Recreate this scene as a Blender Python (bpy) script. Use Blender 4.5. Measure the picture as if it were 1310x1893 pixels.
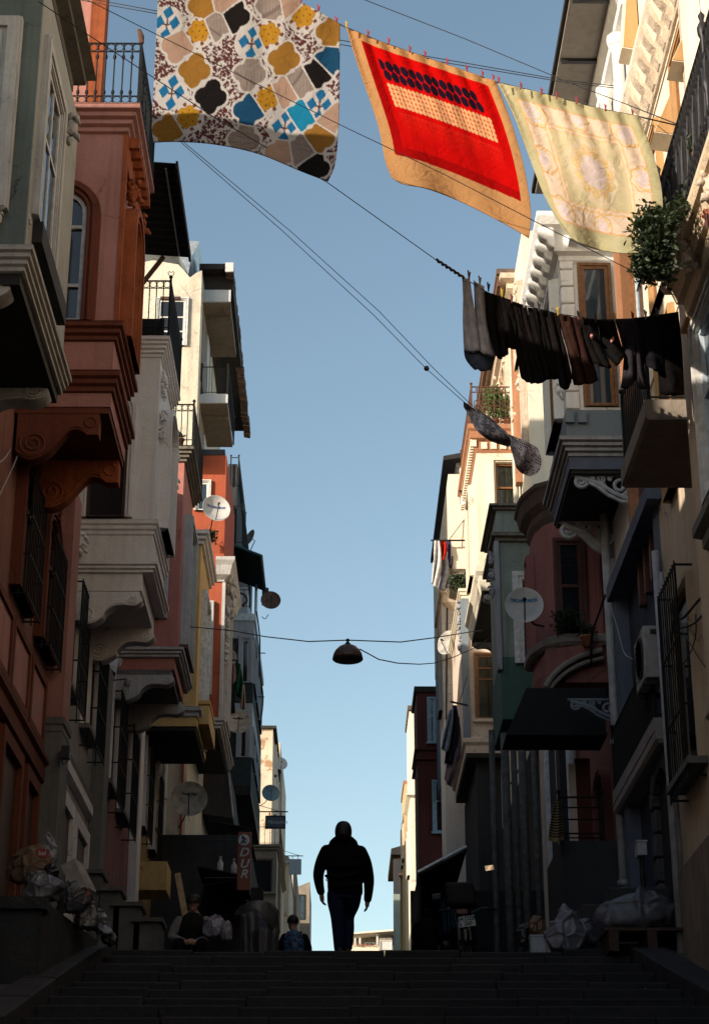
import bpy, math, random
from mathutils import Vector, Matrix
random.seed(7)
R = math.radians
scene = bpy.context.scene
for o in list(bpy.data.objects): bpy.data.objects.remove(o)
COL = scene.collection

# ------------------------------------------------------------------ camera
F = 3500.0                                   # focal length in pixels of the 1310 x 1893 photograph
TH = math.atan(1453.5 / F)                   # pitch, from the vanishing point of the cornices
YAW = -math.atan(30 * math.cos(TH) / F)
EYE = 1.6
cam = bpy.data.cameras.new('camera')
cam.sensor_fit = 'VERTICAL'; cam.sensor_height = 36.0
cam.lens = F / 1893 * 36.0
cam.clip_start = 0.1; cam.clip_end = 3000
camo = bpy.data.objects.new('camera', cam); COL.objects.link(camo)
camo.location = (0, 0, EYE); camo.rotation_euler = (math.pi / 2 + TH, 0, YAW)
scene.camera = camo

# ------------------------------------------------------------------ sky, sun, exposure
SUN = Vector((-0.72, -0.58, 0.25)).normalized()          # direction towards the sun
EL = math.asin(SUN.z)
world = bpy.data.worlds.new('World'); scene.world = world; world.use_nodes = True
wn = world.node_tree.nodes; wl = world.node_tree.links
sky = wn.new('ShaderNodeTexSky'); sky.sky_type = 'NISHITA'; sky.sun_disc = False
sky.sun_elevation = EL; sky.sun_rotation = math.atan2(SUN.x, SUN.y)
sky.air_density = 1.0; sky.dust_density = 0.9; sky.ozone_density = 1.2; sky.altitude = 50
tint = wn.new('ShaderNodeMix'); tint.data_type = 'RGBA'; tint.blend_type = 'MULTIPLY'; tint.inputs[0].default_value = 1.0
tint.inputs[7].default_value = (1.0, .955, .84, 1)            # the photograph's warm white balance, the same over the whole sky
wl.new(sky.outputs[0], tint.inputs[6]); wl.new(tint.outputs[2], wn['Background'].inputs[0]); wn['Background'].inputs[1].default_value = 0.15
sun = bpy.data.lights.new('sun', 'SUN'); sun.energy = 4.3; sun.angle = R(0.5); sun.color = (1.0, 0.88, 0.72)
suno = bpy.data.objects.new('sun', sun); COL.objects.link(suno)
suno.rotation_euler = SUN.to_track_quat('Z', 'Y').to_euler(); suno.location = (-30, -30, 60)
scene.view_settings.view_transform = 'Standard'; scene.view_settings.look = 'None'
scene.view_settings.exposure = 0.66; scene.view_settings.gamma = 1.0
scene.view_settings.use_curve_mapping = False
scene.render.engine = 'CYCLES'
scene.cycles.max_bounces = 8; scene.cycles.diffuse_bounces = 3; scene.cycles.transparent_max_bounces = 12

# ------------------------------------------------------------------ pixel of the photograph -> point on a known plane
_c, _s = math.cos(TH), math.sin(TH); _cy, _sy = math.cos(YAW), math.sin(YAW)
def ray(px, py):
    x = (px - 655) / F; y = -(py - 946.5) / F
    a, b, c = x, _c - y * _s, _s + y * _c
    return (a * _cy - b * _sy, a * _sy + b * _cy, c)
def QX(px, py, X):                            # on the street facade plane x = X -> (Y, Z)
    d = ray(px, py); t = X / d[0]; return d[1] * t, EYE + d[2] * t
def QY(px, py, Y):                            # on a plane across the street y = Y -> (X, Z)
    d = ray(px, py); t = Y / d[1]; return d[0] * t, EYE + d[2] * t
def QZ(px, py, Z):
    d = ray(px, py); t = (Z - EYE) / d[2]; return d[0] * t, d[1] * t
def P3(px, py, Y):
    x, z = QY(px, py, Y); return (x, Y, z)

# ------------------------------------------------------------------ materials
MATS = {}
def _new(name):
    m = bpy.data.materials.new(name); m.use_nodes = True
    nt = m.node_tree; return m, nt, nt.nodes, nt.links, nt.nodes['Principled BSDF']
def _ramp(N, pts):
    r = N.new('ShaderNodeValToRGB'); e = r.color_ramp.elements
    while len(e) < len(pts): e.new(0.5)
    for k, (p, c) in enumerate(pts):
        e[k].position = p; e[k].color = (c, c, c, 1) if not hasattr(c, '__len__') else (*c, 1)
    return r
def mul(c, k): return tuple(min(1, max(0, v * k)) for v in c)
def mixc(a, b, t): return tuple(x * (1 - t) + y * t for x, y in zip(a, b))
def plaster(name, col, dirt=None, amount=.62, scale=1.0, rough=.88, bump=.4, streak=.75, peel=None):
    """painted render: mottling, vertical run-off streaks, optional peeled patches, fine relief"""
    if name in MATS: return MATS[name]
    m, nt, N, L, B = _new(name)
    dirt = dirt or mul(col, .45)
    tc = N.new('ShaderNodeTexCoord'); geo = N.new('ShaderNodeNewGeometry')
    def noise(sc, det, vec=None, rough_=.6):
        n = N.new('ShaderNodeTexNoise'); n.inputs['Scale'].default_value = sc; n.inputs['Detail'].default_value = det
        n.inputs['Roughness'].default_value = rough_
        L.new(vec or geo.outputs['Position'], n.inputs['Vector']); return n
    n1 = noise(.9 * scale, 6); r1 = _ramp(N, [(.38, 0), (.70, 1)]); L.new(n1.outputs[0], r1.inputs[0])
    mp = N.new('ShaderNodeMapping'); mp.inputs['Scale'].default_value = (3.5 * scale, 3.5 * scale, .22 * scale)
    L.new(geo.outputs['Position'], mp.inputs['Vector'])
    n2 = noise(1.6, 5, mp.outputs[0]); r2 = _ramp(N, [(.48, 0), (.72, 1)]); L.new(n2.outputs[0], r2.inputs[0])
    n3 = noise(14 * scale, 4); r3 = _ramp(N, [(.35, 0), (.65, 1)]); L.new(n3.outputs[0], r3.inputs[0])
    def mixn(fac, a, b, k):
        mx = N.new('ShaderNodeMix'); mx.data_type = 'RGBA'
        mm = N.new('ShaderNodeMath'); mm.operation = 'MULTIPLY'; mm.inputs[1].default_value = k
        L.new(fac, mm.inputs[0]); L.new(mm.outputs[0], mx.inputs[0])
        if isinstance(a, tuple): mx.inputs[6].default_value = (*a, 1)
        else: L.new(a, mx.inputs[6])
        mx.inputs[7].default_value = (*b, 1); return mx.outputs[2]
    c = mixn(r1.outputs[0], tuple(col), dirt, amount * .75)
    c = mixn(r2.outputs[0], c, mul(dirt, .75), amount * streak)
    c = mixn(r3.outputs[0], c, mul(col, .8), .35)
    if peel:
        n4 = noise(1.7 * scale, 7, None, .68); r4 = _ramp(N, [(.57, 0), (.585, 1)]); L.new(n4.outputs[0], r4.inputs[0])
        c = mixn(r4.outputs[0], c, peel, .9)
    # hairline cracks where the render has moved, only in patches
    nd = noise(2.5 * scale, 4); va = N.new('ShaderNodeVectorMath'); va.operation = 'MULTIPLY_ADD'; va.inputs[1].default_value = (.35, .35, .35)
    L.new(nd.outputs['Color'], va.inputs[0]); L.new(geo.outputs['Position'], va.inputs[2])
    vo = N.new('ShaderNodeTexVoronoi'); vo.feature = 'DISTANCE_TO_EDGE'; vo.inputs['Scale'].default_value = .9 * scale; L.new(va.outputs[0], vo.inputs['Vector'])
    rc = _ramp(N, [(.0, 1), (.012, 0)]); L.new(vo.outputs['Distance'], rc.inputs[0]); rm = _ramp(N, [(.52, 0), (.6, 1)]); L.new(n1.outputs[0], rm.inputs[0])
    cm = N.new('ShaderNodeMath'); cm.operation = 'MULTIPLY'; L.new(rc.outputs[0], cm.inputs[0]); L.new(rm.outputs[0], cm.inputs[1])
    c = mixn(cm.outputs[0], c, mul(dirt, .3), .7)
    L.new(c, B.inputs['Base Color']); B.inputs['Roughness'].default_value = rough
    B.inputs['Specular IOR Level'].default_value = .25
    nb = noise(22 * scale, 5); nb2 = noise(3 * scale, 3)
    ad = N.new('ShaderNodeMath'); ad.operation = 'MULTIPLY_ADD'; ad.inputs[1].default_value = 2.2
    L.new(nb2.outputs[0], ad.inputs[0]); L.new(nb.outputs[0], ad.inputs[2])
    bp = N.new('ShaderNodeBump'); bp.inputs['Strength'].default_value = bump; bp.inputs['Distance'].default_value = .02
    L.new(ad.outputs[0], bp.inputs['Height']); L.new(bp.outputs[0], B.inputs['Normal'])
    MATS[name] = m; return m
def plain(name, col, rough=.6, metal=0, var=.3, scale=9, bump=.1, spec=.4):
    if name in MATS: return MATS[name]
    m, nt, N, L, B = _new(name); geo = N.new('ShaderNodeNewGeometry')
    n = N.new('ShaderNodeTexNoise'); n.inputs['Scale'].default_value = scale; n.inputs['Detail'].default_value = 5
    L.new(geo.outputs['Position'], n.inputs['Vector'])
    r = _ramp(N, [(.3, mul(col, 1 - var)), (.7, mul(col, 1 + var * .5))]); L.new(n.outputs[0], r.inputs[0])
    L.new(r.outputs[0], B.inputs['Base Color']); B.inputs['Roughness'].default_value = rough
    B.inputs['Metallic'].default_value = metal; B.inputs['Specular IOR Level'].default_value = spec
    if bump:
        bp = N.new('ShaderNodeBump'); bp.inputs['Strength'].default_value = bump; bp.inputs['Distance'].default_value = .01
        L.new(n.outputs[0], bp.inputs['Height']); L.new(bp.outputs[0], B.inputs['Normal'])
    MATS[name] = m; return m
def glass(name, tint=(.012, .014, .018), rough=.04):
    if name in MATS: return MATS[name]
    m, nt, N, L, B = _new(name); geo = N.new('ShaderNodeNewGeometry')
    B.inputs['Base Color'].default_value = (*tint, 1); B.inputs['Roughness'].default_value = rough
    B.inputs['Specular IOR Level'].default_value = .6
    n = N.new('ShaderNodeTexNoise'); n.inputs['Scale'].default_value = 1.3; L.new(geo.outputs['Position'], n.inputs['Vector'])
    bp = N.new('ShaderNodeBump'); bp.inputs['Strength'].default_value = .05; bp.inputs['Distance'].default_value = .02
    L.new(n.outputs[0], bp.inputs['Height']); L.new(bp.outputs[0], B.inputs['Normal'])
    MATS[name] = m; return m
def clear_glass(name):
    if name in MATS: return MATS[name]
    m, nt, N, L, B = _new(name)
    N.remove(B); out = N['Material Output']
    t = N.new('ShaderNodeBsdfTransparent'); t.inputs[0].default_value = (.75, .78, .78, 1)
    g = N.new('ShaderNodeBsdfGlossy'); g.inputs['Roughness'].default_value = .03
    fr = N.new('ShaderNodeFresnel'); fr.inputs[0].default_value = 1.5
    mx = N.new('ShaderNodeMixShader'); L.new(fr.outputs[0], mx.inputs[0]); L.new(t.outputs[0], mx.inputs[1]); L.new(g.outputs[0], mx.inputs[2])
    L.new(mx.outputs[0], out.inputs[0]); MATS[name] = m; return m
def cloth(name, col, trans=.0, var=.35, attr=None, weave=140, rough=.9):
    """woven fabric; colour from a colour attribute when attr is given"""
    if name in MATS: return MATS[name]
    m, nt, N, L, B = _new(name); tc = N.new('ShaderNodeTexCoord')
    out = N['Material Output']
    n = N.new('ShaderNodeTexNoise'); n.inputs['Scale'].default_value = 7; n.inputs['Detail'].default_value = 6
    L.new(tc.outputs['Object'], n.inputs['Vector'])
    r = _ramp(N, [(.3, 1 - var), (.7, 1.0)]); L.new(n.outputs[0], r.inputs[0])
    mx = N.new('ShaderNodeMix'); mx.data_type = 'RGBA'; mx.blend_type = 'MULTIPLY'; mx.inputs[0].default_value = 1
    L.new(r.outputs[0], mx.inputs[7])
    if attr:
        a = N.new('ShaderNodeVertexColor'); a.layer_name = attr; L.new(a.outputs[0], mx.inputs[6])
    else: mx.inputs[6].default_value = (*col, 1)
    L.new(mx.outputs[2], B.inputs['Base Color']); B.inputs['Roughness'].default_value = rough
    B.inputs['Specular IOR Level'].default_value = .04
    w = N.new('ShaderNodeTexNoise'); w.inputs['Scale'].default_value = weave; w.inputs['Detail'].default_value = 2
    L.new(tc.outputs['Object'], w.inputs['Vector'])
    bp = N.new('ShaderNodeBump'); bp.inputs['Strength'].default_value = .25; bp.inputs['Distance'].default_value = .004
    L.new(w.outputs[0], bp.inputs['Height'])
    cr = N.new('ShaderNodeTexNoise'); cr.inputs['Scale'].default_value = 5; cr.inputs['Detail'].default_value = 3; cr.inputs['Distortion'].default_value = 1.5; L.new(tc.outputs['Object'], cr.inputs['Vector'])
    b2 = N.new('ShaderNodeBump'); b2.inputs['Strength'].default_value = .55; b2.inputs['Distance'].default_value = .05; L.new(cr.outputs[0], b2.inputs['Height']); L.new(bp.outputs[0], b2.inputs['Normal']); L.new(b2.outputs[0], B.inputs['Normal'])
    if trans:
        t = N.new('ShaderNodeBsdfTranslucent'); L.new(mx.outputs[2], t.inputs[0])
        ms = N.new('ShaderNodeMixShader'); ms.inputs[0].default_value = trans
        L.new(B.outputs[0], ms.inputs[1]); L.new(t.outputs[0], ms.inputs[2]); L.new(ms.outputs[0], out.inputs[0])
    MATS[name] = m; return m
def foliage_mat(name, a, b):
    if name in MATS: return MATS[name]
    m, nt, N, L, B = _new(name); oi = N.new('ShaderNodeNewGeometry')
    n = N.new('ShaderNodeTexNoise'); n.inputs['Scale'].default_value = 6; L.new(oi.outputs['Position'], n.inputs['Vector'])
    r = _ramp(N, [(.3, a), (.7, b)]); L.new(n.outputs[0], r.inputs[0]); L.new(r.outputs[0], B.inputs['Base Color'])
    B.inputs['Roughness'].default_value = .55
    t = N.new('ShaderNodeBsdfTranslucent'); L.new(r.outputs[0], t.inputs[0])
    ms = N.new('ShaderNodeMixShader'); ms.inputs[0].default_value = .3
    L.new(B.outputs[0], ms.inputs[1]); L.new(t.outputs[0], ms.inputs[2]); L.new(ms.outputs[0], N['Material Output'].inputs[0])
    MATS[name] = m; return m

# ------------------------------------------------------------------ object tree
ORG = {}
def root(name, label, cat, loc, group=None):
    o = bpy.data.objects.new(name, None); COL.objects.link(o); o.location = loc; o.empty_display_size = .2
    o['label'] = label; o['category'] = cat
    if group: o['group'] = group
    ORG[o.name] = Vector(loc); return o
def tag(o, label, cat, group=None):
    o['label'] = label; o['category'] = cat
    if group: o['group'] = group
    return o
def dup(src, parent, loc):
    """another copy of a small repeated piece, sharing its mesh"""
    o = src.copy(); COL.objects.link(o); o.parent = parent
    o.location = Vector(loc) - (ORG[parent.name] if parent else Vector()); ORG[o.name] = Vector(loc); return o

class M:
    """collects shapes in world coordinates; obj() links them as one mesh object"""
    def __init__(s, T=None): s.v = []; s.f = []; s.T = T
    def _a(s, pts):
        b = len(s.v); s.v += [s.T(*p) if s.T else tuple(p) for p in pts]; return b
    def box(s, x0, x1, y0, y1, z0, z1):
        b = s._a([(x0, y0, z0), (x1, y0, z0), (x1, y1, z0), (x0, y1, z0), (x0, y0, z1), (x1, y0, z1), (x1, y1, z1), (x0, y1, z1)])
        s.f += [tuple(b + i for i in q) for q in ((0, 3, 2, 1), (4, 5, 6, 7), (0, 1, 5, 4), (1, 2, 6, 5), (2, 3, 7, 6), (3, 0, 4, 7))]
        return s
    def hexa(s, p):                        # 4 bottom, 4 top
        b = s._a(p)
        s.f += [tuple(b + i for i in q) for q in ((0, 3, 2, 1), (4, 5, 6, 7), (0, 1, 5, 4), (1, 2, 6, 5), (2, 3, 7, 6), (3, 0, 4, 7))]
        return s
    def prism(s, poly, e0, e1, ax='y'):    # 2-d polygon extruded along an axis: 'y' poly=(x,z), 'x' poly=(y,z), 'z' poly=(x,y)
        mk = {'y': lambda a, b, e: (a, e, b), 'x': lambda a, b, e: (e, a, b), 'z': lambda a, b, e: (a, b, e)}[ax]
        n = len(poly); b = s._a([mk(p[0], p[1], e0) for p in poly] + [mk(p[0], p[1], e1) for p in poly])
        s.f.append(tuple(range(b, b + n))); s.f.append(tuple(range(b + 2 * n - 1, b + n - 1, -1)))
        for i in range(n): s.f.append((b + i, b + n + i, b + n + (i + 1) % n, b + (i + 1) % n))
        return s
    def ring(s, outer, inner, e0, e1, ax='y'):   # frame between two outlines with equal point counts
        mk = {'y': lambda a, b, e: (a, e, b), 'x': lambda a, b, e: (e, a, b), 'z': lambda a, b, e: (a, b, e)}[ax]
        n = len(outer)
        b = s._a([mk(*p, e0) for p in outer] + [mk(*p, e0) for p in inner] + [mk(*p, e1) for p in outer] + [mk(*p, e1) for p in inner])
        for i in range(n):
            j = (i + 1) % n
            s.f += [(b + i, b + j, b + n + j, b + n + i), (b + 2 * n + i, b + 3 * n + i, b + 3 * n + j, b + 2 * n + j),
                    (b + i, b + 2 * n + i, b + 2 * n + j, b + j), (b + n + i, b + n + j, b + 3 * n + j, b + 3 * n + i)]
        return s
    def strip(s, rings, cap=True, closed=True):   # loft through rings of equal length
        n = len(rings[0]); b = s._a([p for r in rings for p in r])
        for k in range(len(rings) - 1):
            for i in range(n if closed else n - 1):
                j = (i + 1) % n
                s.f.append((b + k * n + i, b + k * n + j, b + (k + 1) * n + j, b + (k + 1) * n + i))
        if cap and closed:
            s.f.append(tuple(range(b + n - 1, b - 1, -1))); e = b + (len(rings) - 1) * n; s.f.append(tuple(range(e, e + n)))
        return s
    def tube(s, path, r, n=6, cap=True):
        path = [Vector(p) for p in path]; rings = []; up = None
        for i, p in enumerate(path):
            d = (path[min(i + 1, len(path) - 1)] - path[max(i - 1, 0)])
            if d.length < 1e-9: d = Vector((0, 0, 1))
            d.normalize()
            if up is None: up = Vector((0, 0, 1)) if abs(d.z) < .9 else Vector((1, 0, 0))
            u = up - d * up.dot(d)
            if u.length < 1e-6: u = Vector((1, 0, 0)) - d * d.x
            u.normalize(); w = d.cross(u); up = u
            rr = r[i] if hasattr(r, '__len__') else r
            rings.append([p + (u * math.cos(a) + w * math.sin(a)) * rr for a in (2 * math.pi * k / n for k in range(n))])
        return s.strip(rings, cap)
    def lathe(s, prof, c, n=20, axis=(0, 0, 1), cap=True):   # prof: (radius, along axis)
        ax = Vector(axis).normalized(); u = ax.orthogonal().normalized(); w = ax.cross(u); c = Vector(c)
        return s.strip([[c + ax * h + (u * math.cos(a) + w * math.sin(a)) * max(r, 1e-4) for a in (2 * math.pi * k / n for k in range(n))] for r, h in prof], cap)
    def ball(s, c, rx, ry=None, rz=None, n=10, m=7):
        ry = ry or rx; rz = rz or rx
        return s.strip([[(c[0] + rx * math.sin(t) * math.cos(a), c[1] + ry * math.sin(t) * math.sin(a), c[2] - rz * math.cos(t))
                         for a in (2 * math.pi * k / n for k in range(n))] for t in (math.pi * (i + .02) / (m + .04) for i in range(m + 1))])
    def rects(s, Xw, Xf, Y0, Y1, prof, sg, far=True):  # stacked plan rectangles: mouldings that run round a bay (sg=+1 projects to +x)
        rg = []
        for o, z in prof:
            rg.append([(Xw, Y0 - o, z), (Xf + sg * o, Y0 - o, z), (Xf + sg * o, Y1 + (o if far else 0), z), (Xw, Y1 + (o if far else 0), z)])
        return s.strip(rg)
    def obj(s, name, mat, parent=None, smooth=False, origin=None):
        o0 = ORG[parent.name] if parent else Vector(origin) if origin is not None else Vector()
        me = bpy.data.meshes.new(name)
        me.from_pydata([tuple(Vector(v) - o0) for v in s.v] if o0.length else [tuple(v) for v in s.v], [], s.f); me.update()
        import bmesh
        bm = bmesh.new(); bm.from_mesh(me); bmesh.ops.recalc_face_normals(bm, faces=bm.faces); bm.to_mesh(me); bm.free()
        o = bpy.data.objects.new(name, me); COL.objects.link(o); me.materials.append(mat)
        if smooth:
            for p in me.polygons: p.use_smooth = True
        if parent: o.parent = parent; ORG[o.name] = o0.copy()
        else: o.location = o0; ORG[o.name] = o0.copy()
        return o
    def piece(s, name, mat, parent, origin):   # child whose own origin sits at a given point (for shared copies)
        o = s.obj(name, mat, None, origin=origin); o.parent = parent
        o.location = Vector(origin) - ORG[parent.name]; ORG[o.name] = Vector(origin); return o
def bevel(o, w=.02, seg=2):
    b = o.modifiers.new('bevel', 'BEVEL'); b.width = w; b.segments = seg; b.limit_method = 'ANGLE'; b.angle_limit = R(40); return o
def struct(o): o['kind'] = 'structure'; return o
def arc(cx, cz, r, a0, a1, n, rz=None):
    rz = rz or r
    return [(cx + r * math.cos(R(a0 + (a1 - a0) * i / n)), cz + rz * math.sin(R(a0 + (a1 - a0) * i / n))) for i in range(n + 1)]
def sag(p, q, drop, n=14):
    p, q = Vector(p), Vector(q)
    return [p.lerp(q, i / n) - Vector((0, 0, drop * 4 * (i / n) * (1 - i / n))) for i in range(n + 1)]
def spiral(c, r, turns, T, a0=0, n=40, r1=.12, hand=1):
    """centre line of a volute, as 3-d points through the mapping T(u, v)"""
    out = []
    for i in range(n + 1):
        t = i / n; a = R(a0) + hand * 2 * math.pi * turns * t; k = r * (1 - t) + r * r1 * t
        out.append(T(c[0] + k * math.cos(a), c[1] + k * math.sin(a)))
    return out
def text_mesh(body, size, mat, name, parent, origin, ux, uz, shear=0, align='CENTER', bold=0):
    """lettering as a thin mesh: ux = reading direction, uz = up"""
    cu = bpy.data.curves.new(name, 'FONT'); cu.body = body; cu.size = size; cu.align_x = align; cu.align_y = 'CENTER'
    cu.extrude = .001; cu.shear = shear; cu.offset = bold; cu.resolution_u = 3
    t = bpy.data.objects.new('tmp', cu); COL.objects.link(t)
    bpy.context.view_layer.update()
    me = bpy.data.meshes.new_from_object(t.evaluated_get(bpy.context.evaluated_depsgraph_get()))
    bpy.data.objects.remove(t)
    ux = Vector(ux).normalized(); uz = Vector(uz).normalized(); un = ux.cross(uz)
    o0 = ORG[parent.name]
    for v in me.vertices: v.co = Vector(origin) + ux * v.co.x + uz * v.co.y + un * v.co.z - o0
    me.materials.clear(); me.materials.append(mat); me.name = name
    o = bpy.data.objects.new(name, me); COL.objects.link(o); o.parent = parent; ORG[o.name] = o0.copy(); return o
# ------------------------------------------------------------------ building parts
Zup = Vector((0, 0, 1))
def TF(O, U, N):
    O, U, N = Vector(O), Vector(U), Vector(N)
    return lambda x, y, z: tuple(O + U * x + N * y + Zup * z)
FRONT = (Vector((1, 0, 0)), Vector((0, -1, 0)))      # a face that looks down the street to the camera
TOSTREET_L = (Vector((0, 1, 0)), Vector((1, 0, 0)))  # left-hand houses
TOSTREET_R = (Vector((0, -1, 0)), Vector((-1, 0, 0)))
def outline(w, h, arch=0, z0=0, n=12):
    """rectangle, or with an arched head of the given rise"""
    if not arch: return [(-w / 2, z0), (w / 2, z0), (w / 2, h), (-w / 2, h)]
    pts = [(-w / 2, z0), (w / 2, z0)]
    return pts + [(w / 2 * math.cos(R(180 * i / n)), h - arch + arch * math.sin(R(180 * i / n))) for i in range(n + 1)]
def window(rt, O, UN, w, h, arch=0, sur=(.12, .09), smat=None, fmat=None, pmat=None, cols=1, rows=(1.0,), fr=.055,
           sill=None, curtain=None, key=None, label=None):
    T = TF(O, *UN); s, d = sur
    fmat = fmat or MATS['white_paint']; pmat = pmat or MATS['dark_glass']; smat = smat or fmat
    m = M(T)
    k = (arch + s) if arch else 0
    m.ring(outline(w + 2 * s, h + s, k), outline(w, h, arch), -.03, d)
    if s > .07:
        k2 = (arch + s * .92) if arch else 0
        m.ring(outline(w + 1.84 * s, h + s * .92, k2), outline(w + .9 * s, h + s * .45, arch + s * .45 if arch else 0), d, d * 1.45)
        m.ring(outline(w + .5 * s, h + s * .25, arch + s * .25 if arch else 0), outline(w + .16 * s, h + s * .08, arch + s * .08 if arch else 0), d, d * 1.25)
    if key: m.hexa([(-key * .4, 0, h - .05), (key * .4, 0, h - .05), (key * .4, d * 1.9, h - .05), (-key * .4, d * 1.9, h - .05),
                    (-key * .6, 0, h + s * 1.9), (key * .6, 0, h + s * 1.9), (key * .6, d * 2.3, h + s * 1.9), (-key * .6, d * 2.3, h + s * 1.9)])
    wo = m.obj('window', smat, rt)
    if label: wo['label'] = label
    m = M(T)
    m.ring(outline(w - .004, h - .002, arch), outline(w - 2 * fr, h - fr, max(arch - fr, .01) if arch else 0, fr), .004, d * .62)
    tot = sum(rows); z = 0; cuts = []
    for r in rows[:-1]:
        z += r / tot * h; cuts.append(z); m.box(-w / 2 + fr, w / 2 - fr, .006, d * .6, z - fr * .4, z + fr * .4)
    for c in range(1, cols): m.box(-w / 2 + w * c / cols - fr * .35, -w / 2 + w * c / cols + fr * .35, .008, d * .57, fr, h - fr - (arch * .3 if arch else 0))
    m.obj('frame', fmat, wo)
    zs = [fr * .6] + cuts + [h - fr * .6]
    for i in range(len(zs) - 1):
        m = M(T)
        if arch and i == len(zs) - 2: m.prism(outline(w - fr, zs[-1], max(arch - fr * .5, .01), zs[i]), .006, .016)
        else: m.box(-w / 2 + fr * .5, w / 2 - fr * .5, .006, .016, zs[i], zs[i + 1])
        if curtain: m.v = [tuple(Vector(v) + UN[1] * .03) for v in m.v]
        m.obj('pane', MATS['clear_glass'] if curtain else pmat, wo)
    if curtain:
        m = M(T); n = 34
        top = [(-w / 2 + fr + (w - 2 * fr) * i / n, .013 + .006 * math.sin(i * 1.9) + .003 * math.sin(i * .7), 0) for i in range(n + 1)]
        m.strip([[(x, y, fr) for x, y, _ in top], [(x, y, h - fr) for x, y, _ in top]], cap=False, closed=False)
        m.obj('curtain', curtain, wo)
    if sill:
        so, sd, sm = sill
        M(T).box(-w / 2 - s - so, w / 2 + s + so, -.02, sd, -.09, -.002).obj('sill', sm, wo)
    return wo
def grille(rt, O, UN, w, h, proj, nb, mat=None, belly=0):
    mat = mat or MATS['black_iron']; T = TF(O, *UN); m = M(T)
    for z in (0, h * .33, h * .66, h):
        m.box(-w / 2, w / 2, proj - .012, proj + .012, z - .014, z + .014)
        for s in (-1, 1): m.box(s * w / 2 - .012, s * w / 2 + .012, 0, proj, z - .012, z + .012)
    for s in (-1, 1): m.box(s * w / 2 - .013, s * w / 2 + .013, proj - .013, proj + .013, -.015, h + .015)
    g = m.obj('window_grille', mat, rt)
    a = None
    for i in range(nb + 1):
        u = -w / 2 + w * i / nb; p = Vector(T(u, proj + .004, 0))
        if a is None:
            a = M().tube([(p.x, p.y, p.z - .06), (p.x, p.y, p.z + h + .05)], .011, 5).piece('bar', mat, g, p)
        else: dup(a, g, p)
    for i in range(1, max(1, int(proj / .12))):
        for s in (-1, 1): dup(a, g, Vector(T(s * w / 2, proj * i / max(1, int(proj / .12)), 0)))
    return g
def railing(rt, pts, z0, z1, gap=.12, mat=None, style='plain', r=.012, post=True):
    """iron balustrade along a plan polyline"""
    mat = mat or MATS['black_iron']; m = M(); h = z1 - z0
    lv = [z0 + .06, z1] + ([z1 - .16, z0 + .2] if style in ('ornate', 'rings') else [])
    for a, b in zip(pts, pts[1:]):
        for z in lv: m.tube([(*a, z), (*b, z)], .018 if z == z1 else .012, 5)
        L = math.dist(a, b); n = max(1, round(L / gap))
        if style in ('ornate', 'rings'):
            d = Vector((b[0] - a[0], b[1] - a[1], 0)) / max(L, 1e-6)
            for i in range(n):
                c = Vector((*a, z1 - .08)) + d * (L * (i + .5) / n); rr = min(.062, L / n * .46)
                m.tube([c + d * rr * math.cos(t) + Zup * .068 * math.sin(t) for t in (2 * math.pi * k / 10 for k in range(11))], .007, 4, False)
                if style == 'ornate':
                    c = c - Zup * (z1 - .08 - z0 - .13)
                    m.tube([c + d * rr * math.cos(t) + Zup * .06 * math.sin(t) for t in (2 * math.pi * k / 10 for k in range(11))], .007, 4, False)
    if post:
        for p in pts:
            m.box(p[0] - .022, p[0] + .022, p[1] - .022, p[1] + .022, z0 - .02, z1 + .05); m.ball((*p, z1 + .085), .04, n=8, m=5)
    g = m.obj('railing', mat, rt); base = None
    for a, b in zip(pts, pts[1:]):
        L = math.dist(a, b); n = max(1, round(L / gap))
        for i in range(1, n):
            x, y = a[0] + (b[0] - a[0]) * i / n, a[1] + (b[1] - a[1]) * i / n; p = (x, y, z0)
            if base is None:
                q = M().tube([(x, y, z0), (x, y, z1)], r, 5)
                if style == 'ornate':
                    for t in (.22, .78): q.lathe([(r, -.05), (r * 2.3, -.015), (r * 2.3, .015), (r, .05)], (x, y, z0 + h * t), 6)
                base = q.piece('baluster', mat, g, p)
            else: dup(base, g, p)
    return g
def smooth_pts(p, n=6):
    out = []
    for i in range(len(p) - 1):
        a, b, c, d = p[max(i - 1, 0)], p[i], p[i + 1], p[min(i + 2, len(p) - 1)]
        for k in range(n):
            t = k / n; out.append(tuple(.5 * ((2 * b[j]) + (-a[j] + c[j]) * t + (2 * a[j] - 5 * b[j] + 4 * c[j] - d[j]) * t * t + (-a[j] + 3 * b[j] - 3 * c[j] + d[j]) * t ** 3) for j in range(len(b))))
    out.append(tuple(p[-1])); return out
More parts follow.
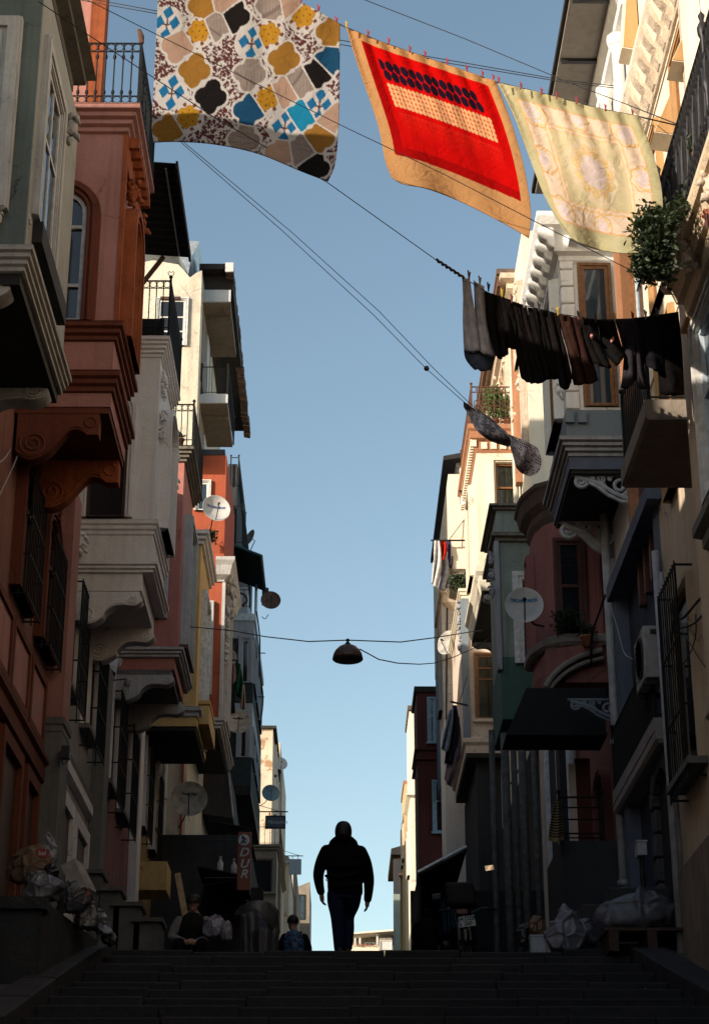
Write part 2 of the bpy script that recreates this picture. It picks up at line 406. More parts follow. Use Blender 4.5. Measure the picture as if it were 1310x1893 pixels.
def corbel(rt, Xw, Xf, Y0, th, zt, drop, mat, block=False, name='corbel', vol=True):
    """scrolled console carrying a bay: side outline from wall (Xw) to tip (Xf)"""
    L = Xf - Xw
    if block: prof = [(1, 0), (1, -.50), (.86, -.50)] + smooth_pts([(.86, -.50), (.76, -.40), (.64, -.42), (.52, -.62), (.40, -.86), (.24, -1.0), (.10, -.97), (0, -.86)])
    else: prof = [(1, 0), (1.0, -.10)] + smooth_pts([(1.0, -.10), (1.04, -.28), (.93, -.44), (.78, -.42), (.62, -.46), (.50, -.66), (.46, -.82), (.30, -1.0), (.12, -.97), (.02, -.80)]) + [(0, -.80)]
    pts = [(Xw + L * u, zt + drop * v) for u, v in [(0, 0)] + prof]
    m = M().prism(pts, Y0, Y0 + th)
    o = m.obj(name, mat, rt); bevel(o, .012, 1)
    if vol:
        m = M()
        for yy in (Y0 - .006, Y0 + th + .006):
            T = lambda a, b: (Xw + L * a, yy, zt + drop * b)
            k = abs(L) / drop
            def sp(cu, cv, rad, hand, a0):
                return [Vector((Xw + L * cu + rr * math.cos(a) * (1 if L > 0 else -1), yy, zt + drop * cv + rr * math.sin(a)))
                        for rr, a in ((rad * (1 - .86 * i / 36), R(a0) + hand * 4.4 * math.pi * i / 36) for i in range(37))]
            big = sp(.22, -.68, drop * .27, 1, 150); m.tube(big, drop * .026, 5)
            if not block: m.tube(sp(.90, -.27, drop * .15, -1, 60), drop * .022, 5)
            else:
                q = [(Xw + L * (.90 + .07 * math.cos(R(22.5 + 45 * i))), yy, zt + drop * (-.25) + .07 * abs(L) * math.sin(R(22.5 + 45 * i)) * 1.0) for i in range(9)]
                m.tube(q, drop * .016, 4, False)
            e = [T(u, v + .06) for u, v in prof if .0 < u < .8]; m.tube(e, drop * .02, 5)
        m.obj('volute', mat, o)
    return o
def ornament(rt, c, r, mat, seed=0, n=16, name='acanthus_ornament'):
    """lump of carved leaf work"""
    rn = random.Random(seed); m = M()
    for i in range(n):
        t = i / n; a = rn.uniform(0, 6.28); d = r * rn.uniform(.1, .8)
        p = Vector(c) + Vector((math.cos(a) * d * .6, math.sin(a) * d * .45, (t - .5) * 2.2 * r))
        q = p + Vector((rn.uniform(-.5, .5), rn.uniform(-.5, .5), rn.uniform(-.6, .5))) * r
        m.tube([p, p.lerp(q, .5) + Vector((0, -.2 * r, .1 * r)), q], [r * .18, r * .26, r * .08], 6)
    m.ball(c, r * .5, r * .45, r * .8, 8, 6)
    return m.obj(name, mat, rt, True)
def leaves(rt, pts, size, mat, name='foliage', n=1, seed=1, squash=1.0):
    rn = random.Random(seed); m = M()
    for p in pts:
        for _ in range(n):
            c = Vector(p) + Vector((rn.gauss(0, 1), rn.gauss(0, 1), rn.gauss(0, 1) * squash)) * size * 1.2
            d = Vector((rn.uniform(-1, 1), rn.uniform(-1, 1), rn.uniform(-1, .5))).normalized()
            w = d.cross(Vector((rn.uniform(-1, 1), rn.uniform(-1, 1), rn.uniform(-1, 1)))).normalized()
            s = size * rn.uniform(.6, 1.3); k = d.cross(w) * s * .15
            b = m._a([c - d * s, c + w * s * .5 + k, c + d * s, c - w * s * .5 + k])
            m.f += [(b, b + 1, b + 2), (b, b + 2, b + 3)]
    me_o = m.obj(name, mat, rt); return me_o
def dish(label, c, nrm, dia, base, word=None, wmat=None, mat=None, roll=0, wsize=None, wpos=.25, group='satellite dishes on the facades'):
    """satellite dish: c = centre, nrm = direction it looks in, base = point on the wall its mount is fixed to"""
    mat = mat or MATS['dish_grey']; nv = Vector(nrm).normalized(); c = Vector(c)
    rt = root('satellite_dish', label, 'satellite dish', tuple(base), group)
    Rr = dia / 2; prof = [(Rr * t, .16 * dia * t * t) for t in (.02, .2, .4, .6, .8, .95, 1.0)]
    m = M().lathe(prof + [(Rr * 1.015, .16 * dia), (Rr * 1.0, .15 * dia)] + [(r, h - .012) for r, h in reversed(prof[:-1])], c, 28, nv)
    m.obj('reflector', mat, rt, True)
    u = Vector((1, 0, 0)); u = (u - nv * u.dot(nv)).normalized(); w = nv.cross(u)
    if w.z < 0: w = -w
    tip = c + nv * dia * .52 + w * dia * .02 * 1; low = c - w * Rr * .93 + nv * .13 * dia
    M().tube([low, tip], .012 * max(1, dia / .7), 5).obj('arm', MATS['dark_metal'], rt)
    M().lathe([(.02, 0), (.035, .02), (.035, .07), (.02, .09), (.02, .14)], tip, 8, -nv).obj('receiver', MATS['dark_metal'], rt, True)
    b = Vector(base); back = c - nv * .05
    M().tube([back, back - nv * .12, b.lerp(back, .5) - Zup * .12, b], .02, 6).obj('mount', MATS['dark_metal'], rt)
    if word:
        ws = wsize or dia * .16
        o = c + w * Rr * wpos; ux = w.cross(nv)
        tm = text_mesh(word, ws, wmat or MATS['blue_ink'], 'lettering', rt, o, ux, w, bold=.004)
        for vt in tm.data.vertices:                    # wrap the print onto the bowl
            q = vt.co + ORG[rt.name] - c; a_, b_, k_ = q.dot(u), q.dot(w), q.dot(nv); vt.co += nv * (.16 * dia * (a_ * a_ + b_ * b_) / (Rr * Rr) + .006 - k_ + max(0, k_))
    return rt
def cable(label, pts, r=.012, mat=None, name='cable', group=None):
    m = M().tube(pts, r, 5); o = m.obj(name, mat or MATS['black_cable'], None, True, origin=tuple(pts[0]))
    return tag(o, label, 'cable', group)

# base materials used everywhere
plain('white_paint', (.62, .60, .58), .5); plain('old_white_paint', (.42, .42, .42), .6); plain('blue_white_frame', (.50, .58, .66), .45)
glass('dark_glass'); glass('blue_glass', (.02, .035, .05)); clear_glass('clear_glass')
plain('black_iron', (.008, .008, .009), .65, 0, .3, 9, .1, .2); plain('dark_metal', (.03, .03, .035), .5, .5); plain('black_cable', (.01, .01, .012), .6, 0, .1)
plain('dish_grey', (.52, .51, .50), .55, 0, .25, 4); plain('dish_old', (.40, .38, .35), .65, 0, .45, 6); plain('blue_ink', (.02, .05, .22), .6); plain('black_ink', (.015, .015, .02), .6)
plain('brown_wood', (.20, .085, .03), .55, 0, .4, 14); plain('dark_wood', (.06, .025, .015), .55, 0, .4, 14); plain('dark_red_wood', (.07, .02, .014), .55, 0, .4, 14)
plain('terracotta', (.34, .12, .06), .8); plain('rust', (.10, .045, .025), .85, 0, .5); plain('galvanised', (.42, .45, .48), .38, .7, .3)
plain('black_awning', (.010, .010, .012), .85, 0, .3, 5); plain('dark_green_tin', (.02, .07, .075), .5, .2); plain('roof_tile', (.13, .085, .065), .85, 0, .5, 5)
plain('dark_roof', (.022, .019, .017), .8, 0, .4, 3); plain('pale_pipe', (.34, .34, .36), .55, 0, .3, 6); plain('bracket_grey', (.40, .42, .46), .6, 0, .2)
# ================================================================== LEFT SIDE OF THE STREET
W = -4.9; ST = 5.71                                   # wall plane of the left-hand houses; street level above the steps
def zy(px, py, Y): return QY(px, py, Y)[1]
def wallbox(rt, X0, X1, Y0, Y1, Z0, Z1, mat, name='wall'): return M().box(X0, X1, Y0, Y1, Z0, Z1).obj(name, mat, rt)
grey_pl = plaster('grey_green_render', (.135, .165, .155), (.05, .06, .055), .6)
grey_lt = plaster('pale_grey_trim', (.40, .385, .36), (.15, .14, .12), .6, 2.0)
grey_wn = plaster('white_grey_moulding', (.50, .49, .48), (.2, .19, .18), .5, 3.0)
pinkA = plaster('rose_render', (.40, .19, .16), (.19, .085, .065), .6)
oraA = plaster('burnt_orange_trim', (.31, .080, .026), (.10, .024, .01), .75, 2.0, bump=.5)
oraD = plaster('red_brown_render', (.15, .042, .022), (.06, .02, .012), .65)
creamL = plaster('off_white_render', (.74, .69, .66), (.38, .33, .28), .4)
stoneG = plaster('grey_stone', (.17, .165, .155), (.07, .065, .06), .6, 2.0)
pinkB = plaster('dusty_pink_render', (.46, .185, .155), (.25, .10, .08), .45)
yelA = plaster('ochre_yellow_render', (.60, .41, .17), (.32, .19, .07), .45)
redA = plaster('brick_red_render', (.36, .085, .042), (.22, .05, .025), .5)
creamH = plaster('weathered_cream_render', (.66, .60, .50), (.36, .30, .23), .6, .7, bump=.8, peel=(.45, .41, .35))
soff = plaster('grey_brown_concrete', (.23, .20, .165), (.12, .10, .08), .6)
palew = plaster('pale_blue_white_render', (.50, .53, .57), (.3, .31, .33), .4)

def plain_corn(rt, Xf, Y0, Y1, z0, z1, o, mat, sg=1, Xw=None, name='cornice', steps=4):
    """stepped moulding round a bay"""
    Xw = W if Xw is None else Xw
    pr = [(.0, z0)]; h = z1 - z0
    for k in range(steps):
        a = (k + 1) / steps
        pr += [(o * a, z0 + h * (k + .15) / steps), (o * a, z0 + h * (k + .8) / steps), (o * a - o * .12, z0 + h * (k + .86) / steps)]
    pr += [(o, z1 - .012), (o, z1)]
    return M().rects(Xw, Xf, Y0, Y1, pr, sg).obj(name, mat, rt)

# ---------- house 1: grey-green, nearest on the left
Y0, Y1, Xf = 18.0, 21.0, -3.46
h1 = root('grey_house', 'grey green house with white window mouldings, nearest on the left edge', 'house', (-7, 14, 2))
wallbox(h1, -12, W - .02, 16.5, 21.25, -2, 16.2, grey_pl); M().box(-12, -6.6, 17.6, 21.2, 16, 21).obj('rear_wing', grey_pl, h1)  # hidden rear block added to shade the white bay opposite
zb = zy(50, 500, Y0)
M().box(W - .1, Xf, Y0, Y1, zb - .02, 15.9).obj('bay', grey_pl, h1)
plain_corn(h1, Xf, Y0, Y1, zb - .03, zy(50, 462, Y0), .12, grey_lt)
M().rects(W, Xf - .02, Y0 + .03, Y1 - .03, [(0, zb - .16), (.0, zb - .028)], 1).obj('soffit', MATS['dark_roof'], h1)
M().box(Xf, Xf + .012, Y0 + .012, Y1 - .01, zb + .2, 15.85).obj('street_face', plaster('pale_grey_render', (.33, .33, .31), (.15, .15, .14), .5), h1)
# eave and roof
ex, ez = QY(161, 140, 21.3)
M().rects(-9, -3.6, 16.8, 20.9, [(.0, ez - .55), (.06, ez - .5), (.06, ez - .36), (.2, ez - .3), (.2, ez - .2), (.32, ez - .14)], 1).obj('eave_moulding', plaster('sooty_eave_stone', (.11, .10, .085), (.04, .035, .03), .7, 2), h1)
M().box(-12.4, ex, 16.4, 21.3, ez - .13, ez).obj('roof', MATS['dark_roof'], h1)
for k in range(7): M().box(-3.6, ex - .02, 20.9 - k * .6, 21.0 - k * .6, ez - .21, ez - .132).obj('rafter', MATS['dark_wood'], h1)
# window in the face towards the camera
xr, _ = QY(40, 100, Y0); zt, zbt = zy(20, 40, Y0), zy(20, 392, Y0)
window(h1, (xr - .78, Y0, zbt), FRONT, 1.0, zt - zbt - .28, sur=(.28, .10), smat=grey_wn, fmat=grey_wn, cols=2, rows=(2, 1))
ornament(h1, (xr - .12, Y0 - .08, zbt - .1), .11, grey_wn, 3)
ornament(h1, (Xf - .02, Y0 + .12, zy(50, 400, Y0)), .1, grey_wn, 9)
# window in the street face of the bay
ya, za = QX(70, 27, Xf); yb, zb2 = QX(123, 228, Xf)
ya, yb = 18.22, 19.75
wz0 = QX(57, 395, Xf)[1]; wz1 = QX(76, 27, Xf)[1]
window(h1, (Xf, (ya + yb) / 2, wz0), TOSTREET_L, yb - ya - .5, wz1 - wz0 - .3, sur=(.24, .06), smat=grey_wn, fmat=MATS['white_paint'], pmat=MATS['blue_glass'], cols=2, rows=(1.4, 1))
M().box(Xf - .01, Xf + .13, 18.35, 20.3, wz0 - .30, wz0 - .03).obj('awning_board', MATS['dark_roof'], h1)
ornament(h1, (Xf + .1, yb + .15, wz1 - .2), .17, grey_lt, 4, 22)
corbel(h1, W, Xf - .18, 18.06, .28, zb - .02, .62, grey_wn)
corbel(h1, W, Xf - .12, 20.55, .30, zb - .02, .66, grey_wn)

# ---------- house 2: rose house with burnt orange trim
Y0, Y1, Xf = 25.7, 27.75, -3.46
h2 = root('rose_house', 'rose pink house with burnt orange mouldings and a railed balcony on its bay', 'house', (-7, 25, ST))
shade_toned = lambda n, c: plaster('sooty_' + n, c, mul(c, .35), .7)  # lower walls: grime mottling over a base colour darkened to deepen the shade
wallbox(h2, -12, W, 21.3, 30.9, -1, 19.4, shade_toned('rose', (.24, .105, .08)))
def z2(py): return zy(215, py, Y0)
cb = z2(248)
M().box(W - .1, Xf, Y0, Y1, z2(752), z2(240)).obj('bay', pinkA, h2)
plain_corn(h2, Xf, Y0, Y1, cb, z2(206), .24, pinkA, name='balcony_cornice', steps=4)
M().rects(Xf - .05, Xf + .045, Y0 + .05, Y1 - .05, [(0, cb - .5), (.02, cb - .1), (.02, cb - .01)], 1).obj('frieze', oraA, h2)
for k in range(7): M().box(Xf, Xf + .22, Y0 + .1 + k * .29, Y0 + .2 + k * .29, cb - .19, cb - .004).obj('dentil', oraA, h2)
zr0, zr1 = z2(208), z2(90)
rx = Xf + .2
railing(h2, [(W + .1, Y0 - .14), (rx, Y0 - .14), (rx, Y1 + .14), (W + .1, Y1 + .14)], zr0 + .02, zr1, .145, style='ornate', r=.013)
M().tube([(rx, Y0 - .14, zr1), (rx - .01, Y0 - .14, zr1 + .14), (rx - .05, Y0 - .16, zr1 + .26)], [.04, .05, .03], 6).obj('post_ornament', MATS['rust'], h2)
# upper storey set back behind the balcony, orange pilaster sliver
M().box(W - .02, -4.25, 26.6, 28.2, cb, 25.0).obj('upper_wall', pinkA, h2)
M().box(-4.27, -4.02, 26.55, 26.9, cb, 25.0).obj('pilaster', oraA, h2)
M().tube([(-4.05, 28.25, cb), (-4.05, 28.25, cb + 1.9)], .09, 8).obj('cream_post', creamL, h2)
M().rects(-9, -4.2, 26.7, 28.2, [(0, 24.4), (.1, 24.6), (.1, 24.8), (.16, 25.0), (.16, 25.1)], 1).obj('roof', oraA, h2)
M().box(-11, W + .01, 26.62, 30.8, 19, 24.9).obj('attic', pinkA, h2)
# arched window facing the camera
xr, _ = QY(187, 450, Y0); wz0, wz1 = z2(600), z2(338)
window(h2, (xr - .66, Y0, wz0), FRONT, .86, wz1 - wz0 - .2, .40, (.21, .11), oraD, MATS['old_white_paint'], cols=1, rows=(1.0, 1.6, 1.0), fr=.07, key=.3)
# street window of the bay
window(h2, (Xf, (Y0 + Y1) / 2, wz0), TOSTREET_L, .9, wz1 - wz0 - .2, .42, (.24, .15), oraA, MATS['white_paint'], cols=2, rows=(2, 1))
M().box(Xf - .02, Xf + .05, Y0 - .012, Y0 + .14, z2(600), cb).obj('corner_pilaster', oraA, h2)
ornament(h2, (Xf + .1, Y0 + .55, cb - .75), .2, oraA, 11, 24)
ornament(h2, (Xf + .1, Y1 - .3, cb - .7), .2, oraA, 12, 24)
plain_corn(h2, Xf, Y0, Y1, z2(632), z2(600), .14, oraD, steps=3)
plain_corn(h2, Xf, Y0, Y1, z2(727), z2(690), .13, oraD, steps=3)
zs = z2(752)
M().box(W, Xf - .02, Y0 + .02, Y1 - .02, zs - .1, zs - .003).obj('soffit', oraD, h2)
corbel(h2, W + .05, Xf - .16, Y0 + .03, .26, zs - .05, .80, oraD, True)
corbel(h2, W + .05, Xf - .05, Y1 - .3, .26, zs - .05, .86, oraA, True)
# wall below the bay: barred windows with arched heads, panels, doorways
for i, yc in enumerate((27.05, 29.45)):
    window(h2, (W, yc, 11.35), TOSTREET_L, 1.15, 2.25, .35, (.2, .12), oraD, MATS['dark_wood'], cols=2, rows=(2, 1))
    grille(h2, (W, yc, 11.25), TOSTREET_L, 1.3, 1.9, .26, 9)
    ornament(h2, (W + .15, yc + .0, 13.85), .16, oraD, 20 + i, 16)
for ya, yb in ((25.0, 26.4), (26.7, 28.1), (28.5, 29.8)):
    M().box(W, W + .06, ya, yb, 9.95, 10.85).obj('panel', pinkA, h2)
    M().ring([(ya - .12, 9.83), (yb + .12, 9.83), (yb + .12, 10.97), (ya - .12, 10.97)], [(ya, 9.95), (yb, 9.95), (yb, 10.85), (ya, 10.85)], W, W + .10, 'x').obj('panel_frame', oraD, h2)
M().rects(-6, W, 21.4, 30.2, [(0, 9.3), (.1, 9.35), (.1, 9.6), (.16, 9.65), (.16, 9.72)], 1, False).obj('string_course', oraD, h2)
for ya, yb in ((24.3, 25.6), (26.4, 27.9), (28.6, 29.6)):
    M().box(W - .01, W + .03, ya, yb, 5.2, 9.0).obj('doorway', MATS['dark_wood'], h2)
    M().ring([(ya - .16, 5.0), (yb + .16, 5.0), (yb + .16, 9.2), (ya - .16, 9.2)], [(ya, 5.0), (yb, 5.0), (yb, 9.0), (ya, 9.0)], W, W + .12, 'x').obj('door_surround', oraD, h2)
M().box(W - .02, W + .32, 30.2, 31.0, 10.2, 14.6).obj('pilaster', pinkA, h2)
M().box(W - .02, W + .34, 30.18, 31.02, 3.5, 10.2).obj('plinth', stoneG, h2)
plain_corn(h2, W + .32, 30.2, 31.0, 10.2, 10.45, .05, stoneG, Xw=W - .05, steps=2, name='plinth_cap')

# ---------- house 3: off-white house with scrolled corbels
Y0, Y1, Xf = 32.5, 34.9, -3.46
h3 = root('off_white_house', 'off-white house with a railed bay on scrolled corbels, behind the rose house', 'house', (-7, 33, ST))
wallbox(h3, -12, W, 31.03, 37.2, 3, 18.6, shade_toned('cream', (.32, .29, .26)))
def z3(py): return zy(300, py, Y0)
M().box(W - .1, Xf, Y0, Y1, z3(1030), z3(655)).obj('bay', creamL, h3)
plain_corn(h3, Xf, Y0, Y1, z3(662), z3(628), .17, creamL, steps=5)
plain_corn(h3, Xf, Y0, Y1, z3(990), z3(963), .09, creamL, steps=3)
M().rects(W, Xf, Y0, Y1, [(.02, z3(1041)), (.02, z3(1026))], 1).obj('ledge', creamL, h3)
plain_corn(h3, Xf, Y0, Y1, z3(1060), z3(1041), .11, creamL, steps=3)
rx = Xf + .14
railing(h3, [(W + .1, Y0 - .1), (rx, Y0 - .1), (rx, Y1 + .1), (W + .1, Y1 + .1)], z3(627), z3(524), .13, style='rings')
M().box(W + .2, rx - .1, Y0 - .02, Y0 + .03, z3(620), z3(590)).obj('balcony_screen', MATS['black_awning'], h3)
m = M()
for s in (-1, 1): m.tube([(rx, Y0 - .1, z3(524)), (rx, Y0 - .1, z3(516)), (rx + s * .05, Y0 - .1, z3(512)), (rx + s * .06, Y0 - .1, z3(508)), (rx + s * .03, Y0 - .1, z3(506)), (rx + s * .01, Y0 - .1, z3(509))], .008, 4)
m.obj('heart_finial', MATS['black_iron'], h3)
M().box(W - .1, W + .25, 32.9, 37.1, z3(655), z3(470)).obj('upper_wall', creamL, h3)
M().box(W + .2, W + .3, 33.4, 34.6, z3(655), z3(500)).obj('balcony_door', pinkB, h3)
xr, _ = QY(252, 850, Y0); wz0, wz1 = z3(960), z3(722)
window(h3, (xr - .52, Y0, wz0), FRONT, .72, wz1 - wz0 - .16, .3, (.15, .09), creamL, MATS['dark_wood'], cols=1, rows=(2, 1))
m = M()
for k in range(40): m.ball((xr - .035, Y0 - .10, wz0 + .03 + k * (wz1 - wz0 - .5) / 40), .022, n=6, m=4)
m.obj('bead_moulding', creamL, h3)
window(h3, (Xf, (Y0 + Y1) / 2, wz0), TOSTREET_L, 1.2, wz1 - wz0 - .16, .3, (.2, .16), creamL, MATS['white_paint'], cols=2, rows=(2, 1))
for k, py in enumerate((690, 715, 760, 790)): ornament(h3, (Xf + .07, Y0 + .25, z3(py)), .12, creamL, 30 + k)
for k, py in enumerate((770, 820)): ornament(h3, (Xf + .16, Y1 - .3, z3(py) + .1), .13, creamL, 40 + k)
zs = z3(1092)
M().box(W, -3.62, Y0 + .02, Y1 - .02, zs, z3(1059)).obj('lower_panel', creamL, h3)
corbel(h3, W, -3.66, Y0 + .03, .3, zs - .003, .62, creamL)
corbel(h3, W, -3.62, Y1 - .35, .3, zs - .003, .66, creamL)
for i, yc in enumerate((32.3, 35.2)):
    window(h3, (W, yc, 11.6), TOSTREET_L, 1.0, 2.6, .45, (.2, .12), creamL, MATS['dark_wood'], cols=2, rows=(2, 1), sill=(.05, .2, stoneG))
    grille(h3, (W, yc, 11.2), TOSTREET_L, 1.25, 2.2, .32, 8)
    ornament(h3, (W + .16, yc, 14.4), .17, creamL, 50 + i, 20)
for ya, yb in ((32.2, 33.7), (34.4, 35.9)):
    M().box(W - .01, W + .03, ya, yb, 5.5, 9.6).obj('doorway', MATS['dark_wood'], h3)
    M().ring([(ya - .25, 5.3), (yb + .25, 5.3), (yb + .25, 9.85), (ya - .25, 9.85)], [(ya, 5.3), (yb, 5.3), (yb, 9.6), (ya, 9.6)], W, W + .1, 'x').obj('door_surround', creamL, h3)
M().rects(-6, W, 31.1, 36.4, [(0, 10.2), (.1, 10.25), (.1, 10.45), (.15, 10.5)], 1, False).obj('string_course', creamL, h3)
M().box(W - .02, W + .26, 36.5, 37.2, 3, 13.4).obj('pilaster', stoneG, h3)

# ---------- house 4: dusty pink house
Y0, Y1, Xf = 38.8, 41.4, -3.50
h4 = root('dusty_pink_house', 'dusty pink house with a crumbling railed balcony on its bay', 'house', (-7, 40, ST))
wallbox(h4, -12, W, 37.22, 44.4, 3, 18.6, shade_toned('pink', (.24, .10, .085)))
def z4(py): return zy(337, py, Y0)
M().box(W - .1, Xf, Y0, Y1, z4(1215), z4(845)).obj('bay', pinkB, h4)
moss = plaster('mossy_broken_stone', (.24, .21, .17), (.05, .045, .035), .8, 2.5, bump=.9)
plain_corn(h4, Xf, Y0, Y1, z4(855), z4(832), .22, moss, steps=4)
plain_corn(h4, Xf, Y0, Y1, z4(1216), z4(1199), .14, grey_wn, steps=3)
M().rects(W, Xf, Y0, Y1, [(-.05, z4(1237)), (-.05, z4(1214))], 1).obj('frieze', pinkB, h4)
rx = Xf + .18
railing(h4, [(W + .1, Y0 - .12), (rx, Y0 - .12), (rx, Y1 + .12), (W + .1, Y1 + .12)], z4(832), z4(752), .14, style='rings')
M().box(W - .1, W + .1, 39.2, 44.3, z4(845), z4(700)).obj('upper_wall', yelA, h4)
for k in range(3):
    c = (W + .3 + k * .3, Y0 + .05, z4(828)); p = M().lathe([(.07, 0), (.1, .2), (.11, .22), (.09, .22)], c, 10)
xr, _ = QY(320, 1000, Y0)
window(h4, (xr - .55, Y0, z4(1145)), FRONT, .62, z4(930) - z4(1145), 0, (.18, .09), grey_wn, MATS['white_paint'], cols=1, rows=(2, 1))
M().box(xr - 1.1, xr + .03, Y0 - .12, Y0, z4(932), z4(924)).obj('window_hood', grey_wn, h4)
window(h4, (Xf, (Y0 + Y1) / 2, z4(1180)), TOSTREET_L, 1.2, z4(950) - z4(1180), 0, (.2, .14), grey_wn, MATS['white_paint'], cols=2, rows=(2, 1), sill=(.1, .2, MATS['dark_wood']))
zs = z4(1238)
M().box(W, -3.62, Y0 + .02, Y1 - .02, zs - .1, zs - .003).obj('soffit', stoneG, h4)
corbel(h4, W, -3.60, Y0 + .03, .3, zs - .05, .62, grey_wn)
corbel(h4, W, -3.55, Y1 - .4, .3, zs - .05, .66, grey_wn)
for i, yc in enumerate((38.9, 41.5)):
    window(h4, (W, yc, 11.5), TOSTREET_L, 1.0, 2.6, .45, (.2, .12), creamL, MATS['dark_wood'], cols=2, rows=(2, 1), sill=(.05, .2, stoneG))
    grille(h4, (W, yc, 11.1), TOSTREET_L, 1.25, 2.3, .32, 7)
    ornament(h4, (W + .16, yc, 14.3), .2, creamL, 60 + i, 22)
for ya, yb in ((38.6, 39.8), (41.0, 42.2)):
    M().box(W - .01, W + .03, ya, yb, 5.5, 9.4).obj('doorway', MATS['dark_wood'], h4)
M().box(W - .02, W + .2, 43.7, 44.42, 3, 16).obj('pilaster', creamL, h4)

# ---------- house 5: ochre house
Y0, Y1, Xf = 45.0, 48.2, -3.55
h5 = root('ochre_house', 'narrow ochre yellow house with a plain bay, between pink and red houses', 'house', (-7, 46, ST))
wallbox(h5, -12, W, 44.45, 50.6, 3, 19.4, shade_toned('ochre', (.30, .20, .085)))
def z5(py): return zy(365, py, Y0)
M().box(W - .1, Xf, Y0, Y1, z5(1330), z5(1000)).obj('bay', yelA, h5)
plain_corn(h5, Xf, Y0, Y1, z5(1008), z5(984), .2, creamL, steps=3)
plain_corn(h5, Xf, Y0, Y1, z5(1326), z5(1308), .14, grey_wn, steps=2)
M().box(W - .05, Xf + .04, Y0 - .03, Y1 + .03, z5(1343), z5(1329)).obj('lower_band', yelA, h5)
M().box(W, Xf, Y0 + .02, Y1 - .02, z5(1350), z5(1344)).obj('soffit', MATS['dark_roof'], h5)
window(h5, (Xf, (Y0 + Y1) / 2, z5(1280)), TOSTREET_L, 1.4, z5(1080) - z5(1280), 0, (.14, .1), MATS['white_paint'], MATS['white_paint'], cols=2, rows=(2, 1), sill=(.1, .3, yelA))
M().box(Xf, Xf + .30, Y0 + .4, Y1 - .4, z5(1330), z5(1296)).obj('flower_box', yelA, h5)
for i, yc in enumerate((46.0, 48.6)):
    window(h5, (W, yc, 12.2), TOSTREET_L, .9, 2.6, 0, (.16, .12), creamL, MATS['dark_wood'], cols=2, rows=(2, 1))
    grille(h5, (W, yc, 12.0), TOSTREET_L, 1.1, 2.2, .25, 6)
    ornament(h5, (W + .2, yc - .9, 15.2 - i), .2, creamL, 70 + i, 26)
m = M().tube([(W + .14, 50.4, 5.0), (W + .14, 50.4, 18.5)], .075, 8)
for k in range(7): m.lathe([(.08, -.04), (.1, -.03), (.1, .03), (.08, .04)], (W + .14, 50.4, 6.5 + k * 1.9), 8)
m.obj('downpipe', MATS['pale_pipe'], h5, True)
bx, bz = QY(270, 1595, 44.9)
M().box(W, W + .75, 45.4, 46.6, QY(270, 1645, 45.4)[1], QY(270, 1592, 45.4)[1]).obj('meter_box', yelA, h5)

# ---------- house 6: brick red bay below, tall weathered cream gable and open loggias above
Y0, Y1, Xf = 51.3, 56.0, -3.55; Yg = 50.62
h6 = root('red_house', 'brick red house whose tall weathered cream gable and loggias rise above its neighbours', 'house', (-7, 53, ST))
def z6(py): return zy(405, py, Y0)
zt6 = z6(838)
xg = QY(370, 600, Yg)[0]
gable_top = [(-9.5, 30.1), (QY(284, 480, Yg)[0], 30.95), (QY(330, 487, Yg)[0], 30.8), (QY(352, 500, Yg)[0], 30.35), (QY(362, 492, Yg)[0], 30.5), (xg, 30.6)]
M().prism([(xg, zt6 - .4), (-9.5, zt6 - .4)] + gable_top, Yg, Y0 + .45).obj('gable_wall', creamH, h6)
wallbox(h6, -12, xg - .02, Y0 + .42, 61, 3, 30.4, creamH)
wallbox(h6, xg - .1, W + .5, Y0 + .3, 60.8, 3, zt6 - .1, redA, 'lower_wall')
# white tarpaulin / sheet metal flashing at the gable's head
M().prism([(QY(284, 482, Y0)[0] - .3, 31.35), (QY(330, 484, Y0)[0], 31.25), (QY(345, 500, Y0)[0], 30.75), (QY(352, 505, Y0)[0], 30.45), (QY(358, 490, Y0)[0], 31.1), (QY(372, 474, Y0)[0], 31.6), (QY(300, 476, Y0)[0], 31.65)], Yg - .04, Y0 + 1.2).obj('roof_flashing', MATS['galvanised'], h6)
cw = window(h6, (QY(318, 585, Yg)[0], Yg, zy(318, 640, Yg)), FRONT, .8, zy(318, 556, Yg) - zy(318, 640, Yg), 0, (.1, .06), MATS['white_paint'], MATS['white_paint'], cols=2, rows=(1, 1, 1.2))
M().box(QY(297, 556, Yg)[0], QY(334, 556, Yg)[0], Yg - .1, Yg + .05, zy(318, 556, Yg), zy(318, 551, Yg)).obj('lintel', MATS['dark_wood'], h6)
# loggias: slabs, parapets, thin rails
xv = QY(426, 495, Y0)[0]; xl = xg - .05; xo = QY(424, 600, Y0)[0]
for k, (pt, pb, deep) in enumerate(((537, 558, 3.7), (729, 745, 3.2))):
    M().box(xl, xo, Y0 + .04, Y0 + deep, zy(398, pb, Y0), zy(398, pb, Y0) + .2).obj('loggia_slab', soff, h6)
    M().box(xl + .02, xo + .02, Y0 - .04, Y0 + .04, zy(398, pb, Y0) - .01, zy(398, pt, Y0)).obj('slab_edge', palew, h6)
    M().box(xl, xo - .02, Y0 + .9, Y0 + 1.05, zy(398, pb, Y0) - .12, zy(398, pb, Y0) - .003).obj('slab_beam', soff, h6)
    M().box(xg - .04, xg + .03, Y0 + .1, Y0 + 3.4, zy(398, pb, Y0) - 2.6, zy(398, pb, Y0) - .13).obj('back_wall', soff, h6)
    M().box(xg + .031, xg + .09, Y0 + 1.4, Y0 + 2.3, zy(398, pb, Y0) - 2.6, zy(398, pb, Y0) - .4).obj('balcony_door', palew, h6)
railing(h6, [(xl + .1, Y0 - .02), (xo, Y0 - .02), (xo, Y0 + 3.6)], zy(398, 729, Y0), zy(398, 679, Y0), .16, r=.009)
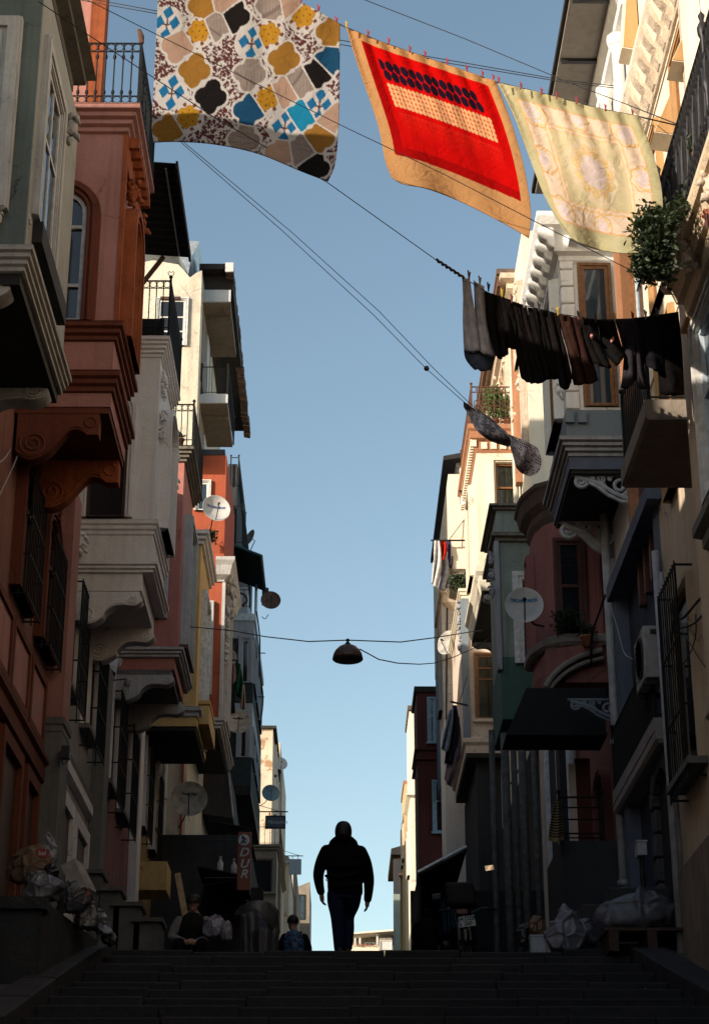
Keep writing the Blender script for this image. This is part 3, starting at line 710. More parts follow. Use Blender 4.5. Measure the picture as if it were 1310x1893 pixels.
M().box(xl, xo - .02, Y0 - .02, Y0 + 4.2, zt6 - .06, zt6 + .12).obj('terrace_edge', MATS['dark_metal'], h6)
# tiled verge at the right and dark roof timbers
M().box(xl - .1, xo + .05, Y0 + .5, Y0 + 5.8, zy(398, 535, Y0) + .25, zy(398, 505, Y0) + .2).obj('roof_timbers', MATS['dark_roof'], h6)
M().box(xl - .1, xv - .02, Y0 + .1, Y0 + 12.0, zy(398, 505, Y0) + .21, zy(398, 500, Y0) + .3).obj('roof', MATS['dark_roof'], h6)
zt = zy(430, 492, Y0); tl = None
for k in range(34):
    p = (xv, Y0 - .05 + k * .36, zt)
    if tl is None:
        tl = M().hexa([(xv - .14, p[1], zt - .22), (xv + .09, p[1], zt - .26), (xv + .09, p[1] + .42, zt - .22), (xv - .14, p[1] + .42, zt - .18),
                       (xv - .14, p[1], zt + .02), (xv + .10, p[1], zt - .03), (xv + .10, p[1] + .42, zt + .02), (xv - .14, p[1] + .42, zt + .07)]).piece('roof_tile', MATS['roof_tile'], h6, p)
    else: t = dup(tl, h6, (p[0] + random.uniform(-.02, .02), p[1], p[2] + random.uniform(-.03, .03)))
M().box(xv - .15, xv + .1, Y0 - .12, Y0 - .055, zt - .26, zt + .06).obj('verge_end', MATS['white_paint'], h6)
# red upper frontal and bay
xb = QY(418, 880, Y0)[0]
M().box(W + .4, xb, Y0, Y1, z6(1338), zt6 - .07).obj('bay', redA, h6)
plain_corn(h6, xb, Y0, Y1, z6(1348), z6(1329), .16, grey_wn, steps=3)
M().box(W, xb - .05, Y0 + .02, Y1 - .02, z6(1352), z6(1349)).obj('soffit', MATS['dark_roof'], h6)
M().box(W + .3, xb + .04, Y0 - .05, Y0 + .02, z6(1076), z6(1068)).obj('white_band', grey_wn, h6)
M().box(QY(388, 1060, Y0)[0], QY(396, 1060, Y0)[0], Y0 - .12, Y0, z6(1068), z6(1046)).obj('bracket', grey_wn, h6)
xw0, xw1 = QY(366, 1200, Y0)[0], QY(392, 1200, Y0)[0]
window(h6, ((xw0 + xw1) / 2 - .05, Y0, z6(1285)), FRONT, xw1 - xw0 - .1, z6(1120) - z6(1285), 0, (.13, .09), grey_wn, MATS['white_paint'], cols=1, rows=(1.4, 1))
xw0, xw1 = QY(362, 900, Y0)[0], QY(389, 900, Y0)[0]
window(h6, ((xw0 + xw1) / 2, Y0, z6(945)), FRONT, xw1 - xw0 - .1, z6(893) - z6(945), 0, (.08, .07), MATS['white_paint'], MATS['white_paint'], pmat=MATS['blue_glass'], cols=1)
for k in range(7):
    ornament(h6, (xb + .12, Y0 + .2 + k * .32, z6(1050 + k * 4)), .26, grey_wn, 80 + k, 18)
M().rects(xb - .2, xb, Y0, Y0 + 3.4, [(0, z6(1075)), (.2, z6(1066)), (.26, z6(1050)), (.34, z6(1042)), (.34, z6(1036))], 1).obj('pediment', grey_wn, h6)
M().box(xb - .02, xb + .07, Y0 - .02, Y0 + .3, z6(1330), z6(1075)).obj('corner_pilaster', grey_wn, h6)
window(h6, (xb, Y0 + 1.6, z6(1320)), TOSTREET_L, 1.3, 3.6, 0, (.2, .12), grey_wn, MATS['white_paint'], cols=2)
for k in range(5): ornament(h6, (xb + .13, Y0 + .35, z6(1120 + 22 * k)), .15, grey_wn, 90 + k, 12)
for i, yc in enumerate((53.0, 56.0)): window(h6, (W + .5, yc, 11.5), TOSTREET_L, 1.0, 2.6, 0, (.16, .1), creamL, MATS['dark_wood'])

# unseen rear blocks, added to shade the fronts opposite
for hh, ya, yb, zt, mt in ((h4, 40.5, 44.3, 22.0, pinkB), (h5, 44.5, 50.5, 20.5, yelA)): M().box(-11.5, -6.6, ya, yb, 18, zt).obj('rear_wing', mt, hh)
# unseen lower house beside the photographer, its height set for the sun
h0 = root('low_house', 'low rendered house beside the viewer before the grey green house', 'house', (-7, 8, 0))
wallbox(h0, -12, W, 2, 16.35, -2, 13.05, creamL); M().box(-12.3, W + .1, 1.8, 16.38, 13.05, 13.25).obj('roof', MATS['roof_tile'], h0)
M().box(-9, W - .01, 12.3, 16.34, 12.65, 14.3).obj('penthouse', creamL, h0); M().box(-11, -6.0, 14.3, 16.33, 14.2, 18.0).obj('stair_tower', creamL, h0)  # unseen roof blocks added to shade the grey bay, balcony and laundry
for yy in (5, 9, 13):
    for zz in (3.5, 6.8, 9.8): window(h0, (W, yy, zz), TOSTREET_L, 1.1, 1.8, 0, (.12, .08), stoneG, MATS['white_paint'], cols=2)
# ---------- house 7: dark narrow apartment house with closed balconies
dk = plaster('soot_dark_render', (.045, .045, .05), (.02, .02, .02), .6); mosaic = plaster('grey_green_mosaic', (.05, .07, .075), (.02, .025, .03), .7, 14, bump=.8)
pan = plaster('pale_metal_panel', (.42, .45, .50), (.25, .27, .3), .4, 2)
h7 = root('dark_apartment_house', 'narrow dark apartment house with glazed balconies and a green edged awning', 'house', (-6, 66, ST))
Y0 = 66.0
def z7(py): return zy(455, py, Y0)
x0, x1 = QY(418, 1150, Y0)[0], QY(470, 1150, Y0)[0]
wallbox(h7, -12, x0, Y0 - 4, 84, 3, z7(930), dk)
xq = QY(437, 900, Y0)[0]
M().box(x0 - .1, xq, Y0 + .4, 80, z7(1080), z7(850)).obj('upper_wall', dk, h7)
railing(h7, [(x0, Y0 + .3), (QY(448, 980, Y0)[0], Y0 + .3), (QY(448, 980, Y0)[0], Y0 + 6)], z7(1000), z7(930), .22)
railing(h7, [(x0, Y0 + .3), (QY(440, 880, Y0)[0], Y0 + .3), (QY(440, 880, Y0)[0], Y0 + 6)], z7(890), z7(840), .25)
for a, b, mt, nm in ((1135, 1148, MATS['galvanised'], 'tin_canopy'), (1148, 1180, pan, 'panel'), (1262, 1300, mosaic, 'parapet'), (1300, 1345, pan, 'panel'), (1400, 1452, mosaic, 'parapet'), (1452, 1470, MATS['dark_roof'], 'soffit')):
    M().box(x0 - .1, x1 + (.06 if nm == 'tin_canopy' else 0), Y0 - (.06 if nm == 'tin_canopy' else 0), Y0 + 8, z7(b), z7(a)).obj(nm, mt, h7)
for a, b in ((1180, 1262), (1345, 1400)):
    xa, xc = QY(440, 1200, Y0)[0], QY(468, 1200, Y0)[0]
    M().box(x0, x1 - .05, Y0 + .1, Y0 + 7.9, z7(b), z7(a)).obj('dark_room', dk, h7)
    window(h7, ((xa + xc) / 2, Y0 + .08, z7(b)), FRONT, xc - xa - .3, z7(a) - z7(b) - .05, 0, (.14, .08), pan, pan, cols=1)
    for k in range(3): window(h7, (x1 - .05, Y0 + 1.2 + k * 2.3, z7(b)), TOSTREET_L, 1.9, z7(a) - z7(b) - .05, 0, (.12, .08), pan, pan, cols=2)
M().box(x0 - .1, x1 - .3, Y0 + .6, Y0 + 8, z7(1135), z7(1075)).obj('balcony_wall', pan, h7)
railing(h7, [(x0, Y0 - .1), (QY(462, 1100, Y0)[0], Y0 - .1)], z7(1125), z7(1092), .22)
M().box(x0 - .4, x1 - .6, Y0 - 1, 80, 5, z7(1468)).obj('ground_floor', dk, h7)
# green-edged tin awning on the upper floor
aw = root('tin_awning', 'dark sloping tin awning with a green edge high on the dark apartment house', 'awning', (x0, Y0, z7(1080)))
pa = [P3(431, 1008, Y0 - .2), P3(483, 1028, Y0 - .2), P3(488, 1090, Y0 - .2), P3(434, 1062, Y0 - .2)]
a, b = Vector(P3(431, 1010, Y0 - .1)), Vector(P3(483, 1030, Y0 - .1))
hz = b.z - .0
c, d = Vector((b.x, Y0 + 3.6, b.z)), Vector((a.x, Y0 + 3.6, a.z))
up = Vector((0, 0, .05))
M().hexa([a, b, c, d, a + up, b + up, c + up, d + up]).obj('sheet', MATS['black_awning'], aw)
M().tube([a + up, b + up], .06, 6).obj('front_edge', MATS['dark_green_tin'], aw); M().tube([b + up, c + up], .06, 6).obj('side_edge', MATS['dark_green_tin'], aw)
M().tube([d.lerp(c, .7) - Vector((0, .4, .0)), d.lerp(c, .7) - Vector((0, .3, 2.6))], .06, 6).obj('support', MATS['galvanised'], aw)

# ---------- house 8: far peeling cream house, stone house below its balcony
far_cream = plaster('peeling_far_cream', (.62, .54, .43), (.36, .28, .2), .6, .8, peel=(.36, .2, .11)); stoneB = plaster('brown_grey_stone', (.26, .22, .18), (.12, .10, .08), .6, 2)
h8 = root('peeling_cream_house', 'far cream house with peeling paint beyond the dark apartment house', 'house', (-8, 104, ST))
Y0 = 104.0
xa, xb_ = QY(460, 1500, Y0)[0], QY(502, 1500, Y0)[0]
M().box(xa - 6, xb_, Y0, Y0 + 12, 3, zy(500, 1345, Y0)).obj('wall', far_cream, h8)
xc = QY(514, 1500, Y0 + 12)[0]
M().box(xa - 6, QY(519, 1430, Y0 + 14)[0], Y0 + 12.1, Y0 + 26, 3, zy(510, 1372, Y0 + 12)).obj('rear_wall', far_cream, h8)
M().box(xa - 6, xb_ + .2, Y0 - .2, Y0 + 12, zy(500, 1348, Y0), zy(500, 1343, Y0)).obj('roof', MATS['dark_roof'], h8)
for py in (1410, 1480, 1560): window(h8, (xb_, Y0 + 4, zy(500, py, Y0)), TOSTREET_L, 1.3, 2.2, 0, (.12, .1), creamL, MATS['dark_wood'])
M().box(QY(512, 1400, Y0)[0], QY(516, 1400, Y0)[0], Y0 + 6, Y0 + 6.3, 8, zy(510, 1380, Y0)).obj('downpipe', MATS['pale_pipe'], h8)
h8b = root('brown_stone_house', 'brown stone house with a railed balcony, beside the DUR sign', 'house', (-7, 88, ST))
Y0 = 88.0
xa, xb_ = QY(470, 1600, Y0)[0], QY(511, 1600, Y0)[0]
M().box(xa - 4, xb_, Y0, Y0 + 10, 3, zy(490, 1572, Y0)).obj('wall', stoneB, h8b)
plain_corn(h8b, xb_, Y0, Y0 + 10, zy(490, 1572, Y0), zy(490, 1562, Y0), .2, stoneB, Xw=xa - 4, steps=2)
railing(h8b, [(xa, Y0 - .15), (xb_ + .15, Y0 - .15), (xb_ + .15, Y0 + 9)], zy(490, 1562, Y0), zy(490, 1530, Y0), .22, MATS['rust'])
window(h8b, (QY(485, 1620, Y0)[0], Y0, zy(485, 1650, Y0)), FRONT, .9, zy(485, 1590, Y0) - zy(485, 1650, Y0), 0, (.12, .08), stoneB, MATS['dark_wood'], sill=(.1, .2, stoneB))
for py in (1640, 1700): window(h8b, (xb_, Y0 + 3, zy(500, py, Y0)), TOSTREET_L, 1.0, 1.4, 0, (.12, .08), stoneB, MATS['dark_wood'])
# ---------- houses 9 and 10: tiny far ends of the row
h9 = root('far_cream_house', 'small far cream house below the blank hanging sign plate', 'house', (-6, 128, ST)); Y0 = 128.0
M().box(QY(515, 1650, Y0)[0] - 5, QY(534, 1650, Y0)[0], Y0, Y0 + 12, 3, zy(530, 1597, Y0)).obj('wall', far_cream, h9)
M().box(QY(533, 1650, Y0 + 12)[0] - 4, QY(548, 1650, Y0 + 12)[0], Y0 + 12.1, Y0 + 26, 3, zy(540, 1612, Y0 + 12)).obj('rear_wall', stoneB, h9)
M().box(QY(515, 1650, Y0)[0] - 5, QY(535, 1650, Y0)[0], Y0 - .2, Y0 + 12, zy(530, 1597, Y0), zy(530, 1590, Y0)).obj('roof', MATS['dark_roof'], h9)
m = M()
for a in (536, 541): m.tube([P3(a, 1610, Y0 + 11.8), P3(a, 1690, Y0 + 11.8)], .07, 5)
m.obj('downpipe', MATS['pale_pipe'], h9)
h10 = root('far_grey_house', 'far grey house with a tall blue paned window, left of the walker', 'house', (-5, 156, ST)); Y0 = 156.0
xa, xb_ = QY(547, 1690, Y0)[0], QY(572, 1690, Y0)[0]
M().prism([(xa - 5, 3), (xb_, 3), (xb_, zy(560, 1630, Y0)), (xa - .2, zy(560, 1642, Y0)), (xa - 5, zy(560, 1642, Y0))], Y0, Y0 + 10).obj('wall', stoneB, h10)
window(h10, (QY(558, 1690, Y0)[0], Y0, zy(558, 1700, Y0)), FRONT, .42, zy(558, 1655, Y0) - zy(558, 1700, Y0), 0, (.06, .06), MATS['dark_metal'], MATS['dark_metal'], pmat=MATS['blue_glass'], rows=(1, 1.6, 1))

# ---------- dark shop fronts and awnings low on the left
def awning(label, pts, mat, lab_edge=True):
    """cloth awning: four corners of the sheet (near-wall, near-outer, far-outer, far-wall) with a hanging valance"""
    p = [Vector(q) for q in pts]; rt = root('shop_awning', label, 'awning', tuple(p[0]))
    t = Vector((0, 0, .03)); n = 8
    m = M(); m.hexa([p[0], p[1], p[2], p[3], p[0] + t, p[1] + t, p[2] + t, p[3] + t]); m.obj('sheet', mat, rt)
    m = M(); e = (p[2] - p[1])
    for k in range(n): a = p[1] + e * (k / n + .004); b = p[1] + e * ((k + 1) / n - .004); q = Vector((0, .015, 0)); m.hexa([a - Zup * .22, b - Zup * .22, b - Zup * .22 + q, a - Zup * .22 + q, a + Zup * .0, b, b + q, a + q])
    m.obj('valance', mat, rt)
    for a_, b_ in ((p[1], p[0]), (p[2], p[3])): M().tube([a_ - Zup * .01, b_ - Zup * .5], .018, 5).obj('arm', MATS['dark_metal'], rt)
    return rt
Y = 58.0
xa, za = QY(362, 1400, Y); xb_, zb_ = QY(430, 1398, Y)
sh = root('dark_balcony_block', 'unlit dark enclosed balcony block above the shop awnings on the left', 'balcony', (xa, Y, QY(400, 1510, Y)[1]))
M().hexa([(-4.9, Y, zy(365, 1500, Y)), (QY(430, 1508, Y)[0], Y, zy(430, 1512, Y)), (QY(430, 1508, Y)[0], Y + 6, zy(430, 1512, Y)), (-4.9, Y + 6, zy(365, 1500, Y)),
          (-4.9, Y, zy(365, 1395, Y)), (QY(418, 1390, Y)[0], Y, zy(418, 1390, Y)), (QY(418, 1390, Y)[0], Y + 6, zy(418, 1390, Y)), (-4.9, Y + 6, zy(365, 1395, Y))]).obj('shell', dk, sh)
M().tube([P3(418, 1388, Y - .03), P3(431, 1510, Y - .03)], .03, 5).obj('edge_strip', MATS['pale_pipe'], sh)
awning('black shop awning with two white bottles standing on it, left of the DUR sign', [P3(364, 1602, 46.5), P3(455, 1622, 46.5), tuple(Vector(P3(455, 1622, 46.5)) + Vector((0, 3, 0))), tuple(Vector(P3(364, 1602, 46.5)) + Vector((0, 3, 0)))], MATS['black_awning'])
awning('unlit black awning just above the DUR sign', [P3(390, 1518, 52), P3(462, 1532, 52), tuple(Vector(P3(462, 1532, 52)) + Vector((0, 4, 0))), tuple(Vector(P3(390, 1518, 52)) + Vector((0, 4, 0)))], MATS['black_awning'])
shop = root('dark_shop', 'unlit shop front under the black awnings on the left', 'shop', (-4.5, 49, ST))
M().box(-4.9, QY(455, 1700, 49.5)[0], 49.4, 62, 3, zy(420, 1545, 49.5)).obj('front', dk, shop)
window(shop, (QY(400, 1700, 49.4)[0], 49.4, 6.2), FRONT, 1.1, 2.6, 0, (.08, .06), MATS['dark_metal'], MATS['dark_metal'], pmat=MATS['dark_glass'], cols=2)
for k, px in enumerate((407, 432)):
    b = root('bottle', ('white bottle standing nearer the wall on the black shop awning', 'white bottle standing nearer the DUR sign on the black shop awning')[k], 'bottle', P3(px, 1608 + k * 5, 46.9), 'bottles on the awning')
    p = Vector(P3(px, 1610 + k * 5, 46.9))
    M().lathe([(.07, 0), (.075, .03), (.075, .2), (.03, .27), (.03, .3)], p, 12).obj('body', MATS['white_paint'], b, True); M().lathe([(.036, .3), (.036, .36), (.02, .37)], p, 10).obj('cap', MATS['old_white_paint'], b, True)
# vertical DUR sign
sg = root('vertical_sign', 'upright orange sign with a round emblem and the letters DUR', 'sign', P3(450, 1640, 46))
s0, s1 = Vector(P3(438, 1645, 46)), Vector(P3(465, 1538, 46))
plain('sign_orange', (.22, .045, .012), .5, 0, .15); plain('emblem_white', (.5, .52, .53), .5)
M().box(s0.x, s1.x, 46, 46.12, s0.z, s1.z).obj('board', MATS['sign_orange'], sg)
ce = Vector(P3(451, 1553, 45.99)); M().lathe([(.14, 0), (.14, .02)], ce, 24, (0, -1, 0)).obj('emblem', MATS['emblem_white'], sg)
m = M()
for q in ([(-.02, .07), (.01, .03), (.0, -.03), (.05, -.08)], [(.0, -.02), (-.05, -.05), (-.07, -.09)], [(.01, .03), (.06, .02)], [(.01, .03), (-.05, .05)]): m.tube([(ce.x + a, ce.y - .03, ce.z + b) for a, b in q], .016, 5)
m.ball((ce.x - .03, ce.y - .03, ce.z + .085), .022, n=8, m=5); m.obj('running_figure', MATS['black_ink'], sg)
for ch, py in (('D', 1576), ('U', 1597), ('R', 1616)): text_mesh(ch, .30, MATS['emblem_white'], 'letter', sg, P3(450.5, py, 45.98), (1, 0, 0), (0, 0, 1), shear=.3, bold=.006)
M().tube([(s0.x, 46.06, s1.z - .2), (s0.x - .8, 46.06, s1.z - .2)], .02, 5).tube([(s0.x, 46.06, s0.z + .3), (s0.x - .8, 46.06, s0.z + .3)], .02, 5).obj('bracket', MATS['dark_metal'], sg)
# boxed hanging sign and a blank plate
def hang_sign(label, px0, py0, px1, py1, Y, mat, lines=None, wx=-3.4):
    a, b = Vector(P3(px0, py1, Y)), Vector(P3(px1, py0, Y)); rt = root('hanging_sign', label, 'sign', tuple(a), 'signs hung out over the street')
    M().box(a.x, b.x, Y, Y + .15, a.z, b.z).obj('plate', mat, rt)
    if lines: M().ring([(a.x, a.z), (b.x, a.z), (b.x, b.z), (a.x, b.z)], [(a.x + .06, a.z + .06), (b.x - .06, a.z + .06), (b.x - .06, b.z - .06), (a.x + .06, b.z - .06)], Y - .03, Y).obj('rim', MATS['dark_metal'], rt)
    M().tube([(a.x - 1.6, Y + .07, b.z + .2), (b.x + .1, Y + .07, b.z + .2)], .03, 5).tube([(a.x - 1.6, Y + .07, b.z + .9), (a.x + .6, Y + .07, b.z + .22)], .015, 5).tube([(a.x + .2, Y + .07, b.z), (a.x + .2, Y + .07, b.z + .2)], .02, 5).tube([(b.x - .2, Y + .07, b.z), (b.x - .2, Y + .07, b.z + .2)], .02, 5).obj('bracket', MATS['dark_metal'], rt)
    return rt
plain('sign_slate', (.07, .09, .12), .4); plain('sign_plate', (.20, .25, .32), .4, .1, .1)
hs = hang_sign('slate grey hanging sign with small pale lettering below the blue dish', 490, 1508, 528, 1531, 84, MATS['sign_slate'], True)
text_mesh('Müteahhit', .22, MATS['emblem_white'], 'lettering', hs, P3(513, 1520, 83.93), (1, 0, 0), (0, 0, 1), shear=.2)
hang_sign('blank pale blue hanging sign plate nearest the open sky', 534, 1588, 557, 1616, 112, MATS['sign_plate'])
# satellite dishes, left
dish('large pale dish with a long dark word, on the red house above the ochre house', P3(398, 943, 49.0), (.35, -1, .12), .80, P3(384, 990, 50.9), 'TECHNOBOX', MATS['blue_ink'], wpos=.2, wsize=.088)
dish('pale dish with a small dark word, hung among laundry on the red house', P3(440, 1337, 57.5), (.10, -1, .15), .78, P3(420, 1372, 58.5), 'microstar', MATS['black_ink'], mat=MATS['dish_old'], wpos=.38, wsize=.085)
dish('stained cream dish with faint writing beside the drainpipe of the ochre house', P3(350, 1480, 48.0), (.05, -1, .10), .93, P3(330, 1530, 50.3), 'Next Star', MATS['black_ink'], mat=MATS['dish_old'], wpos=.36, wsize=.10)
dish('half hidden brownish dish behind the hanging red and green laundry', P3(421, 1224, 59), (-.5, -1, .2), .82, P3(416, 1250, 60.5), mat=MATS['dish_old'])
dish('small dark edged dish on the roof of the dark apartment house', P3(465, 996, 72), (-.9, -.6, .3), .72, P3(462, 1022, 72.5), mat=MATS['dish_old'])
plain('rusty_dish', (.14, .075, .055), .7, 0, .5, 5)
dish('rusty brown dish at the awning corner of the dark apartment house', P3(500, 1112, 70), (.1, -1, .15), .78, P3(484, 1118, 70.8), mat=MATS['rusty_dish'])
plain('blue_dish', (.10, .17, .21), .6)
dish('blue grey dish above the slate grey hanging sign', P3(500, 1468, 90), (.15, -1, .2), .86, P3(480, 1490, 92), mat=MATS['blue_dish'])
dish('small white dish at the edge of the peeling cream house', P3(518, 1413, 110), (.3, -1, .2), .80, P3(508, 1425, 112), mat=MATS['white_paint'])
dish('tiny pale dish under the blank sign plate', P3(527, 1590, 126), (.3, -1, .3), .62, P3(520, 1600, 127), mat=MATS['dish_old'])
M().box(*sorted((QY(484, 1085, 70)[0], QY(496, 1085, 70)[0])), 70.2, 70.9, QY(490, 1094, 70)[1], QY(490, 1083, 70)[1]).obj('vent_box', MATS['dark_metal'], h7)
# black corrugated awning high between the rose and off-white houses
ca = root('corrugated_awning', 'black corrugated awning jutting from the rose house towards the street', 'awning', (-4.4, 29, 19))
A, B = QX(274, 296, -2.95), QX(325, 305, -2.55)
y0, z0 = 28.4, QY(275, 300, 28.4)[1]
p0 = Vector(P3(262, 296, 28.4)); p1 = Vector(P3(327, 303, 28.4)); p2y = QZ(343, 476, p1.z)[1]
p2 = Vector((p1.x, p2y, p1.z)); p3 = Vector((p0.x - .4, p2y, p0.z)); p0.x -= .4
m = M(); n = 26
prev = None
for i in range(n + 1):
    t = i / n; a = p0.lerp(p3, t); b = p1.lerp(p2, t); w = .025 * math.sin(i * math.pi)
    wv = Vector((0, 0, .03 if i % 2 else 0)); a = a + wv; b = b + wv
    r_ = [a, b, b + Vector((0, 0, .012)), a + Vector((0, 0, .012))]
    if prev: m.hexa([prev[0], prev[1], r_[1], r_[0], prev[3], prev[2], r_[2], r_[3]])
    prev = r_
m.obj('sheet', MATS['black_awning'], ca)
M().box(p1.x - .02, p1.x + .02, p1.y, p2.y, p1.z - .10, p1.z + .06).obj('front_edge', MATS['black_awning'], ca)
M().tube([p0.lerp(p1, .5) - Zup * .03, Vector((-4.9, 28.6, p0.z - 1.2))], .03, 5).tube([p3.lerp(p2, .5) - Zup * .03, Vector((-4.9, p2.y - .3, p0.z - 2.6))], .05, 5).obj('strut', MATS['rust'], ca)
m = M().tube([p1 + Vector((-.2, .1, -.03)), p2 + Vector((-.2, -.1, -.03))], .015, 5); m.obj('rod', MATS['galvanised'], ca)
# ================================================================== RIGHT SIDE OF THE STREET
WR = 4.6
crR = plaster('warm_cream_render', (.62, .50, .37), (.34, .24, .16), .45, .8)
crW = plaster('bright_cream_render', (.76, .68, .56), (.55, .45, .34), .3)
whR = plaster('white_render', (.76, .75, .73), (.5, .48, .45), .3)
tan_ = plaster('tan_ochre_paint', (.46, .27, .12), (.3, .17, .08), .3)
stR = plaster('carved_pale_stone', (.62, .52, .42), (.30, .2, .13), .6, 2.5, bump=.7)
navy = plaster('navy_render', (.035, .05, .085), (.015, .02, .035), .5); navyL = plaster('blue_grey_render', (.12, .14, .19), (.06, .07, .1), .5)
slate = plaster('slate_blue_render', (.20, .24, .28), (.09, .11, .13), .5)
pinkR = plaster('mauve_pink_render', (.30, .125, .115), (.15, .06, .055), .45)
grnR = plaster('faded_green_render', (.27, .31, .27), (.07, .09, .075), .7, 1.2); grnD = plaster('sea_green_render', (.07, .135, .112), (.03, .07, .06), .5)
crC = plaster('ivory_render', (.74, .67, .54), (.5, .42, .31), .35); terr = plaster('terracotta_stucco', (.40, .19, .105), (.2, .09, .05), .5, 2)
beigeR = plaster('shaded_beige_render', (.66, .54, .45), (.36, .27, .21), .45); tileW = plaster('white_glazed_tile', (.55, .52, .49), (.4, .37, .33), .3, 2, rough=.4)  # the beige is the render's own colour
redR = plaster('maroon_render', (.105, .028, .024), (.05, .015, .012), .4)

# ---------- house 1 (nearest right): cream, iron balcony, recessed part with beige box balcony
r1 = root('cream_house', 'tall cream house at the right edge with an ornate iron balcony', 'house', (7, 14, 2))
wallbox(r1, 3.76, 12, 2, 18.6, -2, 13.6, crR, 'near_wall')
wallbox(r1, 4.4, 12, 18.55, 24.2, 2, 21.5, crR, 'wall')
wallbox(r1, 4.38, 12, 8, 24.18, 13.55, 22.0, crW, 'upper_wall')
# bracketed cornice between the two upper storeys
Zc = 17.6
M().rects(4.5, 4.36, 8.2, 24.1, [(0, Zc - .35), (.04, Zc - .3), (.04, Zc - .22), (.1, Zc - .18), (.22, Zc + .14), (.26, Zc + .2), (.26, Zc + .28)], -1).obj('cornice', crW, r1)
mb = None
for k in range(14):
    y = 17.6 + k * .47; p = (4.36, y, Zc)
    if mb is None:
        pr = [(4.36, Zc - .55), (4.30, Zc - .52), (4.24, Zc - .40), (4.27, Zc - .28), (4.20, Zc - .2), (4.12, Zc - .06), (4.10, Zc + .10), (4.36, Zc + .10)]
        mb = M().prism(pr, y, y + .2).piece('modillion', stR, r1, p)
    else: dup(mb, r1, p)
M().tube([(4.33, 17, Zc - .62), (4.33, 24.1, Zc - .62)], .035, 5).obj('bead_moulding', stR, r1)
# propped hoods over the windows: wedge, its near side's shade put in as tan
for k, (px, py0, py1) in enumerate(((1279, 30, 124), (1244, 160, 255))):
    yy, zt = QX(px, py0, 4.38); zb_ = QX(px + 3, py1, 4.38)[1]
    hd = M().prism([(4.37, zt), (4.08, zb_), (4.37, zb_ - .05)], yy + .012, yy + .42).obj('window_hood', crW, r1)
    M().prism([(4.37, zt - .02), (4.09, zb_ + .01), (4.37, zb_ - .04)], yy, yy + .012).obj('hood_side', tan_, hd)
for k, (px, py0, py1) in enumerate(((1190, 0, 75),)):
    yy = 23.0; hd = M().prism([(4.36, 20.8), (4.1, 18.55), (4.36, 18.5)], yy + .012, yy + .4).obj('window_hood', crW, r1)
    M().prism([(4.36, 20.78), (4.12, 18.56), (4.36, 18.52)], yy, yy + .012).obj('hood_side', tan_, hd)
M().box(4.2, 4.37, 19.0, 19.35, 13.7, Zc - .36).obj('pilaster', crW, r1)
M().box(4.25, 4.37, 19.5, 19.7, 13.7, Zc - .36).obj('pilaster', stR, r1)
# iron balcony
Yn, Yf, Zs = 9.0, 17.4, 11.42
M().rects(3.85, 3.62, Yn, Yf - .15, [(-.04, Zs - .46), (.05, Zs - .44), (.07, Zs - .27), (.13, Zs - .25), (.17, Zs - .10), (.23, Zs - .08), (.26, Zs)], -1).obj('balcony_cornice', plaster('warm_carved_stone', (.66, .52, .36), (.42, .28, .16), .55, 2.5, bump=.7), r1)
M().box(3.36, 3.9, Yn - .1, Yf + .1, Zs, Zs + .06).obj('balcony_floor', crR, r1)
for yy in (15.2, 16.4): ornament(r1, (3.46, yy, Zs - .2), .16, stR, int(yy * 10), 26)
railing(r1, [(3.4, Yn), (3.4, Yf - .05), (3.76, Yf - .05)], Zs + .06, 12.6, .115, style='ornate', r=.015)
m = M()
for k in range(16):
    y0 = Yf - .2 - k * .32
    for s in (-1, 1): m.tube([(3.39, y0 + s * .05 + .1 * math.sin(t * 3.1) * s, Zs + .3 + .62 * t) for t in (i / 8 for i in range(9))], .012, 4)
m.obj('scrollwork', MATS['dark_metal'], r1)
post = M().lathe([(.03, 0), (.055, .04), (.03, .1), (.03, .5), (.055, .56), (.05, .62), (.03, .68), (.03, 1.1), (.05, 1.15), (.055, 1.22), (.02, 1.3), (.035, 1.36), (.0, 1.42)], (3.4, Yf, Zs + .05), 10)
post.obj('corner_post', MATS['dark_metal'], r1, True)
M().lathe([(.03, 0), (.055, .04), (.03, .1), (.03, .5), (.055, .56), (.05, .62), (.03, .68), (.03, 1.1), (.05, 1.15), (.055, 1.22), (.02, 1.3), (.035, 1.36), (.0, 1.42)], (3.4, 14.75, Zs + .05), 10).obj('corner_post', MATS['dark_metal'], r1, True)
# window with hood and sill at the right edge
M().rects(3.9, 3.70, 14.6, 17.7, [(0, 10.86), (.03, 10.9), (.05, 11.02), (.10, 11.05), (.1, 11.1)], -1).obj('lintel_hood', tan_, r1)
window(r1, (3.76, 16.4, 8.95), TOSTREET_R, 2.0, 1.9, 0, (.12, .1), MATS['white_paint'], MATS['blue_white_frame'], MATS['blue_glass'], cols=2, rows=(1.5, 1))
M().rects(3.9, 3.72, 14.8, 17.75, [(0, 8.55), (.06, 8.6), (.06, 8.7), (.14, 8.75), (.14, 8.85)], -1).obj('window_shelf', stoneG, r1)
M().rects(3.9, 3.74, 10, 18.5, [(0, 7.0), (.05, 7.03), (.05, 7.14)], -1, False).obj('string_course', crR, r1)
# beige box balcony in the recess
by0, by1, bz = 19.12, 21.05, 10.9
bb = M().prism([(3.40, bz + .02), (3.40, bz - .20), (3.44, bz - .23), (4.5, bz - .23), (4.5, bz + .02)], by0, by1)
bb.obj('box_balcony', plaster('stained_concrete', (.30, .25, .20), (.15, .12, .09), .6), r1)
railing(r1, [(4.4, by0 + .06), (3.46, by0 + .06), (3.46, by1 - .06)], bz + .02, bz + .95, .14)
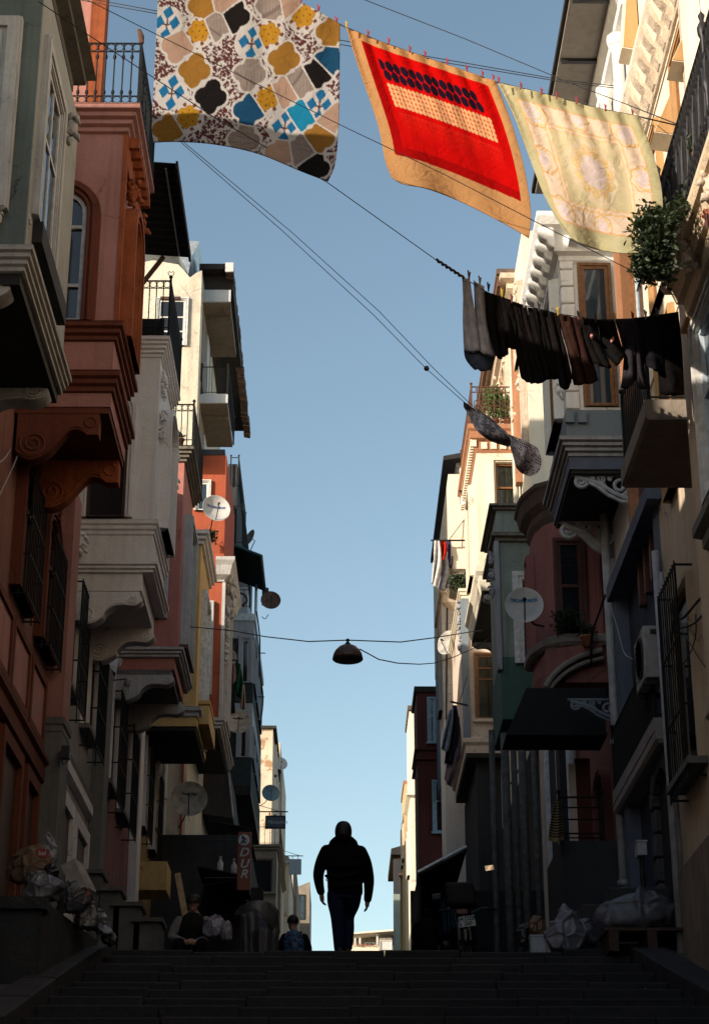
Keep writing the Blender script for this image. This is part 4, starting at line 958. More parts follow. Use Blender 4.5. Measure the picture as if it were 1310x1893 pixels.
# brown windows in the recessed wall
for zz, hh in ((11.4, 2.2), (14.2, 2.3)):
    window(r1, (4.4, 20.1, zz), TOSTREET_R, 1.1, hh, 0, (.12, .08), tan_, MATS['brown_wood'], cols=2)
    window(r1, (4.4, 22.6, zz), TOSTREET_R, 1.1, hh, 0, (.12, .08), tan_, MATS['brown_wood'], cols=2)
# lower wall: barred window with sill
window(r1, (4.4, 22.8, 7.6), TOSTREET_R, 1.2, 2.3, 0, (.1, .07), crR, MATS['dark_wood'], sill=(.1, .25, stoneG))
grille(r1, (4.4, 22.8, 7.4), TOSTREET_R, 1.3, 2.7, .22, 9)
m = M().tube([(4.28, 24.0, 5), (4.28, 24.0, 11)], .05, 8).tube([(4.3, 23.75, 6.5), (4.3, 23.75, 10.6)], .03, 6); m.obj('downpipe', MATS['pale_pipe'], r1, True)
M().box(4.3, 4.4, 18.6, 24.19, 2, 6.6).obj('plinth', plaster('stained_plinth', (.30, .24, .19), (.08, .06, .05), .8, 2), r1)

# ---------- house 2: white above with a slate-based bay, navy below
r2 = root('white_bay_house', 'white house with a slate grey based bay on iron scroll brackets, navy below', 'house', (7, 27, ST))
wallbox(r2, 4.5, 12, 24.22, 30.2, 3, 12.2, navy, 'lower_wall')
wallbox(r2, 4.48, 12, 24.23, 30.2, 12.2, 21.0, whR, 'wall')
Y0, Y1, Xf = 26.9, 29.2, 3.58
def y2(py): return zy(1043, py, Y0)
zt2 = 17.2
M().box(Xf, WR, Y0, Y1, y2(762), zt2).obj('bay', whR, r2)
M().box(Xf - .05, WR, Y0 - .05, Y1 + .05, y2(816), y2(760)).obj('bay_base', slate, r2)
for px in (1052, 1075): M().box(QY(px - 9, 775, Y0)[0], QY(px + 7, 775, Y0)[0], Y0 - .12, Y0 - .05, y2(786), y2(764)).obj('stone_block', slate, r2)
plain_corn(r2, Xf - .0, Y0, Y1, y2(846), y2(814), .18, plaster('grey_white_cornice', (.34, .34, .36), (.16, .15, .15), .6, 2), -1, WR, steps=4)
M().box(Xf - .03, WR, Y0 - .02, Y1 + .02, y2(868), y2(846)).obj('frieze', navyL, r2)
zs = y2(868)
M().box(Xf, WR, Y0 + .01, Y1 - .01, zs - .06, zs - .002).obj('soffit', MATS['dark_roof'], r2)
q = None; k = 0; z = y2(758)
while z < zt2 - .1:
    p = (Xf, Y0, z)
    if q is None: q = M().box(Xf - .035, Xf + .18, Y0 - .035, Y0 + .28, z + .012, z + .30).piece('quoin', whR, r2, p); bevel(q, .012, 1)
    else: dup(q, r2, p)
    z += .315
M().rects(WR, Xf, Y0, Y1, [(0, zt2 - .05), (.05, zt2), (.05, zt2 + .08), (.14, zt2 + .12), (.14, zt2 + .42), (.34, zt2 + .5), (.42, zt2 + .62), (.42, zt2 + .7)], -1).obj('bay_cornice', whR, r2)
mb = None
for k in range(7):
    y = Y0 - .28 + k * .42; p = (Xf, y, zt2)
    if mb is None:
        mb = M().prism([(Xf - .13, zt2 + .10), (Xf - .22, zt2 + .14), (Xf - .26, zt2 + .24), (Xf - .36, zt2 + .30), (Xf - .40, zt2 + .42), (Xf - .38, zt2 + .5), (Xf - .13, zt2 + .5)], y, y + .2).piece('modillion', whR, r2, p); bevel(mb, .03, 2)
    else: dup(mb, r2, p)
for k in range(4): M().box(Xf + .1 + k * .26, Xf + .24 + k * .26, Y0 - .40, Y0 - .13, zt2 + .2, zt2 + .495).obj('modillion', whR, r2)
xw0, xw1 = QY(1073, 600, Y0)[0], QY(1131, 600, Y0)[0]; wz0, wz1 = y2(752), y2(490)
refl = cloth('sheer_curtain', (.55, .50, .42), .2)
window(r2, ((xw0 + xw1) / 2, Y0, wz0), FRONT, xw1 - xw0 - .06, wz1 - wz0 - .03, 0, (.05, .05), MATS['brown_wood'], MATS['brown_wood'], MATS['blue_glass'], rows=(1.0,), fr=.06)
window(r2, (Xf, (Y0 + Y1) / 2, wz0), TOSTREET_R, 1.1, wz1 - wz0 - .2, 0, (.18, .12), whR, MATS['brown_wood'], cols=2)
for k, py in enumerate((560, 590, 700)): ornament(r2, (Xf - .08, Y0 + .42, y2(py)), .12, whR, 300 + k)
# iron scroll brackets under the bay
def iron_bracket(rt, Xa, Xb, Y, zt, h, mat, name='scroll_bracket'):
    m = M(); L = Xb - Xa; P = lambda u, v: Vector((Xa + L * u, Y, zt + h * v))
    def vol(cu, cv, r, hand, a0, tn=1.6): return [P(cu, cv) + Vector((rr * math.cos(a), 0, rr * math.sin(a))) for rr, a in ((r * (1 - .8 * i / 26), R(a0) + hand * 2 * math.pi * tn * i / 26) for i in range(27))]
    t = h * .075
    m.tube([P(0, -.02), P(1, -.02)], t, 6); m.tube([P(0.02, 0), P(0.02, -1)], t, 6)
    m.tube([P(.95, -.1), P(.6, -.35), P(.35, -.75), P(.15, -.98), P(.03, -1)], t * 1.3, 6)
    m.tube(vol(.25, -.48, h * .40, 1, 200), t, 6); m.tube(vol(.86, -.30, h * .27, -1, 40), t, 6); m.tube(vol(.55, -.20, h * .17, 1, 220), t * .8, 6)
    m.tube(vol(.40, -.13, h * .10, -1, 300), t * .7, 5); m.tube(vol(.70, -.22, h * .15, -1, 120), t * .8, 5); m.tube(vol(.12, -.22, h * .17, -1, 330), t * .8, 5); m.tube(vol(.50, -.52, h * .13, 1, 60), t * .8, 5)
    m.tube([P(.9, -.12), P(.62, -.48), P(.45, -.82), P(.25, -1.08), P(.02, -1.1)], t, 6)
    for k in range(6): m.tube([P(.05, -.75 - .04 * k), P(.12 + .02 * k, -.62 - .05 * k)], t * .6, 4)
    o = m.obj(name, mat, rt, True); return o
iron_bracket(r2, QY(1177, 890, Y0)[0], QY(1058, 890, Y0)[0], Y0 + .12, zs - .03, zy(1100, 872, Y0) - zy(1100, 918, Y0), MATS['bracket_grey'])
iron_bracket(r2, WR, QY(1034, 990, Y1 - .3)[0], Y1 - .3, zs - .05, .56, MATS['bracket_grey'])
# brown shutters and dark glazing on the wall between the two houses
M().box(4.36, 4.49, 25.2, 25.9, 13.2, 17.0).obj('shutter', MATS['brown_wood'], r2); M().box(4.30, 4.49, 26.0, 26.12, 12.0, 17.5).obj('pilaster', terr, r2)
window(r2, (4.48, 24.75, 13.0), TOSTREET_R, .8, 4.0, 0, (.07, .06), MATS['brown_wood'], MATS['blue_white_frame'], MATS['blue_glass'], rows=(2, 1))
window(r2, (4.48, 26.4, 12.8), TOSTREET_R, .6, 3.4, 0, (.07, .06), MATS['brown_wood'], MATS['brown_wood'])
for yy in (24.5, 25.05, 25.6, 26.15): M().box(4.40, 4.49, yy, yy + .14, 11.0, 13.0).obj('dark_red_post', MATS['dark_red_wood'], r2)
# white upper storey: columns, arches and a wide eave
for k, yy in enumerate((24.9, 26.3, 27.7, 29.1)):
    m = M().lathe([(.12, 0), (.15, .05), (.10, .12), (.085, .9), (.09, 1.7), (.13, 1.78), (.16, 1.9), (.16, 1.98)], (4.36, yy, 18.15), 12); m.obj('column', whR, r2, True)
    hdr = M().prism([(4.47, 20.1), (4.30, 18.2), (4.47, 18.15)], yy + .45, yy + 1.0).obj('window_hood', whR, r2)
    M().prism([(4.47, 20.08), (4.31, 18.21), (4.47, 18.16)], yy + .438, yy + .45).obj('hood_side', tan_, hdr)  # near side's shade is in the tan colour
M().rects(4.6, 4.46, 24.3, 30.1, [(0, 17.75), (.12, 17.8), (.12, 18.0), (.2, 18.05), (.2, 18.12)], -1).obj('sill_course', whR, r2)
ze = 20.75
M().rects(4.7, 4.44, 24.3, 30.1, [(0, ze - .55), (.1, ze - .5), (.1, ze - .3), (.2, ze - .2), (.2, ze - .08)], -1).obj('eave_moulding', whR, r2)
M().box(3.62, 12, 24.0, 30.4, ze - .07, ze).obj('eave_soffit', plaster('grey_soffit_boards', (.26, .235, .21), (.14, .12, .1), .5), r2)
M().box(3.56, 12, 23.9, 30.5, ze, ze + .1).obj('roof', MATS['dark_roof'], r2)
for yy in (24.6, 26.2, 27.8, 29.4): M().box(3.66, 4.25, yy, yy + .08, ze - .13, ze - .072).obj('rafter', MATS['dark_metal'], r2)
# ledge, dark recess, navy front and iron porch balcony lower down
M().box(4.2, 4.6, 23.9, 28.1, 11.74, 11.98).obj('ledge', navyL, r2)
M().box(4.36, 4.6, 24.22, 24.5, 8.9, 11.74).obj('pilaster', navyL, r2)
M().box(4.30, 4.6, 27.9, 28.2, 4, 11.74).obj('pilaster', navyL, r2)
M().box(4.2, 4.6, 24.5, 28.6, 8.62, 8.80).obj('porch_slab', plaster('pale_ledge', (.34, .32, .30), (.16, .15, .14), .5), r2)
M().rects(4.55, 4.25, 24.5, 28.6, [(0, 8.45), (.04, 8.5), (.04, 8.61)], -1).obj('porch_moulding', MATS['pale_ledge'], r2)
railing(r2, [(4.5, 24.55), (4.24, 24.55), (4.24, 28.55)], 8.8, 9.75, .11)
# rough stone archway under the porch
vs = plaster('dark_rough_stone', (.10, .105, .115), (.04, .04, .045), .7, 2.5, bump=1.0); yc, ww = 25.35, .62
m0 = None
for s in (-1, 1):
    for k in range(8):
        z = 5.2 + k * .34; wd = random.uniform(.26, .36); y = yc + s * (ww + wd / 2)
        o = M().box(4.34 + random.uniform(0, .04), 4.6, y - wd / 2, y + wd / 2, z, z + .32).obj('stone', vs, r2); bevel(o, .03, 2)
for k in range(7):
    a0, a1 = R(180 * k / 7 + 1), R(180 * (k + 1) / 7 - 1); zc_ = 7.92
    o = M().prism([(yc + ww * math.cos(a0), zc_ + .38 * math.sin(a0)), (yc + (ww + .3) * math.cos(a0), zc_ + .62 * math.sin(a0)), (yc + (ww + .3) * math.cos(a1), zc_ + .62 * math.sin(a1)), (yc + ww * math.cos(a1), zc_ + .38 * math.sin(a1))], 4.36, 4.6, 'x').obj('voussoir', vs, r2); bevel(o, .02, 2)
M().box(4.47, 4.52, yc - ww, yc + ww, 4, 8.25).obj('doorway', MATS['black_awning'], r2)
M().box(4.1, 4.6, 24.6, 26.2, 4.5, 5.95).obj('door_step', vs, r2)
M().tube([(4.30, 28.6, 5), (4.30, 28.6, 14.2)], .07, 8).lathe([(.07, -.05), (.1, -.04), (.1, .04), (.07, .05)], (4.3, 28.6, 7.4), 8).lathe([(.07, -.05), (.1, -.04), (.1, .04), (.07, .05)], (4.3, 28.6, 9.6), 8).obj('downpipe', MATS['pale_pipe'], r2, True)
iron_bracket(r2, 4.45, QY(1049, 1310, 28.9)[0], 28.9, QY(1090, 1293, 28.9)[1], .32, slate)

# ---------- house 3: mauve pink with a rounded bay
r3 = root('mauve_pink_house', 'mauve pink house with a rounded bay, dark framed window and arched balcony', 'house', (7, 32, ST))
wallbox(r3, WR, 12, 30.22, 38.6, 3, 18.0, pinkR)
Y0 = 30.6
def plan(o, Y1=31.9): return [(WR + .05, Y0 - o), (3.80, Y0 - o), (3.58 - o * .7, Y0 + .22 - o * .7), (3.45 - o, Y0 + .6), (3.42 - o, Y0 + .9), (3.42 - o, Y1 + o), (WR + .05, Y1 + o)]
def rbay(prof, name, mat):
    return M().strip([[(x, y, z) for x, y in plan(o)] for o, z in prof]).obj(name, mat, r3)
def y3(py): return zy(1050, py, Y0)
rbay([(0, y3(1200)), (0, y3(905))], 'bay', pinkR)
rbay([(.0, y3(962)), (.05, y3(950)), (.05, y3(938)), (.16, y3(925)), (.2, y3(905)), (.24, y3(900)), (.24, y3(893))], 'cornice', plaster('dark_brown_cornice', (.10, .07, .06), (.04, .03, .025), .6, 2))
rbay([(.10, y3(1196)), (.16, y3(1190)), (.16, y3(1178)), (.04, y3(1172))], 'ledge', plaster('worn_ledge', (.30, .27, .25), (.12, .1, .09), .7, 2))
rbay([(.02, y3(1262)), (.06, y3(1235)), (.02, y3(1197))], 'bay_base', pinkR)
wx0, wx1 = QY(1025, 1100, Y0)[0], QY(1082, 1100, Y0)[0]
window(r3, ((wx0 + wx1) / 2, Y0, y3(1180)), FRONT, wx1 - wx0 - .1, y3(1003) - y3(1180), 0, (.06, .08), MATS['dark_red_wood'], MATS['dark_red_wood'], rows=(1.15, 1), fr=.07)
window(r3, (3.42, Y0 + 1.08, y3(1180)), TOSTREET_R, .3, y3(1003) - y3(1180), 0, (.1, .08), pinkR, MATS['dark_red_wood'], rows=(1.15, 1))
M().box(QY(1098, 1050, Y0)[0], QY(1108, 1050, Y0)[0], Y0 - .06, Y0, y3(1175), y3(965)).obj('pilaster', pinkR, r3)
m = M(); pts = [P3(*q, Y0 - .25) for q in ((1008, 1270), (1022, 1248), (1045, 1228), (1075, 1212), (1112, 1202))]
m.tube(smooth_pts(pts, 5), .05, 8); m.tube([tuple(Vector(p) + Vector((.02, .05, -.12))) for p in smooth_pts(pts, 5)], .04, 8); m.obj('arched_moulding', MATS['worn_ledge'], r3)
arch_pts = [QY(*q, Y0 - .2) for q in ((1008, 1270), (1022, 1248), (1045, 1228), (1075, 1212), (1112, 1202), (1112, 1188), (1008, 1200))]
M().prism(arch_pts, Y0 - .2, Y0 + .9).obj('arched_balcony', pinkR, r3)
for yc in (32.2, 35.6): window(r3, (WR, yc, 7.2), TOSTREET_R, 1.1, 2.8, .3, (.14, .1), pinkR, MATS['dark_wood'])
m = M()
for k, (yy, mt) in enumerate(((33.0, 'old_white_paint'), (34.1, 'pale_pipe'), (35.4, 'old_white_paint'))):
    M().tube([(4.45 - .08 * k, yy + 2.5, 4), (4.45 - .08 * k, yy + 2.5, 13.0)], .1, 10).obj('pipe', MATS[mt], r3, True)

# ---------- house 4: faded green
r4 = root('faded_green_house', 'narrow faded green house with a white framed window and a mossy parapet', 'house', (7, 40, ST))
wallbox(r4, WR + .05, 12, 38.62, 42.8, 3, 18.4, grnR)
Y0, Y1, Xf = 39.1, 41.6, 3.50
def y4(py): return zy(940, py, Y0)
M().box(Xf, WR + .1, Y0, Y1, y4(1215), y4(985)).obj('bay', grnR, r4)
M().box(Xf - .02, WR + .1, Y0 - .02, Y1 + .02, y4(1330), y4(1215)).obj('bay_base', grnD, r4)
M().box(Xf - .03, WR + .1, Y0 - .03, Y1 + .03, y4(985), y4(942)).obj('parapet', grnR, r4)
plain_corn(r4, Xf - .03, Y0 - .03, Y1 + .03, y4(945), y4(936), .16, moss, -1, WR, 'parapet_cap', 2)
plain_corn(r4, Xf, Y0, Y1, y4(1003), y4(988), .16, moss, -1, WR, steps=2)
wx0 = QY(945, 1100, Y0)[0]
window(r4, (wx0 + .55, Y0, y4(1228)), FRONT, .62, y4(1075) - y4(1228), 0, (.22, .08), MATS['white_paint'], MATS['dark_red_wood'], rows=(2, 1))
M().box(Xf - .1, Xf, Y0 - .1, Y0 + .16, y4(1240), y4(1003)).obj('corner_pilaster', MATS['grey_white_cornice'], r4)
for k, py in enumerate((1030, 1060, 1090)): ornament(r4, (Xf - .16, Y0 + .1, y4(py)), .13, MATS['grey_white_cornice'], 400 + k)
for k in range(3): M().tube([(WR - .05, 39.4 + k * 1.1, 3), (WR - .05, 39.4 + k * 1.1, y4(1340))], .11, 10).obj('pipe', MATS['pale_pipe'], r4, True)

# ---------- house 5: tall ornate ivory house with terracotta balcony
r5 = root('ornate_ivory_house', 'tall sunlit ivory and terracotta house with an iron balcony and carved cornices', 'house', (8, 46, ST))
wallbox(r5, 4.42, 12, 42.82, 56, 3, 26.0, crC)
Y0, Y1, Xf = 43.6, 47.6, 3.42
def y5(py): return zy(900, py, Y0)
M().box(Xf, 4.5, Y0, Y1, y5(1060), y5(835)).obj('bay', crC, r5)
M().rects(4.6, Xf, Y0, Y1, [(0, y5(838)), (.05, y5(832)), (.05, y5(818)), (.16, y5(814)), (.16, y5(802)), (.22, y5(798)), (.22, y5(790))], -1).obj('balcony_cornice', terr, r5)
dn = None
for k in range(26):
    y = Y0 - .1 + k * .165; p = (Xf - .06, y, y5(815))
    if dn is None: dn = M().box(Xf - .15, Xf, y, y + .09, y5(828), y5(815)).piece('dentil', crC, r5, p)
    else: dup(dn, r5, p)
for k in range(5): M().box(Xf + .12 + k * .24, Xf + .27 + k * .24, Y0 - .09, Y0 - .04, y5(832), y5(820)).obj('frieze_panel', crC, r5)
rz0, rz1 = y5(790), y5(720)
railing(r5, [(Xf - .1, Y1), (Xf - .1, Y0 - .15), (Xf + 1.05, Y0 - .15)], rz0, rz1, .15, MATS['rust'], 'rings', r=.010)
m = M()
for k in range(3):
    cx = Xf + .12 + k * .36; cz = (rz0 + rz1) / 2
    for a in range(4): m.tube([(cx + .1 * math.cos(R(90 * a + 45)) + .09 * math.cos(t), Y0 - .15, cz + .1 * math.sin(R(90 * a + 45)) + .09 * math.sin(t)) for t in (2 * math.pi * i / 10 for i in range(11))], .012, 4, False)
m.obj('knot_ornament', MATS['rust'], r5)
xw0, xw1 = QY(915, 900, Y0)[0], QY(966, 900, Y0)[0]
window(r5, ((xw0 + xw1) / 2, Y0, y5(1040)), FRONT, xw1 - xw0, y5(860) - y5(1040), 0, (.1, .16), crC, MATS['brown_wood'], cols=1, rows=(3, 1), curtain=refl)
window(r5, (Xf, Y0 + 2, y5(1030)), TOSTREET_R, 1.2, y5(870) - y5(1030), 0, (.15, .1), crC, MATS['brown_wood'], cols=2)
M().rects(4.6, Xf, Y0, Y1, [(-.05, y5(1090)), (.02, y5(1075)), (.02, y5(1065)), (.1, y5(1058)), (.1, y5(1048))], -1).obj('base_moulding', crC, r5)
M().box(Xf + .05, 4.5, Y0 + .05, Y1, y5(1100), y5(1091)).obj('soffit', MATS['dark_roof'], r5)
corbel(r5, 4.45, Xf + .12, Y0 + .05, .3, y5(1092), .5, MATS['grey_white_cornice']); corbel(r5, 4.45, Xf + .12, Y1 - .4, .3, y5(1092), .5, MATS['grey_white_cornice'])
# facade above the balcony: pilasters, string courses, carved stone
for zz, oo in ((22.5, .12), (24.9, .25), (25.8, .35)):
    M().rects(4.6, 4.42, 42.9, 56, [(0, zz - .3), (oo * .5, zz - .2), (oo * .5, zz - .05), (oo, zz), (oo, zz + .15)], -1).obj('string_course', stR, r5)
for k in range(9):
    yy = 40.6 + k * 1.75
    M().box(4.28, 4.43, yy, yy + .3, 20.0, 24.6).obj('pilaster', terr if k % 2 else stR, r5)
    if k % 2 == 0: window(r5, (4.42, yy + .95, 22.8), TOSTREET_R, .6, 1.6, .3, (.12, .1), stR, MATS['dark_wood'])
    ornament(r5, (4.3, yy + .15, 24.4), .22, stR, 420 + k, 16); ornament(r5, (4.28, yy + .15, 21.9), .18, stR, 440 + k, 12)
M().box(4.0, 12, 42.7, 56.2, 26.0, 26.15).obj('roof', MATS['roof_tile'], r5)
M().box(4.02, 4.1, 42.8, 56.2, 25.7, 26.05).obj('gutter', MATS['rust'], r5)
M().box(4.44, 12, 40.4, 42.83, 18.2, 25.9).obj('side_wall', crC, r5)
M().tube([(4.3, 42.7, 14), (4.3, 42.7, 23.8)], .07, 8).obj('downpipe', plaster('old_pipe_paint', (.55, .53, .45), (.3, .27, .2), .6, 3), r5, True)

# ---------- house 6: beige house with a curtained window over a dark soffit
r6 = root('shaded_beige_house', 'beige house with a tall curtained window, its bay above a black soffit', 'house', (8, 53, ST))
wallbox(r6, WR, 12, 56.02, 63, 3, 22.6, beigeR)
Y0, Y1, Xf = 50.4, 55.6, 3.45
def y6(py): return zy(880, py, Y0)
M().box(Xf, 4.5, Y0, Y1, y6(1392), y6(1100)).obj('bay', beigeR, r6)
plain_corn(r6, Xf, Y0, Y1, y6(1108), y6(1090), .12, crC, -1, 4.5, steps=3)
xw0, xw1 = QY(881, 1270, Y0)[0], QY(922, 1270, Y0)[0]
window(r6, ((xw0 + xw1) / 2, Y0, y6(1330)), FRONT, xw1 - xw0, y6(1212) - y6(1330), 0, (.07, .08), MATS['brown_wood'], MATS['brown_wood'], cols=2, rows=(1.8, .5, .6), curtain=refl, sill=(.06, .12, beigeR))
M().box(Xf - .05, Xf + .14, Y0 - .06, Y0 + .2, y6(1370), y6(1108)).obj('corner_pilaster', slate, r6)
M().rects(4.5, Xf, Y0, Y1, [(.0, y6(1378)), (.08, y6(1373)), (.08, y6(1366)), (0, y6(1362))], -1).obj('base_moulding', beigeR, r6)
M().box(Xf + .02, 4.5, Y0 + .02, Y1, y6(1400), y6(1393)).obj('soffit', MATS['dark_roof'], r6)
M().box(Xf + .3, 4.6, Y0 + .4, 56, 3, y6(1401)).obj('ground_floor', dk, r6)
for k, py in enumerate((1115, 1140, 1165, 1190)): ornament(r6, (Xf - .08, Y0 + .25, y6(py)), .16, MATS['grey_white_cornice'], 460 + k)
M().rects(4.5, Xf, 57, 60, [(0, 21.9), (.2, 22.1), (.2, 22.35), (.3, 22.45)], -1).obj('roof_cornice', stR, r6)

# ---------- house 7: white tiled wall with pale pipe and drying rack
r7 = root('white_tiled_house', 'narrow white tiled house front with a tall white gutter pipe and terrace', 'house', (8, 60, ST))
Y0 = 57.0
xa, xb_ = QY(817, 1200, Y0)[0], QY(850, 1200, Y0)[0]
M().box(xa + .02, 6, Y0 + .03, 59.4, 3, zy(830, 1330, Y0)).obj('base_wall', tileW, r7)
M().box(xa + .02, 6, Y0 + .03, 59.4, zy(830, 1330, Y0), zy(830, 1105, Y0)).obj('wall', beigeR, r7)
tb = None; rowh = (zy(830, 1105, Y0) - zy(830, 1450, Y0)) / 21; zz = zy(830, 1450, Y0)
for r_ in range(21):
    for c in range(3):
        off = -.17 if r_ % 2 else 0; x = xa + off + c * .34; x0_, x1_ = max(x, xa) + .006, min(x + .33, xb_) ; p = (x, Y0, zz + r_ * rowh)
        if x1_ - x0_ < .04: continue
        M().box(x0_, x1_, Y0, Y0 + .04, p[2] + .006, p[2] + rowh - .004).obj('tile', tileW, r7)
for yy in range(1): window(r7, (xa + .02, Y0 + 1.3, zy(830, 1300, Y0)), TOSTREET_R, .9, 2.4, 0, (.1, .08), slate, MATS['dark_wood'])
m = M().tube([P3(826, 1100, Y0 - .02), P3(824, 1330, Y0 - .02)], .03, 5); m.obj('gutter_pipe', MATS['dark_metal'], r7)
# cream upper part with terrace, white eave pipe
M().box(3.45, 6, Y0 - 1.25, 66, zy(850, 1100, Y0), zy(850, 905, Y0)).obj('upper_wall', crW, r7)
M().prism([(3.36, zy(850, 860, Y0)), (5, zy(850, 845, Y0)), (5, zy(850, 835, Y0)), (3.36, zy(850, 852, Y0))], Y0 - .4, 66).obj('roof', MATS['dark_roof'], r7)
M().tube([P3(852, 858, Y0), P3(853, 880, Y0), P3(862, 930, Y0), P3(860, 1000, Y0)], .07, 8).obj('eave_pipe', MATS['white_paint'], r7, True)
M().tube([P3(847, 856, Y0), tuple(Vector(P3(847, 856, Y0)) + Vector((0, 11, 0)))], .09, 8).obj('gutter', MATS['white_paint'], r7, True)
M().box(QY(853, 1040, Y0)[0], QY(874, 1040, Y0)[0], Y0 - 1.2, Y0 - 1.15, zy(860, 1062, Y0), zy(860, 1000, Y0)).obj('terrace_screen', plaster('faded_green_tarp', (.20, .30, .27), (.12, .18, .16), .5, 4), r7)
M().box(3.4, 4.6, Y0 - 1.3, Y0 + .4, zy(840, 1078, Y0), zy(840, 1064, Y0)).obj('terrace_slab', crC, r7)
M().rects(4.8, 3.45, Y0 - 1.2, Y0 + 2, [(0, zy(840, 1110, Y0)), (.1, zy(840, 1095, Y0)), (.1, zy(840, 1085, Y0)), (.2, zy(840, 1080, Y0))], -1).obj('cornice', moss, r7)

# ---------- house 8: maroon house with pale blue windows
r8 = root('maroon_house', 'maroon house with pale blue framed windows, right of the hanging lamp', 'house', (8, 78, ST))
Y0 = 76.0
xa, xb_ = QY(771, 1400, Y0)[0], QY(850, 1400, Y0)[0]
M().box(xa, 7, Y0, 79, 3, zy(790, 1280, Y0)).obj('wall', redR, r8)
M().box(xa - .1, 7, Y0 - .1, 79.1, zy(790, 1280, Y0), zy(790, 1270, Y0)).obj('roof', MATS['dark_roof'], r8)
for py in (1385, 1403): M().rects(7, xa, Y0, 79, [(0, zy(790, py + 4, Y0)), (.12, zy(790, py + 2, Y0)), (.12, zy(790, py, Y0))], -1).obj('string_course', redR, r8)
bw = plain('pale_blue_frame', (.28, .38, .46), .5)
for (pa, pb, pt, pc) in ((789, 806, 1290, 1372), (798, 827, 1443, 1538)):
    xw0, xw1 = QY(pa, pt, Y0)[0], QY(pb, pt, Y0)[0]
    window(r8, ((xw0 + xw1) / 2, Y0, zy(pa, pc, Y0)), FRONT, xw1 - xw0 - .24, zy(pa, pt, Y0) - zy(pa, pc, Y0) - .12, 0, (.13, .1), bw, bw, cols=1, rows=(1.7, 1), sill=(.05, .15, bw))
M().box(QY(805, 1300, Y0)[0], QY(818, 1300, Y0)[0], Y0 - 3, Y0 - .1, zy(808, 1480, Y0), zy(808, 1095, Y0)).obj('slate_side_strip', slate, r8)
# ---------- far white and cream houses, small end house
r9 = root('far_white_house', 'far sunlit white house edge left of the maroon house', 'house', (9, 98, ST)); Y0 = 97.0
M().box(QY(757, 1400, Y0)[0], 9, Y0, 101, 3, zy(765, 1314, Y0)).obj('wall', crW, r9)
M().box(QY(754, 1400, Y0)[0], 9, Y0 - .2, 101.2, zy(765, 1314, Y0), zy(765, 1306, Y0)).obj('roof', MATS['roof_tile'], r9)
M().rects(9, QY(757, 1400, Y0)[0], Y0, 101, [(0, zy(765, 1475, Y0)), (.2, zy(765, 1471, Y0)), (.2, zy(765, 1468, Y0))], -1).obj('string_course', crC, r9)
for yy in (99.2,): window(r9, (QY(757, 1400, Y0)[0], yy, 22), TOSTREET_R, 1.2, 2.2, 0, (.1, .1), crC, MATS['dark_wood'])
r10 = root('far_tan_house', 'far sunlit tan house with a pointed roof edge beyond the white house', 'house', (9, 122, ST)); Y0 = 121.0
M().box(QY(748, 1550, Y0)[0], 10, Y0, 126, 3, zy(752, 1450, Y0)).obj('wall', plaster('far_tan_render', (.62, .45, .25), (.4, .27, .14), .5), r10)
M().box(QY(746, 1550, Y0)[0], 10, Y0, 126, zy(752, 1450, Y0), zy(752, 1443, Y0)).obj('roof', terr, r10)
for yy in (123, 125): window(r10, (QY(748, 1550, Y0)[0], yy, 28), TOSTREET_R, 1.2, 2.4, .4, (.12, .1), stR, MATS['dark_wood'])
r11 = root('end_house', 'small ochre end house with a railed balcony and a white framed window', 'house', (8, 142, ST)); Y0 = 142.0
gw = plaster('gold_ochre_render', (.36, .23, .10), (.18, .11, .05), .5)
M().box(QY(734, 1650, Y0)[0], 9, Y0, 150, 3, zy(740, 1585, Y0)).obj('wall', gw, r11)
M().box(QY(727, 1650, Y0)[0], QY(740, 1650, Y0)[0], Y0 - .4, Y0 + .3, zy(735, 1655, Y0), zy(735, 1590, Y0)).obj('dark_corner', dk, r11)
M().box(QY(727, 1700, Y0)[0], QY(739, 1700, Y0)[0], Y0 - .45, Y0 + .3, 3, zy(735, 1655, Y0)).obj('green_corner', grnR, r11)
M().prism([(QY(722, 1580, Y0)[0], zy(722, 1585, Y0)), (QY(722, 1576, Y0)[0], zy(722, 1574, Y0)), (QY(750, 1565, Y0)[0], zy(750, 1566, Y0)), (QY(800, 1575, Y0)[0], zy(750, 1572, Y0)), (QY(800, 1585, Y0)[0], zy(750, 1585, Y0))], Y0 - 1, 151).obj('roof', MATS['dark_roof'], r11)
M().box(QY(736, 1618, Y0)[0], 9, Y0 - 1, Y0, zy(745, 1623, Y0), zy(745, 1619, Y0)).obj('balcony_slab', MATS['rust'], r11)
railing(r11, [(QY(741, 1618, Y0)[0], Y0 - .9), (QY(766, 1618, Y0)[0], Y0 - .9)], zy(745, 1619, Y0), zy(745, 1591, Y0), .18, MATS['rust'], r=.02)
window(r11, (QY(757, 1680, Y0)[0], Y0, zy(755, 1716, Y0)), FRONT, .6, zy(755, 1660, Y0) - zy(755, 1716, Y0), 0, (.1, .1), MATS['white_paint'], MATS['white_paint'], rows=(1.6, 1), curtain=refl)
M().box(QY(749, 1640, Y0)[0], QY(766, 1640, Y0)[0], Y0 - .15, Y0, zy(755, 1645, Y0), zy(755, 1627, Y0)).obj('vent_panel', MATS['white_paint'], r11)
